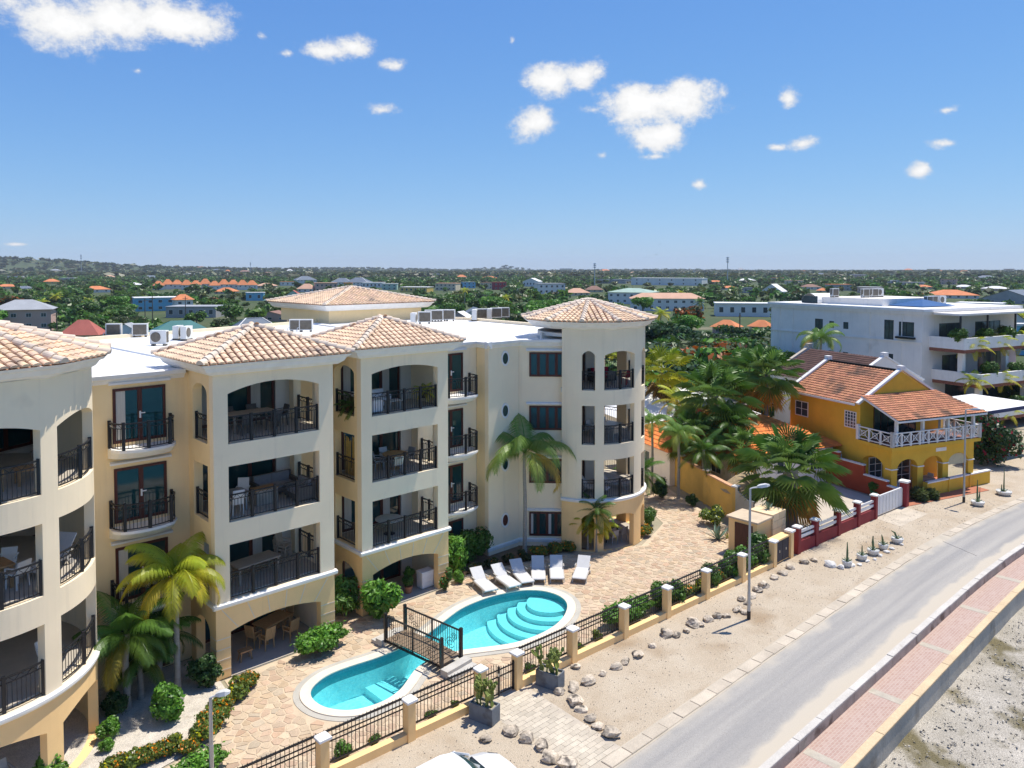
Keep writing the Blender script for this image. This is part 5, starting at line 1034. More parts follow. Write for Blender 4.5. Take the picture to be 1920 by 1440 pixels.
palm((*G(1318,938),0),3.4,CP,'green palm rising against the yellow boundary wall',s=.8,tw=1.1); palm((*G(1272,935),0),4.4,GP,'feathery palm beside the yellow boundary wall near the tower',s=.78,tw=1.0); palm((*at_depth(1225,52),0),5.0,GP,'curling frond palm close to the right tower edge',s=.7,tw=.9); palm((*at_depth(1205,50),0),2.1,CP,'short bright palm at the right tower side',s=.8); palm((*at_depth(1290,58),0),4.2,DP,'dark palm beside the white roofed house',s=.9)
for x,D,h,me_,s_,lb in ((1372,54,4.6,CP,.95,'feathery palm rising before the orange tiled roof'),(1300,54,3.6,FP,.95,'small fan palm behind the yellow boundary wall'),(1395,52,3.2,FP2,.95,'squat fan palm between bungalow and shelter'),(1330,62,5.6,CP,1.0,'feathery palm over the white roof edge'),(1500,62,5.2,CP2,.9,'yellow green palm at the back corner of the yellow house'),(1270,60,5.2,CP2,.9,'yellow green palm by the white roof near the tower'),(1425,54,2.6,DP,.9,'low dark palm behind the large fan palm')): palm((*at_depth(x,D),0),h,me_,lb,s=s_,tw=1.2)
# potted greenery on balconies
def potplant(loc,me,label,s,pr=.2,col=None):
    t=thing('potted_plant',label,'potted plant',loc); MB().lathe([(pr*.7,0),(pr,.3),(pr*1.05,.34),(pr*.9,.3)],12).build('pot',col or mat('terracotta',(.42,.19,.10),.8,.1,4.),t,True); o=mkobj('foliage',me,t,True); o.location=(0,0,.28); o.scale=(s,)*3
potplant((18.45,30.1,9),CP,'feathery potted palm behind the planter screen of the top side opening',.36); potplant((18.45,30.8,9),CP,'second feathery potted palm at the back of the top side opening',.32); potplant((21.9,29.6,9.35),CP2,'yellow spiky potted plant standing on the top balcony ledge',.3,.22,iron)
potplant((20.9,29.6,0.03),B1,'leafy pot plant in terracotta on the ground terrace',.4); potplant((21.5,30.4,.03),B2,'second leafy terracotta pot plant by the white cabinet',.45); potplant((19.6,29.3,.03),B1,'bush in a terracotta pot at the terrace arch',.38)

# ------------------------------------------------------------------ neighbours along the street
maroon=mat('maroon_paint',(.24,.03,.035),.7,.12,1.5,.1,30); rust=mat('rust_red_paint',(.38,.07,.03),.8,.1,1.2,.1,30); yel=mat('yellow_stucco',(.76,.45,.05),.85,.08,.8,.15,40,streak=((.36,.20,.04),.5)); wallyel=mat('boundary_yellow',(.66,.42,.11),.85,.1,.9,.15,40,patch=((.5,.33,.12),.8,.62,.2)); wht=mat('white_stucco',(.84,.79,.72),.85,.05,.6,.1,40,patch=((.62,.57,.50),.5,.62,.2),streak=((.45,.40,.34),.5)); brk=mat('red_brick_band',(.24,.10,.07),.85,.25,9.,.3,30)
rt_or=mat('orange_roof_tile',(.74,.22,.05),.8,.12,1.6,attr=True); rt_old=mat('weathered_roof_tile',(.46,.20,.11),.9,.2,1.2,attr=True,patch=((.13,.08,.055),.55,.52,.14)); rt_brown=mat('brown_roof_tile',(.10,.055,.045),.9,.2,1.,attr=True); blue=mat('blue_paint',(.015,.09,.25),.6,.1,1.); wglass=mat('window_glass',(.05,.07,.08),.08,.3,1.,spec=.6)
def corr(A,Bq,C,D,rows,cols,name,m,parent,amp=.035,local=True,rv=.18):
    "tiled slope: A-B eave, D-C ridge; barrel rows with stepped courses and a tone for each course"
    A,Bq,C,D=(Vector(p) for p in (A,Bq,C,D)); n=(Bq-A).cross(D-A).normalized(); V=[];F=[];K=[]
    for r in range(rows):
        t0,t1=r/rows,(r+1)/rows; a0,b0=A.lerp(D,t0),Bq.lerp(C,t0); a1,b1=A.lerp(D,t1),Bq.lerp(C,t1); base=len(V)
        for c in range(cols*3+1):
            q=c/(cols*3); h=amp*(.25,1,.25)[c%3] if c%3!=0 else 0; V+=[tuple(a0.lerp(b0,q)+n*(h+.04)),tuple(a1.lerp(b1,q)+n*(h+.0))]
        for c in range(cols*3): F.append((base+2*c,base+2*c+2,base+2*c+3,base+2*c+1))
        for c in range(cols):
            k=random.uniform(1-rv,1+rv); K+=[(k,k*random.uniform(.95,1.05),k)]*6
        K+=[(1,1,1)]*2
    me=npmesh(name,V,F,m,np.array(K,dtype=np.float32)); return tag(mkobj(name,me,parent,local),kind='stuff')
def win(parent,p,w,h,axis,fm,gm,nx=2,ny=1,local=True,t=.05,name='window',out=-1):
    "framed window centred at p on a wall; axis x: wall runs along x, out = side it looks to"
    x,y,z=p; mb=MB()
    def bx(a0,a1,z0,z1,d0,d1):
        if axis=='x': mb.box(x+a0,x+a1,min(y+out*d0,y+out*d1),max(y+out*d0,y+out*d1),z+z0,z+z1)
        else: mb.box(min(x+out*d0,x+out*d1),max(x+out*d0,x+out*d1),y+a0,y+a1,z+z0,z+z1)
    f=.06
    bx(-w/2,w/2,-h/2,-h/2+f,-.02,t); bx(-w/2,w/2,h/2-f,h/2,-.02,t)
    for i in range(nx+1): a=-w/2+w*i/nx; e=(0,f) if i==0 else (-f,0) if i==nx else (-.02,.02); bx(a+e[0],a+e[1],-h/2+f,h/2-f,-.02,t*.9)
    for i in range(1,ny): a=-h/2+h*i/ny; bx(-w/2+f,w/2-f,a-.018,a+.018,-.02,t*.8)
    o=mb.build(name,fm,parent,local)
    q=MB(); 
    if axis=='x': q.add([(x-w/2+.03,y+out*.015,z-h/2+.03),(x+w/2-.03,y+out*.015,z-h/2+.03),(x+w/2-.03,y+out*.015,z+h/2-.03),(x-w/2+.03,y+out*.015,z+h/2-.03)],[(0,1,2,3)])
    else: q.add([(x+out*.015,y-w/2+.03,z-h/2+.03),(x+out*.015,y+w/2-.03,z-h/2+.03),(x+out*.015,y+w/2-.03,z+h/2-.03),(x+out*.015,y-w/2+.03,z+h/2-.03)],[(0,1,2,3)])
    q.build('pane',gm,o,True if local else False); return o
# boundary wall
bw=thing('boundary_wall','long yellow garden wall with pale cap stones running back from the terrace','wall',(41.9,24.4,0))
pa,pb=(41.85,24.4),(48.6,36.9); d=Vector((pb[0]-pa[0],pb[1]-pa[1])); L_=d.length; d.normalize()
for k in range(4):
    a=Vector(pa)+d*L_*k/4; b=Vector(pa)+d*L_*(k+1)/4; h=2.0+.12*k; MB().bar((*a,h/2),(*b,h/2),.2,h).build('panel',wallyel,bw); MB().bar((*a,h+.04),(*b,h+.04),.3,.08).build('cap',white_trim if k>1 else mat('cap_terracotta',(.6,.34,.2),.9,.1,2.),bw); MB().box(a.x-.17,a.x+.17,a.y-.17,a.y+.17,0,h+.12).build('pier',wallyel,bw); MB().box(a.x-.21,a.x+.21,a.y-.21,a.y+.21,h+.12,h+.2).build('pier_cap',white_trim,bw)
t=thing('side_gate','tall grey steel side gate between the yellow wall and the ochre gatehouse','gate',(40.6,23.4,0)); MB().bar((41.7,24.2,1.0),(39.9,22.2,1.0),.06,1.9).build('panel',lampm,t); [MB().box(x-.08,x+.08,y-.08,y+.08,0,2.15).build('post',lampm,t) for x,y in ((41.75,24.25),(39.85,22.15))]
# gatehouse
gh=thing('gatehouse','small ochre gatehouse with brown door beside the picket fence','gatehouse',(38,20.8,0)); stb=mat('cut_stone_block',(.80,.60,.36),.9,.08,2.,.2,20,orand=.1)
MB().box(37.0,38.5,20.3,22.0,0,1.92).build('wall',ochre,gh); MB().box(36.9,38.6,20.2,22.1,1.92,2.02).build('roof',mortar,gh)
do=MB().box(36.955,36.998,20.55,21.6,.05,1.75).build('door',wood_dark,gh); MB().box(36.92,36.95,20.65,20.75,.9,1.0).build('handle',steel,do)
for r in range(5):
    n=3 if r%2 else 2
    for k in range(n): a=38.52+1.5*k/n; MB().box(a+.01,a+1.5/n-.01,20.2,21.6,.02+r*.42,.02+r*.42+.40).build('stone_block',stb,gh)
agave((39.3,20.9,2.12),14,.55,'grey green succulent clump growing on top of the gatehouse stone block',agm,'succulent')
mc=thing('meter_cabinet','dark two door meter cabinet between two ochre posts','cabinet',(37.7,19.3,0)); MB().box(36.95,38.42,19.22,19.62,.05,1.25).build('housing',ochre,mc); MB().box(36.9,38.45,19.15,19.66,1.25,1.33).build('lid',ochre,mc)
for a in (37.02,37.72): q=MB().box(a,a+.66,19.185,19.215,.12,1.18).build('door',mat('charcoal_slats',(.035,.035,.05),.6,.2,3.),mc); MB().box(a+.3,a+.36,19.16,19.184,.6,.72).build('handle',steel,q)
p_=thing('gate_post','ochre post with white cap between meter cabinet and maroon fence','post',(38.62,19.25,0)); MB().box(-.15,.15,-.15,.15,0,1.42).build('shaft',ochre,p_,True); MB().box(-.22,.22,-.22,.22,1.42,1.52).build('cap',white_trim,p_,True)
# maroon fence
mf=thing('maroon_fence','maroon garden fence with white double rails and white capped posts','fence',(44,19,0)); MU=[39.45,41.35,43.9,46.3,48.55]; mv=lambda u:19.25-(u-39.45)*.06
for i,u in enumerate(MU): post(u,mv(u),mf,1.45,.32,maroon)
for a,b in zip(MU[:-1],MU[1:]):
    MB().bar((a+.16,mv(a),.33),(b-.16,mv(b),.33),.2,.66).build('base_wall',maroon,mf)
    for z in (.86,1.14): MB().bar((a+.1,mv(a)-.0,z),(b-.1,mv(b)-.0,z),.06,.16).build('rail',white_p,mf)
    for q in (a+.2,b-.2):
        for z in (.76,1.0,1.24): MB().box(q-.05,q+.05,mv(q)-.05,mv(q)+.05,z-.04,z+.04).build('bracket',maroon,mf)
wg=thing('driveway_gate','plain white sliding driveway gate between maroon posts','gate',(50.4,18.6,0)); MB().bar((48.8,18.72,.68),(52.2,18.42,.68),.06,1.16).build('panel',white_p,wg); MB().bar((48.8,18.72,1.29),(52.2,18.42,1.29),.09,.06).build('top_rail',white_p,wg); [MB().bar((48.85+.42*k,18.70-.037*k-.035,.12),(48.85+.42*k,18.70-.037*k-.035,1.25),.03).build('batten',white_p,wg) for k in range(9)]
gp=thing('maroon_post','single maroon gate post with white cap beside the red paved entrance','post',(52.55,18.35,0)); MB().box(-.22,.22,-.22,.22,0,1.6).build('shaft',maroon,gp,True); MB().box(-.28,.28,-.28,.28,1.6,1.72).build('cap',white_trim,gp,True)
MB().sheet([(39.3,19.4),(52.3,18.6),(54.3,24.5),(48,29),(42.2,24.6),(39.8,22.0)],.006).build('driveway',mat('sandy_drive',(.52,.45,.36),.95,.1,.7,.2,20,fine=.1),kind='structure')
MB().sheet([(48.6,18.7),(52.4,18.4),(52.0,16.7),(48.2,17.0)],.010).build('drive_apron',concrete,kind='structure')
V_=thing('stepped_wall','rust red garden wall stepping down with a white coping beside the driveway','wall',(53.5,21.5,0)); sp=[((54.9,25.2),(54.35,23.4),2.35),((54.35,23.4),(53.75,21.4),1.9),((53.75,21.4),(53.15,19.6),1.25),((53.15,19.6),(52.75,18.5),.95)]
for a,b,h in sp: MB().bar((*a,h/2),(*b,h/2),.2,h).build('panel',rust,V_); MB().bar((*a,h+.04),(*b,h+.04),.28,.08).build('coping',white_trim,V_)
# yellow house
A_=R(-21); YO=(53.2,19.4); yh=thing('yellow_house','yellow two storey house with weathered tiled roofs, white balcony rails and arcade','house',YO,A_)
LX=lambda o,d,n:plane(o,d,n)
def yb(x0,x1,y0,y1,z0,z1,name,m): return MB().box(x0,x1,y0,y1,z0,z1).build(name,m,yh,True)
EZ,AZ=6.05,8.15
wallmb(plane((0,.3),(1,0),(0,1)),.3,8.3,0,3.3,[(.85,2.75,.0,1.95,.62),(3.3,5.2,0,1.95,.62),(5.75,7.75,0,1.95,.62)],.4).build('arcade_wall',yel,yh,True)
wallmb(plane((.3,0),(0,1),(1,0)),.702,3.0,0,3.3,[(.95,2.75,0,1.95,.62)],.4).build('arcade_wall',yel,yh,True)
for x in (.575,3.025,5.475,8.03): yb(x-.31,x+.31,.24,.76,1.93,2.0,'capital',white_trim)
yb(0,8.6,0,3.0,3.302,3.55,'balcony_slab',yel); yb(.02,8.58,.02,3.0,3.552,3.57,'balcony_floor',mat('red_floor_tile',(.30,.13,.08),.6,.1,3.))
wallmb(plane((.3,0),(0,1),(1,0)),3.0,9.9,0,EZ,[(8.0,9.3,4.2,5.3,0),(3.35,4.35,4.2,5.35,0),(4.6,5.4,.02,2.1,0)],.25).build('side_wall',yel,yh,True)
wallmb(plane((0,3.0),(1,0),(0,1)),.552,8.1,0,EZ,[(1.6,3.6,3.6,5.7,0),(4.3,5.7,3.6,5.7,0),(1.2,2.4,.6,2.1,0),(3.6,5.2,.05,2.2,0)],.25).build('front_wall',yel,yh,True)
yb(7.85,8.1,3.252,9.648,0,EZ,'side_wall',yel); yb(.552,7.848,9.65,9.9,0,EZ,'back_wall',yel)
for y in (2.95,9.75): MB().add([(.25,y,EZ),(8.15,y,EZ),(4.2,y,AZ),(.25,y+.25,EZ),(8.15,y+.25,EZ),(4.2,y+.25,AZ)],[(0,1,2),(5,4,3),(0,3,4,1),(1,4,5,2),(2,5,3,0)]).build('gable',yel,yh,True)
for y in (2.87,9.80):
    for s_ in (-1,1):
        MB().bar((4.2+s_*4.15,y+.15,EZ+.02),(4.2,y+.15,AZ+.2),.30,.14,up=(0,0,1)).build('gable_coping',white_trim,yh,True)
    MB().box(4.02,4.38,y-.08,y+.38,AZ+.12,AZ+.42).build('finial',white_trim,yh,True)
ro=MB().add([(.05,3.2,EZ+.02),(.05,9.75,EZ+.02),(4.2,9.75,AZ),(4.2,3.2,AZ),(8.35,3.2,EZ+.02),(8.35,9.75,EZ+.02)],[(0,1,2,3),(3,2,5,4)]).build('roof',rt_old,yh,True)
corr((.0,9.75,EZ),(.0,3.2,EZ),(4.2,3.2,AZ),(4.2,9.75,AZ),16,24,'tiles',rt_old,ro); corr((8.4,3.2,EZ),(8.4,9.75,EZ),(4.2,9.75,AZ),(4.2,3.2,AZ),16,24,'tiles',rt_old,ro)
MB().tube([(4.2,3.2,AZ+.03),(4.2,9.75,AZ+.03)],.11,8).build('ridge',rt_or,ro,True); MB().bar((-.04,3.2,EZ-.08),(-.04,9.75,EZ-.08),.1,.14).build('eave_gutter',white_trim,ro,True)
aw=MB().add([(.1,-.35,5.42),(8.7,-.35,5.42),(7.6,2.94,6.62),(.25,2.94,6.62)],[(0,1,2,3)]).build('veranda_roof',rt_old,yh,True); corr((.1,-.38,5.44),(8.75,-.38,5.44),(7.6,2.94,6.64),(.25,2.94,6.64),13,30,'tiles',rt_old,aw); MB().bar((.1,-.35,5.34),(8.7,-.35,5.34),.08,.12).build('beam',white_trim,aw,True); MB().bar((.12,-.35,5.36),(.28,2.9,6.56),.08,.12).build('beam',white_trim,aw,True)
for x in (.6,3.05,5.5,8.05): yb(x-.09,x+.09,.12,.30,3.572,5.40,'veranda_post',white_trim)
def xrail(a,b,n):
    a,b=Vector(a),Vector(b); ro_=MB().bar(a+Vector((0,0,.92)),b+Vector((0,0,.92)),.09,.07).build('balcony_rail',white_trim,yh,True); MB().bar(a+Vector((0,0,.1)),b+Vector((0,0,.1)),.07,.06).build('bottom_rail',white_trim,ro_,True)
    for i in range(n+1): p=a.lerp(b,i/n); w=.1 if i in(0,n) else .05; MB().box(p.x-w,p.x+w,p.y-w,p.y+w,p.z,p.z+(1.05 if i in (0,n) else .93)).build('post',white_trim,ro_,True)
    for i in range(n):
        p,q=a.lerp(b,i/n),a.lerp(b,(i+1)/n); z=Vector((0,0,1)); MB().bar(p+z*.13,q+z*.89,.04).build('brace',white_trim,ro_,True); MB().bar(p+z*.89,q+z*.13,.034).build('brace',white_trim,ro_,True)
        c0,c1=p.lerp(q,.3),p.lerp(q,.7); m1=MB(); m1.bar(c0+z*.34,c1+z*.34,.03); m1.bar(c0+z*.68,c1+z*.68,.03); m1.bar(c0+z*.34,c0+z*.68,.03); m1.bar(c1+z*.34,c1+z*.68,.03); m1.build('diamond',white_trim,ro_,True)
xrail((.08,.06,3.57),(8.52,.06,3.57),10); xrail((.08,2.95,3.57),(.08,.06,3.57),3); xrail((8.52,.06,3.57),(8.52,2.95,3.57),3)
win(yh,(.3,8.65,4.75),1.36,1.16,'y',white_trim,wglass,2,2); win(yh,(.3,3.85,4.78),1.06,1.2,'y',white_trim,wglass,4,5); MB().box(.26,.34,4.6,5.4,.05,2.1).build('door',white_p,yh,True)
win(yh,(2.6,3.0,4.65),2.06,2.16,'x',wood_dark,glass,3,1,name='glazed_door'); win(yh,(5.0,3.0,4.65),1.46,2.16,'x',wood_dark,glass,2,1,name='glazed_door'); win(yh,(1.8,3.0,1.35),1.26,1.56,'x',white_trim,wglass,2,3); win(yh,(4.4,3.0,1.12),1.66,2.2,'x',white_trim,wglass,2,4,name='glazed_door')
MB().box(4.5,5.5,.275,.298,2.85,3.1).build('name_plate',white_trim,yh,True); MB().box(5.75,7.75,.42,.46,1.75,2.5).build('roller_blind',mat('cream_blind',(.55,.50,.32),.9,.1,2.),yh,True)
def yw(x,y,z=0): a=math.cos(A_),math.sin(A_); return (YO[0]+x*a[0]-y*a[1],YO[1]+x*a[1]+y*a[0],z)
MB().sheet([yw(-.3,-1.4)[:2],yw(8.4,-.9)[:2],yw(8.4,3)[:2],yw(.2,3)[:2]],.03).build('terrace',mat('terracotta_paving',(.42,.16,.09),.8,.12,2.,.1,20),kind='structure')
tw=thing('terrace_wall','low yellow terrace wall with white coping in front of the yellow house','wall',(56,18,0)); ta,tb=Vector((55.9,18.15)),Vector((62.9,16.2))
for k in range(3): a,b=ta.lerp(tb,k/3),ta.lerp(tb,(k+1)/3); MB().bar((*a,.45),(*b,.45),.18,.9).build('panel',yel,tw); MB().bar((*a,.94),(*b,.94),.3,.08).build('coping',white_trim,tw); MB().box(a.x-.14,a.x+.14,a.y-.14,a.y+.14,0,.98).build('pier',yel,tw)
sofa(yw(1.7,1.9,.03),A_,1.7,mat('pale_blue_cushion',(.48,.55,.60),.9,.05,5.),'white framed sofa with pale cushions under the yellow arcade',white_p); table(yw(4.4,1.2,.03),A_,1.5,.8,old_wood,'pale topped table on the terrace under the yellow arcade'); chair(yw(5.4,1.6,.03),A_-1.5,white_p,'white chair beside the arcade table')
potplant(yw(-.2,1.2,.03),B1,'bushy plant in a glazed green pot at the arcade corner',.5,.3,mat('green_glaze',(.03,.22,.10),.3,.1,3.)); bush(yw(1.7,-.7),bushmesh('ag',14,LO,1100,(.5,.5,.45),.16,lump=6,elong=4),'grey green spiky shrub before the first arcade pillar',s=1.0); bush(yw(2.8,-.8),bushmesh('ag',14,LO,1100,(.5,.5,.45),.16,lump=6,elong=4),'second spiky shrub behind the terrace wall',s=.8); bush(yw(7.0,.6),B3,'dark shrub in the last arcade opening',s=.5)
sofa(yw(3.2,2.1,3.58),A_,1.6,dark_fab,'dark blue sofa on the white railed balcony')
bush((*at_depth(1860,60),0),bushmesh('boug',15,LD,6000,(2.1,1.9,1.9),.16,(.07,(8.,.25,1.2)),lump=22,lr=.34),'large bougainvillea with crimson flowers right of the yellow house',s=1.15); bush((*at_depth(1840,64),0),bushmesh('ban',16,LB,1600,(1.5,1.4,1.4),.4,lump=8,elong=2.5),'broad leaved bright green clump behind the bougainvillea',s=1.3)
# white gabled house behind
A2=R(-20); wh=thing('white_gable_house','white house with dark brown roof and small grey windows behind the yellow house','house',(64.6,27.5,0),A2)
def gable_body(t,w,d_,ez,az_,wm,rm,name='wall'):
    MB().box(0,w,0,d_,0,ez).build(name,wm,t,True)
    for y in (0,d_-.25): MB().add([(0,y,ez),(w,y,ez),(w/2,y,az_),(0,y+.25,ez),(w,y+.25,ez),(w/2,y+.25,az_)],[(0,1,2),(5,4,3),(0,3,4,1),(1,4,5,2),(2,5,3,0)]).build('gable',wm,t,True)
gable_body(wh,9.5,9,5.6,7.9,wht,rt_brown)
r2=MB().add([(-.2,.28,5.6),(-.2,8.7,5.6),(4.75,8.7,7.8),(4.75,.28,7.8),(9.7,.28,5.6),(9.7,8.7,5.6)],[(0,1,2,3),(3,2,5,4)]).build('roof',rt_brown,wh,True); corr((-.2,8.7,5.6),(-.2,.28,5.6),(4.75,.28,7.8),(4.75,8.7,7.8),16,26,'tiles',rt_brown,r2)
for y in (-.02,8.75):
    for s_ in (-1,1): MB().bar((4.75+s_*4.85,y+.14,5.62),(4.75,y+.14,8.0),.34,.14).build('gable_coping',white_trim if y<1 else concrete,wh,True)
    MB().box(4.5,5.0,y-.08,y+.36,7.95,8.3).build('finial',white_trim if y<1 else concrete,wh,True)
for x,z in ((3.3,4.6),(4.1,4.8),(6.6,5.4),(6.4,3.1),(8.4,3.6)): win(wh,(x,0,z),.55,.85 if z>4 else .7,'x',concrete,wglass,1,3)
cp=thing('white_carport','white sheet metal carport roof right of the yellow house','carport',(*G(1780,755,4.4),0),R(-15)); MB().box(0,7.5,-3.2,2.5,4.1,4.2).build('roof_sheet',white_trim,cp,True); MB().box(-.05,7.55,-3.28,-3.2,3.95,4.22).build('fascia',mat('dark_blue_trim',(.03,.04,.12),.6,.1,2.),cp,True); [MB().box(x-.06,x+.06,y-.06,y+.06,0,4.1).build('post',lampm,cp,True) for x in (.3,7.2) for y in (-2.9,2.2)]
# orange tiled bungalow and white roofed house behind the palms
def hiphouse(name,label,cat,loc,rz,w,d_,ez,az_,wm,rm,over=.5,rl=.35,rows=9,cols=None,wins=3,group=None,wmat=None,tiles=True,ridge=None):
    t=thing(name,label,cat,loc,rz,group); MB().box(-w/2,w/2,-d_/2,d_/2,0,ez).build('wall',wm,t,True); a,b=w/2+over,d_/2+over; k=max(0,(w-d_)/2)*.98+.02
    P=[(-a,-b,ez),(a,-b,ez),(a,b,ez),(-a,b,ez)]; Q=[(-k,0,az_),(k,0,az_)]
    r_=MB().add(P+Q,[(0,1,5,4),(1,2,5),(2,3,4,5),(3,0,4),(3,2,1,0)]).build('roof',rm,t,True); setcol(r_.data,(1,1,1))
    if tiles:
        corr(P[0],P[1],Q[1],Q[0],rows,cols or int(w/.28),'tiles',rm,r_); corr(P[3],P[0],Q[0],Q[0],rows,cols or int(d_/.28),'tiles',rm,r_)
    elif ridge:
        for p,q in ((P[0],Q[0]),(P[1],Q[1]),(P[3],Q[0]),(P[2],Q[1]),(Q[0],Q[1])): MB().bar((*p[:2],p[2]+.03),(*q[:2],q[2]+.05),.25,.08).build('ridge_cap',ridge,r_,True)
    for i in range(wins):
        x=-w/2+w*(i+.5)/wins; win(t,(x,-d_/2,ez*.55 if ez<4 else ez*.75),min(1.3,w/wins*.5),1.1,'x',wmat or white_trim,wglass,2,1)
        if ez>4.5: win(t,(x,-d_/2,ez*.28),min(1.3,w/wins*.5),1.1,'x',wmat or white_trim,wglass,2,1)
    n2=max(1,int(d_/3.5))
    for i in range(n2): win(t,(-w/2,-d_/2+d_*(i+.5)/n2,ez*.55 if ez<4 else ez*.75),min(1.2,d_/n2*.5),1.,'y',wmat or white_trim,wglass,2,1)
    return t
hiphouse('tiled_bungalow','low bungalow with bright orange tiled roof and white porch posts behind the palms','house',(52.3,29.2,0),R(-22),9.,7.,2.7,4.5,wht,rt_or,.7); 
ob=hiphouse('tiled_wing','orange tiled side wing behind the yellow boundary wall','house',(48.9,33.6,0),R(-22),5.5,6.5,2.6,4.1,wht,rt_or,.6,wins=2)
hiphouse('white_roofed_house','house with plain white roof behind the fan palms beside the right tower','house',(56.5,40.0,0),R(-22),11.,9.,3.0,5.2,wht,roof_white,.7,tiles=False,ridge=white_trim)
t=thing('maroon_shed','flat roofed maroon shed between the palms','shed',(55.0,34.0,0),R(-22)); MB().box(-2.2,2.2,-1.5,1.5,0,4.4).build('wall',maroon,t,True); MB().box(-2.4,2.4,-1.7,1.7,4.4,4.55).build('roof',mat('grey_flat_roof',(.4,.4,.4),.9,.1,1.),t,True)
t=thing('thatched_shelter','small thatched shelter beside the large fan palm','shelter',(43.6,24.6,0)); MB().lathe([(1.7,1.55),(1.5,1.75),(.8,2.35),(.1,2.75)],14).build('thatch',mat('palm_thatch',(.42,.32,.19),.95,.25,6.,.9,14,stretch=(1,1,.3)),t,True); [MB().tube([(1.2*math.cos(a),1.2*math.sin(a),0),(1.2*math.cos(a),1.2*math.sin(a),1.7)],.06,6).build('post',bark,t,True) for a in (.6,2.2,3.7,5.3)]
t=thing('blue_car','blue pickup parked beyond the palms near the white roofed house','car',(*at_depth(1279,84),0),R(30)); loft([csec(x,w,.35,zs,zt) for x,w,zs,zt in ((-2.3,.8,.9,.95),(-2.2,.88,1.0,1.05),(.5,.9,1.0,1.05),(1.5,.88,1.0,1.08),(2.3,.8,.85,.9))]).build('body',blue,t,True,True); loft([[(x,-w,1.0),(x,-w*.85,zt),(x,w*.85,zt),(x,w,1.0)] for x,w,zt in ((-.9,.85,1.1),(-.6,.82,1.75),(.6,.82,1.75),(1.2,.85,1.1))]).build('cabin',glass,t,True); MB().box(-.6,.6,-.68,.68,1.75,1.79).build('roof_panel',blue,t,True)
for x in (-1.5,1.5):
    for y in (-.85,.85): MB().lathe([(.2,-.1),(.36,-.1),(.36,.1),(.2,.1)],14).xf(Matrix.Translation((x,y,.36))@Matrix.Rotation(math.pi/2,4,'X')).build('wheel',tyre,t,True)
# white apartment building with planted terraces
A3=R(-15); wa=thing('white_apartment_building','white four storey apartment building with planted terraces and brick red bands','apartment building',(83.4,27.7,0),A3)
wallmb(plane((0,0),(0,1),(1,0)),0,20,0,11.1,[(12.2,13.3,8.3,9.8,0),(10.6,11.4,8.8,9.7,0),(8.7,9.5,8.8,9.7,0),(10.6,11.4,5.4,6.3,0),(8.7,9.5,5.4,6.3,0),(3.2,4.3,8.,10.2,0),(3.2,4.3,4.6,6.6,0),(.9,2.6,8.6,10.1,0)],.4).build('side_wall',wht,wa,True)
MB().box(.402,17,.0,19.95,0,10.9).build('core',wht,wa,True)
for y,z,w,h in ((12.75,9.05,1.1,1.5),(11.0,9.25,.8,.9),(9.1,9.25,.8,.9),(11.0,5.85,.8,.9),(9.1,5.85,.8,.9),(3.75,9.1,1.1,2.2),(3.75,5.6,1.1,2.0),(1.75,9.35,1.7,1.5)): win(wa,(.05,y,z),w,h,'y',iron if w>1 else white_trim,wglass,2 if w>1 else 1,1)
MB().box(-.35,0,.7,2.8,8.35,8.55).build('window_box',iron,wa,True); MB().box(-.12,-.001,0,20,8.0,8.12).build('string_course',wht,wa,True); MB().box(-.18,17.3,-.2,20.1,10.902,11.2).build('cornice',wht,wa,True); MB().box(-.3,17.5,-.35,20.3,11.2,11.5).build('parapet',white_trim,wa,True); MB().box(.2,17,.2,19.8,11.5,11.52).build('flat_roof',roof_white,wa,True)
MB().box(2,12,6,14,11.52,12.3).build('upper_roof',wht,wa,True); MB().add([(3,2,11.6),(9,2,11.6),(9,6,11.6),(3,6,11.6),(6,4,12.3)],[(0,1,4),(1,2,4),(2,3,4),(3,0,4)]).build('blue_awning',blue,wa,True)
mb=MB()
for k in range(9): a0,a1=math.pi*k/9,math.pi*(k+1)/9; mb.add([(1+0,15.0+1.2*math.cos(a0),11.6+1.1*math.sin(a0)),(1,15.0+1.2*math.cos(a1),11.6+1.1*math.sin(a1)),(5,15.0+1.2*math.cos(a1),11.6+1.1*math.sin(a1)),(5,15.0+1.2*math.cos(a0),11.6+1.1*math.sin(a0))],[(0,1,2,3)])
mb.build('vault',white_trim,wa,True); MB().prism([(1.02,13.85),(1.04,13.85),(1.04,16.15),(1.02,16.15)],11.55,12.4).build('vault_end',wglass,wa,True)
for y in (2.2,6.,16.5,18.5): MB().box(-.06,0,y,y+.08,3 if y<10 else 6,11.0).build('drainpipe',wht,wa,True)
for k,(z0,z1,yf,x0,x1) in enumerate(((7.25,8.75,-3.6,1.2,17.5),(3.9,5.3,-5.0,1.8,19),(.9,2.1,-6.3,2.4,20.5))):
    mb=MB(); MB().box(x0,x1,yf,-.002,z0,z0+.35).build('terrace_slab',brk,wa,True); MB().box(x0-.12,x1+.12,yf-.12,yf+.12,z0+.352,z1).build('terrace_parapet',white_trim,wa,True); MB().box(x0-.12,x0+.12,yf+.122,-.004,z0+.352,z1).build('terrace_parapet',white_trim,wa,True)
    for x in (x0+.6,(x0+x1)/2,x1-.8): MB().box(x,x+.5,yf+.5,yf+1.0,z0-3. if k<2 else 0,z0).build('column',wht,wa,True)
    win(wa,(x0+3.4,-.0,z0+1.6),3.6,2.2,'x',iron,wglass,3,1,name='glazed_front'); win(wa,(x0+10.2,-.0,z0+1.6),4.6,2.2,'x',iron,wglass,4,1,name='glazed_front')
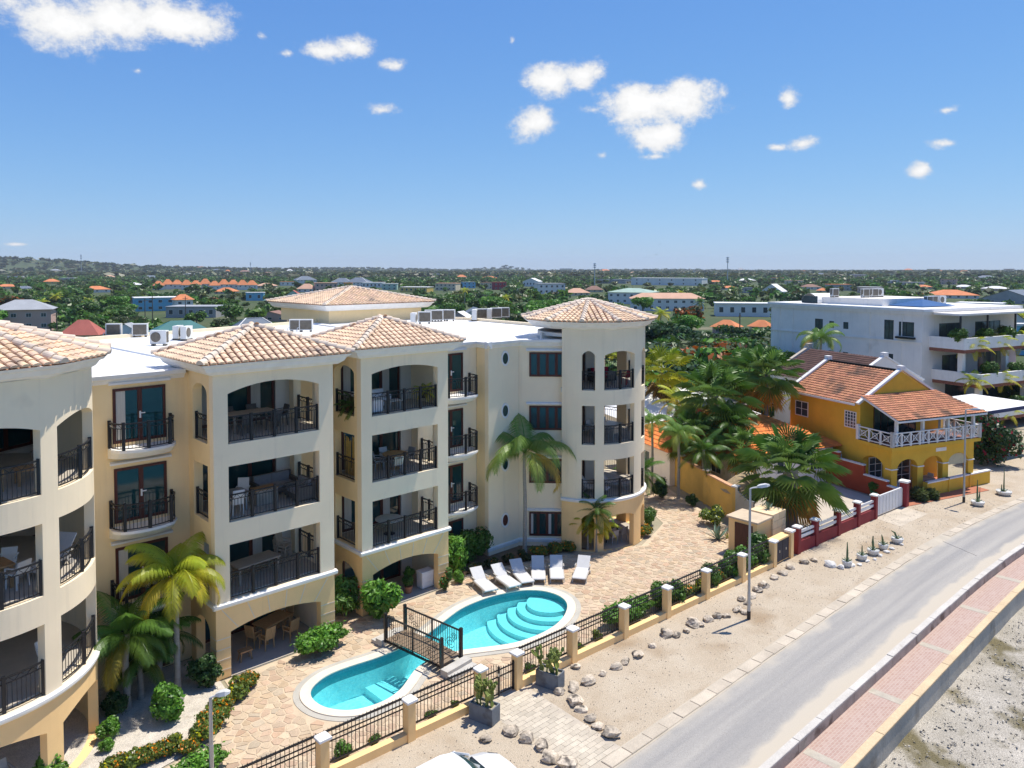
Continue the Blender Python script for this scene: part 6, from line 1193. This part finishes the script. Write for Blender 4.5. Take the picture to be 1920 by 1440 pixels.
MB().box(1.2,17.3,-3.2,-.36,10.95,11.15).build('roof_overhang',wht,wa,True); [MB().box(x,x+.15,-3.1,-2.95,8.7,10.95).build('post',iron,wa,True) for x in (1.4,6,11,16.8)]
for i in range(22):
    a=R(-15); k_=i%3; x,y,z=(1.6+.5*k_+(i//3)*2.1+random.uniform(-.4,.4),(-2.9,-4.4,-5.7)[k_],(7.9,4.55,1.4)[k_])
    q=(83.4+x*math.cos(a)-y*math.sin(a),27.7+x*math.sin(a)+y*math.cos(a),z)
    bush(q,CP2 if i%2 else B1,('leafy palm like plant on a terrace of the white apartment building','round shrub on a terrace of the white apartment building')[i%2==0],'plant','terrace plants of the white building'+(' round' if i%2==0 else ''),s=random.uniform(.7,.95) if i%2 else random.uniform(1.1,1.5),name='terrace_plant')
for i,(x,y) in enumerate(((6,10),(7.2,10.2),(4.4,10),(8.6,5),(9.8,5.2),(11,5),(2.4,12.6))):
    a=R(-15); q=(83.4+x*math.cos(a)-y*math.sin(a),27.7+x*math.sin(a)+y*math.cos(a),12.3 if y>6 and y<14 else 11.52); c_=copy_tree(acp,None,q,R(-15)+random.choice((0,1.57,3.14)),'boxy air conditioner on the roof of the white apartment building','air conditioners on the white building'); c_.scale=(1.3,)*3
palm((*at_depth(1540,80),0),8.2,GP,'feathery palm in front of the white apartment building side wall',s=1.15,tw=1.4)

# ------------------------------------------------------------------ the town behind
roofc={'orange':mat('town_roof_orange',(.62,.22,.09),.85,.15,.3,attr=True),'red':mat('town_roof_red',(.40,.12,.09),.85,.15,.3,attr=True),'grey':mat('town_roof_grey',(.34,.35,.36),.7,.1,.3,attr=True),'white':mat('town_roof_white',(.72,.71,.68),.8,.06,.3,attr=True),'teal':mat('town_roof_teal',(.05,.17,.16),.6,.12,.3,attr=True),'slate':mat('town_roof_slate',(.14,.17,.21),.7,.1,.3,attr=True),'peach':mat('town_roof_peach',(.60,.36,.24),.85,.1,.3,attr=True),'brown':mat('town_roof_brown',(.26,.15,.11),.85,.15,.3,attr=True),'green':mat('town_roof_green',(.33,.44,.36),.7,.1,.3,attr=True)}
wallc={'white':mat('town_wall_white',(.72,.70,.66),.9,.06,.3),'cream':mat('town_wall_cream',(.66,.56,.40),.9,.06,.3),'pink':mat('town_wall_pink',(.62,.40,.32),.9,.06,.3),'blue':mat('town_wall_blue',(.17,.45,.62),.9,.06,.3),'yellow':mat('town_wall_yellow',(.64,.46,.13),.9,.06,.3),'grey':mat('town_wall_grey',(.36,.35,.34),.9,.1,.3),'crimson':mat('town_wall_crimson',(.34,.03,.05),.9,.06,.3),'green':mat('town_wall_green',(.40,.55,.45),.9,.06,.3)}
HOUSES=[]
def town(x,ybase,wpx,hpx,wc,rc,label,shape='hip',rise=.4,name='house',D=None,rz=None,group=None,dep=.7,wins=None,cat='house'):
    "house seen at photo column x with its foot at row ybase, wpx wide and hpx high"
    D=D or 15.9*FPX/(ybase-HORZ); p=at_depth(x,D); w=wpx*D/FPX*.92; h=hpx*D/FPX; d_=w*dep; view=-(math.pi/2-TH)-math.atan((x-960)/FPX)
    rz=view+(rz if rz is not None else random.choice((-.35,.25,.1,-.15))); zg=terr(*p)-.1
    c=(p[0]-math.sin(rz)*d_/2*1., p[1]+math.cos(rz)*d_/2*1., zg)
    HOUSES.append((x,ybase,wpx,hpx,D,c,max(w,d_)))
    nw=wins or max(2,min(6,int(w/3.2)))
    if shape=='flat':
        t=thing(name,label,cat,c,rz,group); MB().box(-w/2,w/2,-d_/2,d_/2,0,h*.93).build('wall',wallc[wc],t,True); o=MB().box(-w/2-.3,w/2+.3,-d_/2-.3,d_/2+.3,h*.93,h).build('roof',roofc[rc],t,True); setcol(o.data,(1,1,1))
        nf=max(1,round(h/3.4))
        for f_ in range(nf):
            for i in range(nw): win(t,(-w/2+w*(i+.5)/nw,-d_/2,h*.93*(f_+.55)/nf),min(1.5,w/nw*.5),h/nf*.4,'x',white_trim,wglass,1,1,t=.08)
    elif shape=='gable':
        ez=h*(1-rise); t=thing(name,label,cat,c,rz,group); gable_body(t,w,d_,ez,h-.1,wallc[wc],None)
        for ch in t.children: ch.location=(-w/2,-d_/2,0)
        o=MB().add([(-w/2-.3,-d_/2-.3,ez-.1),(-w/2-.3,d_/2+.3,ez-.1),(0,d_/2+.3,h),(0,-d_/2-.3,h),(w/2+.3,-d_/2-.3,ez-.1),(w/2+.3,d_/2+.3,ez-.1)],[(0,3,2,1),(3,4,5,2)]).build('roof',roofc[rc],t,True); setcol(o.data,(1,1,1))
        for i in range(nw): win(t,(-w/2+w*(i+.5)/nw,-d_/2,ez*.55),min(1.4,w/nw*.5),ez*.38,'x',white_trim,wglass,1,1,t=.08)
    else:
        t=hiphouse(name,label,cat,c,rz,w,d_,h*(1-rise),h,wallc[wc],roofc[rc],.6,wins=nw,tiles=False,group=group,ridge=white_trim if rc=='slate' else None)
    return t
town(38,615,105,60,'pink','grey','two storey pinkish house with grey roof and balcony at the left edge of town','hip',.3)
town(146,640,68,46,'cream','red','small pavilion with red hipped roof behind the left tower','hip',.6); town(95,650,80,22,'grey','grey','low shed with flat grey roof near the red pavilion','flat'); town(60,642,60,20,'white','grey','second low flat roofed shed left of the red pavilion','flat')
town(232,640,52,40,'white','grey','pale gabled house with grey roof behind the roof air conditioners','gable'); town(342,645,130,48,'teal' if 0 else 'green','teal','long low building with dark teal metal roof beyond the flat roof','hip',.55,name='long_shed',cat='building')
town(300,578,92,26,'blue','white','light blue flat roofed house in the trees','flat',name='blue_house'); town(345,580,34,34,'white','orange','white two storey house with orange roof joined to the light blue house','hip',.3); town(357,590,100,22,'grey','grey','unfinished grey block building in front of the light blue house','flat',cat='building')
town(485,640,110,48,'white','slate','blue grey hip roofed house with white ridge lines behind the balcony bay','hip',.62); town(505,597,72,20,'pink','brown','long house with brown red roof left of the stair block','gable'); town(477,560,34,16,'blue','white','tiny pale blue hut among dark trees','flat'); town(549,562,28,22,'green','red','small turquoise house with red roof','gable')
for i in range(11): town(298+i*17.5,541-(i%3),20,17+(i%2)*2,'white','orange','unit with orange hipped roof in the long row of townhouses','hip',.5,name='townhouse',rz=.1,group='orange roofed townhouses',wins=2)
town(420,548,40,12,'cream','orange','detached low house with orange roof before the townhouses','hip',.6); town(572,545,34,16,'white','peach','peach hip roofed house near the stair block','hip',.6); town(612,545,44,18,'pink','peach','pale pink two storey house beside grey roofed houses','flat'); town(652,545,16,18,'yellow','orange','narrow orange walled annex','flat')
for x,y,w,h,s_ in ((640,535,40,16,'hip'),(668,536,46,18,'hip'),(575,530,40,14,'hip')): town(x,y,w,h,'white','slate','white house with grey blue hipped roof','hip',.5,group='grey blue hip roofed houses')
town(700,537,46,10,'white','white','low white flat building in mid town','flat'); town(730,541,30,12,'green','white','pale green flat building in mid town','flat'); town(775,545,58,10,'yellow','white','long yellow walled building with white roof','flat'); town(835,542,44,14,'cream','peach','beige building with peach roof in mid town','flat'); town(805,522,44,9,'cream','white','cream warehouse on the far side of town','flat'); town(880,538,26,12,'blue','grey','dark blue shop building next to the crimson one','flat'); town(912,539,28,12,'cream','brown','beige shop building next to the crimson one','flat'); town(938,541,26,15,'crimson','red','crimson cubic building with white windows','flat',name='crimson_building'); town(920,524,34,7,'cream','orange','building with flat orange roof beyond the crimson one','hip',.6)
town(715,597,30,10,'pink','orange','low house with orange roof right of the stair block','gable'); town(858,612,50,34,'grey','white','pale grey gabled house behind the roof cluster','gable'); town(895,600,48,30,'white','slate','white house with slate roof behind the roof cluster','gable'); town(880,617,40,22,'cream','orange','orange roofed hut just behind the flat roof','hip',.6); town(1010,598,70,26,'white','green','white house with pale green roof behind the right tower','hip',.6)
town(995,535,34,16,'white','white','small white gabled house in mid town','gable'); town(1035,548,56,20,'white','grey','white flat roofed house with a row of windows','flat'); town(1085,551,46,14,'cream','peach','low peach roofed house left of the two storey motel','hip',.6); town(1115,545,34,12,'cream','brown','brown roofed house left of the motel','hip',.6)
town(1178,566,88,30,'white','green','white two storey motel with pale green roof','hip',.25,name='motel',cat='motel',wins=6); town(1252,578,146,34,'white','peach','long white two storey motel with pinkish roof and window rows','hip',.3,name='motel',cat='motel',wins=9,dep=.3); town(1248,533,150,14,'white','white','very long white warehouse beyond the motels','flat',name='warehouse',cat='warehouse',dep=.25); town(1145,530,64,8,'grey','slate','long dark roofed hall left of the warehouse','flat',cat='hall')
town(1446,549,44,20,'white','white','white steep gabled chapel like house amid trees','gable',.7); town(1394,588,108,26,'white','white','cluster house with white flat roofs behind the palms','flat',dep=.5); town(1358,620,48,26,'pink','orange','orange roofed house with pink walls behind the palms','hip',.5); town(1424,618,40,24,'white','orange','white house with orange hip roof behind the palms','hip',.5); town(1385,668,90,30,'cream','brown','low house with faded brown red roof beyond the fan palms','gable')
town(1790,556,90,16,'white','orange','long orange roofed house beyond the white apartment building','hip',.6); town(1890,565,110,26,'grey','slate','large dark gabled hall beyond the white apartment building','gable',.7,cat='hall'); town(1835,582,80,20,'white','white','white flat roofed house behind the white apartment building','flat'); town(1905,640,60,62,'white','brown','white house with brown red roof at the right edge','gable'); town(1912,660,36,60,'blue','white','bright blue wall building at the right edge','flat')
town(350,506,30,7,'white','white','pale hillside building on the left slope','flat',D=1500); town(1545,545,24,8,'cream','orange','lone orange roofed house among far trees','hip',.6)
random.seed(21); WC=['white','white','cream','pink','grey','yellow']; RC=['orange','orange','white','white','grey','peach','brown','slate']
for i in range(280):
    x=random.uniform(-10,1930); yb_=511+random.random()**1.5*36; wc,rc=random.choice(WC),random.choice(RC); shp=random.choice(('hip','hip','flat'))
    if any(abs(x-h[0])<(h[2]*.5+8) and abs(yb_-h[1])<14 for h in HOUSES): continue
    town(x,yb_,random.uniform(16,40)*(.55+.02*(yb_-505)),random.uniform(5,9)*(.6+.02*(yb_-505)),wc,rc,'far town house with %s walls and %s %s roof'%(wc,rc,'hipped' if shp=='hip' else 'flat'),shp,.5,group='far houses %s %s %s'%(wc,rc,shp),wins=3)
# trees of the town: each its own thing near by, the far wood one mass
def treemesh(seed,m,n,rad,size,lump,lr,trunk=.12):
    V,F,C=leaves(n,rad,seed,size,lump=lump,lr=lr); V[:,2]+=1-rad[2]; me=npmesh('crown',V,F,m,C); r=random.Random(seed); mb=MB(); top=1-rad[2]; mb.tube([(0,0,-.05),(r.uniform(-.03,.03),r.uniform(-.03,.03),top*.6),(0,0,top)],[.05,.035,.02],6)
    for k in range(4): a=k*1.57+r.random(); mb.tube([(0,0,top*.55),(.16*math.cos(a),.16*math.sin(a),top*.95),(.3*math.cos(a),.3*math.sin(a),top*1.15)],[.025,.016,.008],5)
    return me,mb.mesh('trunk',bark)
TR=[('round','round mid green tree',treemesh(31,LG,1500,(.62,.62,.42),.085,16,.36)),('round','round mid green tree',treemesh(32,LG,1500,(.7,.6,.40),.085,14,.38)),('dark','dense dark green tree',treemesh(33,LD,1700,(.6,.6,.45),.085,15,.38)),('dark','dense dark green tree',treemesh(34,LD,1500,(.75,.7,.38),.085,17,.34)),('bright','bright yellow green tree',treemesh(35,LB,1500,(.65,.62,.40),.085,14,.38)),('olive','spreading olive green thorn tree',treemesh(36,LO,1500,(.95,.85,.33),.08,20,.30)),('flame','flame tree with orange red blossom',None)]
v_,f_,c_=leaves(1500,(.85,.8,.34),37,.085,lump=16,lr=.33); v_[:,2]+=.66; c_=flowers(v_,c_,.35,(5.5,1.0,.3),37); TR[6]=('flame','flame tree with orange red blossom',(npmesh('crown',v_,f_,LO,c_),TR[5][2][1]))
def blocked(x,y,D,h_px,w_px):
    for hx,hy,hw,hh,HD,c,_ in HOUSES:
        if D<HD+2 and abs(x-hx)<(hw+w_px)*.46 and y-h_px<hy-1 and y>hy-hh: return True
    return False
def infoot(p):
    for hx,hy,hw,hh,HD,c,m_ in HOUSES:
        if (p[0]-c[0])**2+(p[1]-c[1])**2<(m_*.62+1)**2: return True
    if -6<p[0]<40 and 20<p[1]<55: return True
    return False
NAMED=[]
for o in list(COL.objects):
    if o.parent is None and o.type=='EMPTY' and not o.get('group') and o.get('category') in ('house','building','motel','warehouse','hall'):
        w_=o['label'].split(); k_=[i for i,q in enumerate(w_) if q in ('behind','in','beyond','among','at','left','right','near','joined','beside','before','next','amid','with','just')]; k_=[i for i in k_ if i>1]
        NAMED.append((' '.join(w_[:k_[1]] if len(k_)>1 and k_[1]<9 else w_[:9] if not k_ else w_[:min(8,k_[-1])]),o.location))
random.seed(5); ntree=0; tries=0
while ntree<290 and tries<6000:
    tries+=1; x=random.uniform(-40,1960); D=70+random.random()**1.25*330; p=at_depth(x,D); y=HORZ+15.8*FPX/D
    if infoot(p) or p[1]<34+max(0,(p[0]-45)*-.0) or (44<p[0]<110 and p[1]<52) : continue
    h=random.uniform(4.2,7.8); wpx=h*1.2*FPX/D
    if blocked(x,y,D,h*FPX/D,wpx) and random.random()<.93: continue
    kind,lab,mm_=TR[random.choices(range(7),(3,3,2.4,2.2,3,3,.5))[0]]
    if random.random()<.2:
        palm((*p,terr(*p)-.1),h*.95,random.choice((CP,CP,FP2,CP2)),'tall palm standing among the trees of the town','town palms',s=1.25,tw=1.6,name='palm_tree')
    else:
        nh=min(NAMED,key=lambda q:(q[1][0]-p[0])**2+(q[1][1]-p[1])**2); tl=lab+' near the '+nh[0]
        t=thing('town_tree',tl,'tree',(*p,terr(*p)-.1),random.uniform(0,6.28),tl,scale=(h*random.uniform(.95,1.3),h*random.uniform(.95,1.3),h)); mkobj('trunk',mm_[1],t,True); mkobj('crown',mm_[0],t,True)
    ntree+=1
for i in range(75):                              # dense greenery right behind the fan palms
    x=random.uniform(1222,1468); D=random.uniform(72,150); p=at_depth(x,D)
    if infoot(p) or (52<p[0]<64 and p[1]<46): continue
    h=random.uniform(4.6,7.6)*(.85 if D>110 else 1); kind,lab,mm_=TR[random.choices(range(7),(3,3,3,2,3,1,.12))[0]]
    tl=lab+' in the thicket beside the white apartment building'
    t=thing('thicket_tree',tl,'tree',(*p,terr(*p)-.1),random.uniform(0,6.28),tl,scale=(h*random.uniform(.9,1.2),)*2+(h,)); mkobj('trunk',mm_[1],t,True); mkobj('crown',mm_[0],t,True)
def forest(name,label,n,D0,D1,pw_,hr,quads,size,m,seed,wide=1.,thin=.5):
    r=np.random.default_rng(seed); random.seed(seed); VV=[];CC=[]; cnt=0; proto=[leaves(quads,(.6,.6,.42),seed+k,size,lump=6,lr=.5) for k in range(6)]
    for i in range(n):
        x=r.uniform(-60,1980); D=D0+(r.uniform()**pw_)*(D1-D0); p=at_depth(x,D); h=r.uniform(*hr); y=HORZ+15.8*FPX/D
        if D<900 and infoot(p): continue
        if D<900 and blocked(x,y,D,h*FPX/D,h*1.2*FPX/D) and r.uniform()<.9: continue
        V,F,C=proto[i%6]; a=r.uniform(0,6.28); R2=np.array([[math.cos(a),-math.sin(a),0],[math.sin(a),math.cos(a),0],[0,0,1]]); q=(V+np.array([0,0,.5]))@R2.T*np.array([h*wide,h*wide,h])+np.array([p[0],p[1],terr(*p)-.1]); VV.append(q.astype(np.float32)); k=r.uniform(.6,1.35); CC.append((C*np.array([k*r.uniform(.8,1.35),k,k*r.uniform(.8,1.1)])).astype(np.float32))
    V=np.concatenate(VV); F=np.arange(len(V)).reshape(-1,4); tag(mkobj(name,npmesh(name,V,F,m,np.concatenate(CC))),label,'trees',kind='stuff')
forest('near_wood','leafy scrub and trees filling the gaps between the houses',900,75,430,.75,(2.2,5.5),90,.26,LG,50,1.15)
forest('town_wood','green mass of trees between the far town houses',4200,380,1500,1.0,(3.5,7.5),42,.36,LG,51,1.2)
forest('pale_scrub','paler green thickets between the far trees',2600,400,1500,1.,(2.5,6),36,.4,LS,52,1.5)
forest('far_wood','distant dark wood stretching to the skyline',6000,1300,4600,1.1,(6,11),14,.65,LO,53,1.9)
# masts, poles and birds
def mast(x,D,h,label,w=.35,name='radio_mast'):
    p=at_depth(x,D); t=thing(name,label,'mast',(*p,terr(*p)-.3)); MB().lathe([(w,0),(w*.5,h)],8).build('pole',lampm,t,True)
    for z in (.82,.9,.97): MB().lathe([(w*2.2,h*z-h*.02),(w*2.4,h*z),(w*2.2,h*z+h*.02)],8).build('antenna_ring',lampm,t,True)
mast(1364,900,32,'slim antenna mast rising above the far trees',.7); mast(153,1700,48,'thin mast on the left hillside',.7); mast(470,1500,30,'thin mast beside the far hill ridge',.5); mast(1847,120,10.5,'slender pole beyond the white apartment building',.07,'flag_pole'); mast(1115,800,24,'short spire mast near the warehouse',.6)
utp=mat('utility_wood',(.12,.10,.08),.9,.2,2.)
for x,D,h in ((271,210,9),(285,215,9.5),(347,230,9),(105,175,7),(1388,150,8)):
    p=at_depth(x,D); t=thing('utility_pole','wooden utility pole among the town trees','utility pole',(*p,terr(*p)-.2),.3,'utility poles in the town'); MB().lathe([(.15,0),(.10,h)],8).build('pole',utp,t,True); MB().box(-.9,.9,-.06,.06,h-.7,h-.55).build('cross_arm',utp,t,True)
for i,(x,y,D) in enumerate(((1231,477,230),(1237,458,300))):
    d=Vector(ray(x,y)); p=Vector((0,0,CAMH))+d*D; t=thing('flying_bird','dark gliding bird above the town skyline','bird',p,i*.7,'gliding birds'); MB().tube([(-.18,0,0),(-.08,0,.02),(.08,0,.03),(.2,0,.02)],[.01,.05,.045,.015],6).build('body',dark_fab,t,True)
    for s_ in (-1,1): MB().add([(-.06,0,.03),(.07,0,.03),(.06,s_*.28,.12),(-.02,s_*.55,.05),(-.06,s_*.28,.1)],[(0,1,2,3,4)]).build('wing',dark_fab,t,True)

# ------------------------------------------------------------------ road joints, haze
for u0,du in ((46.2,1.1),(61.5,.9)):
    P=[(u0+du*i/8+random.uniform(-.04,.04),12.6+2.05*i/8+roff(u0)) for i in range(9)]
    mb=MB()
    for a,b in zip(P[:-1],P[1:]): mb.bar((*a,.0095),(*b,.0095),.028,.006)
    mb.build('road_crack',mat('crack_tar',(.09,.09,.09),.9,.2,4.),bpy.data.objects['road'])
hz=MB().box(-5400,5400,-5400,5400,-4.,110.).build('haze',landm); hz.data.materials.clear()
hm=bpy.data.materials.new('sea_haze'); hm.use_nodes=True; hm.node_tree.nodes.clear(); pv_=hm.node_tree.nodes.new('ShaderNodeVolumePrincipled'); ho=hm.node_tree.nodes.new('ShaderNodeOutputMaterial'); hm.node_tree.links.new(pv_.outputs[0],ho.inputs['Volume'])
pv_.inputs['Color'].default_value=(.80,.88,1.,1); pv_.inputs['Density'].default_value=.00009; pv_.inputs['Anisotropy'].default_value=0.
hz.data.materials.append(hm); tag(hz,'thin pale sea haze over the town','haze',kind='stuff')
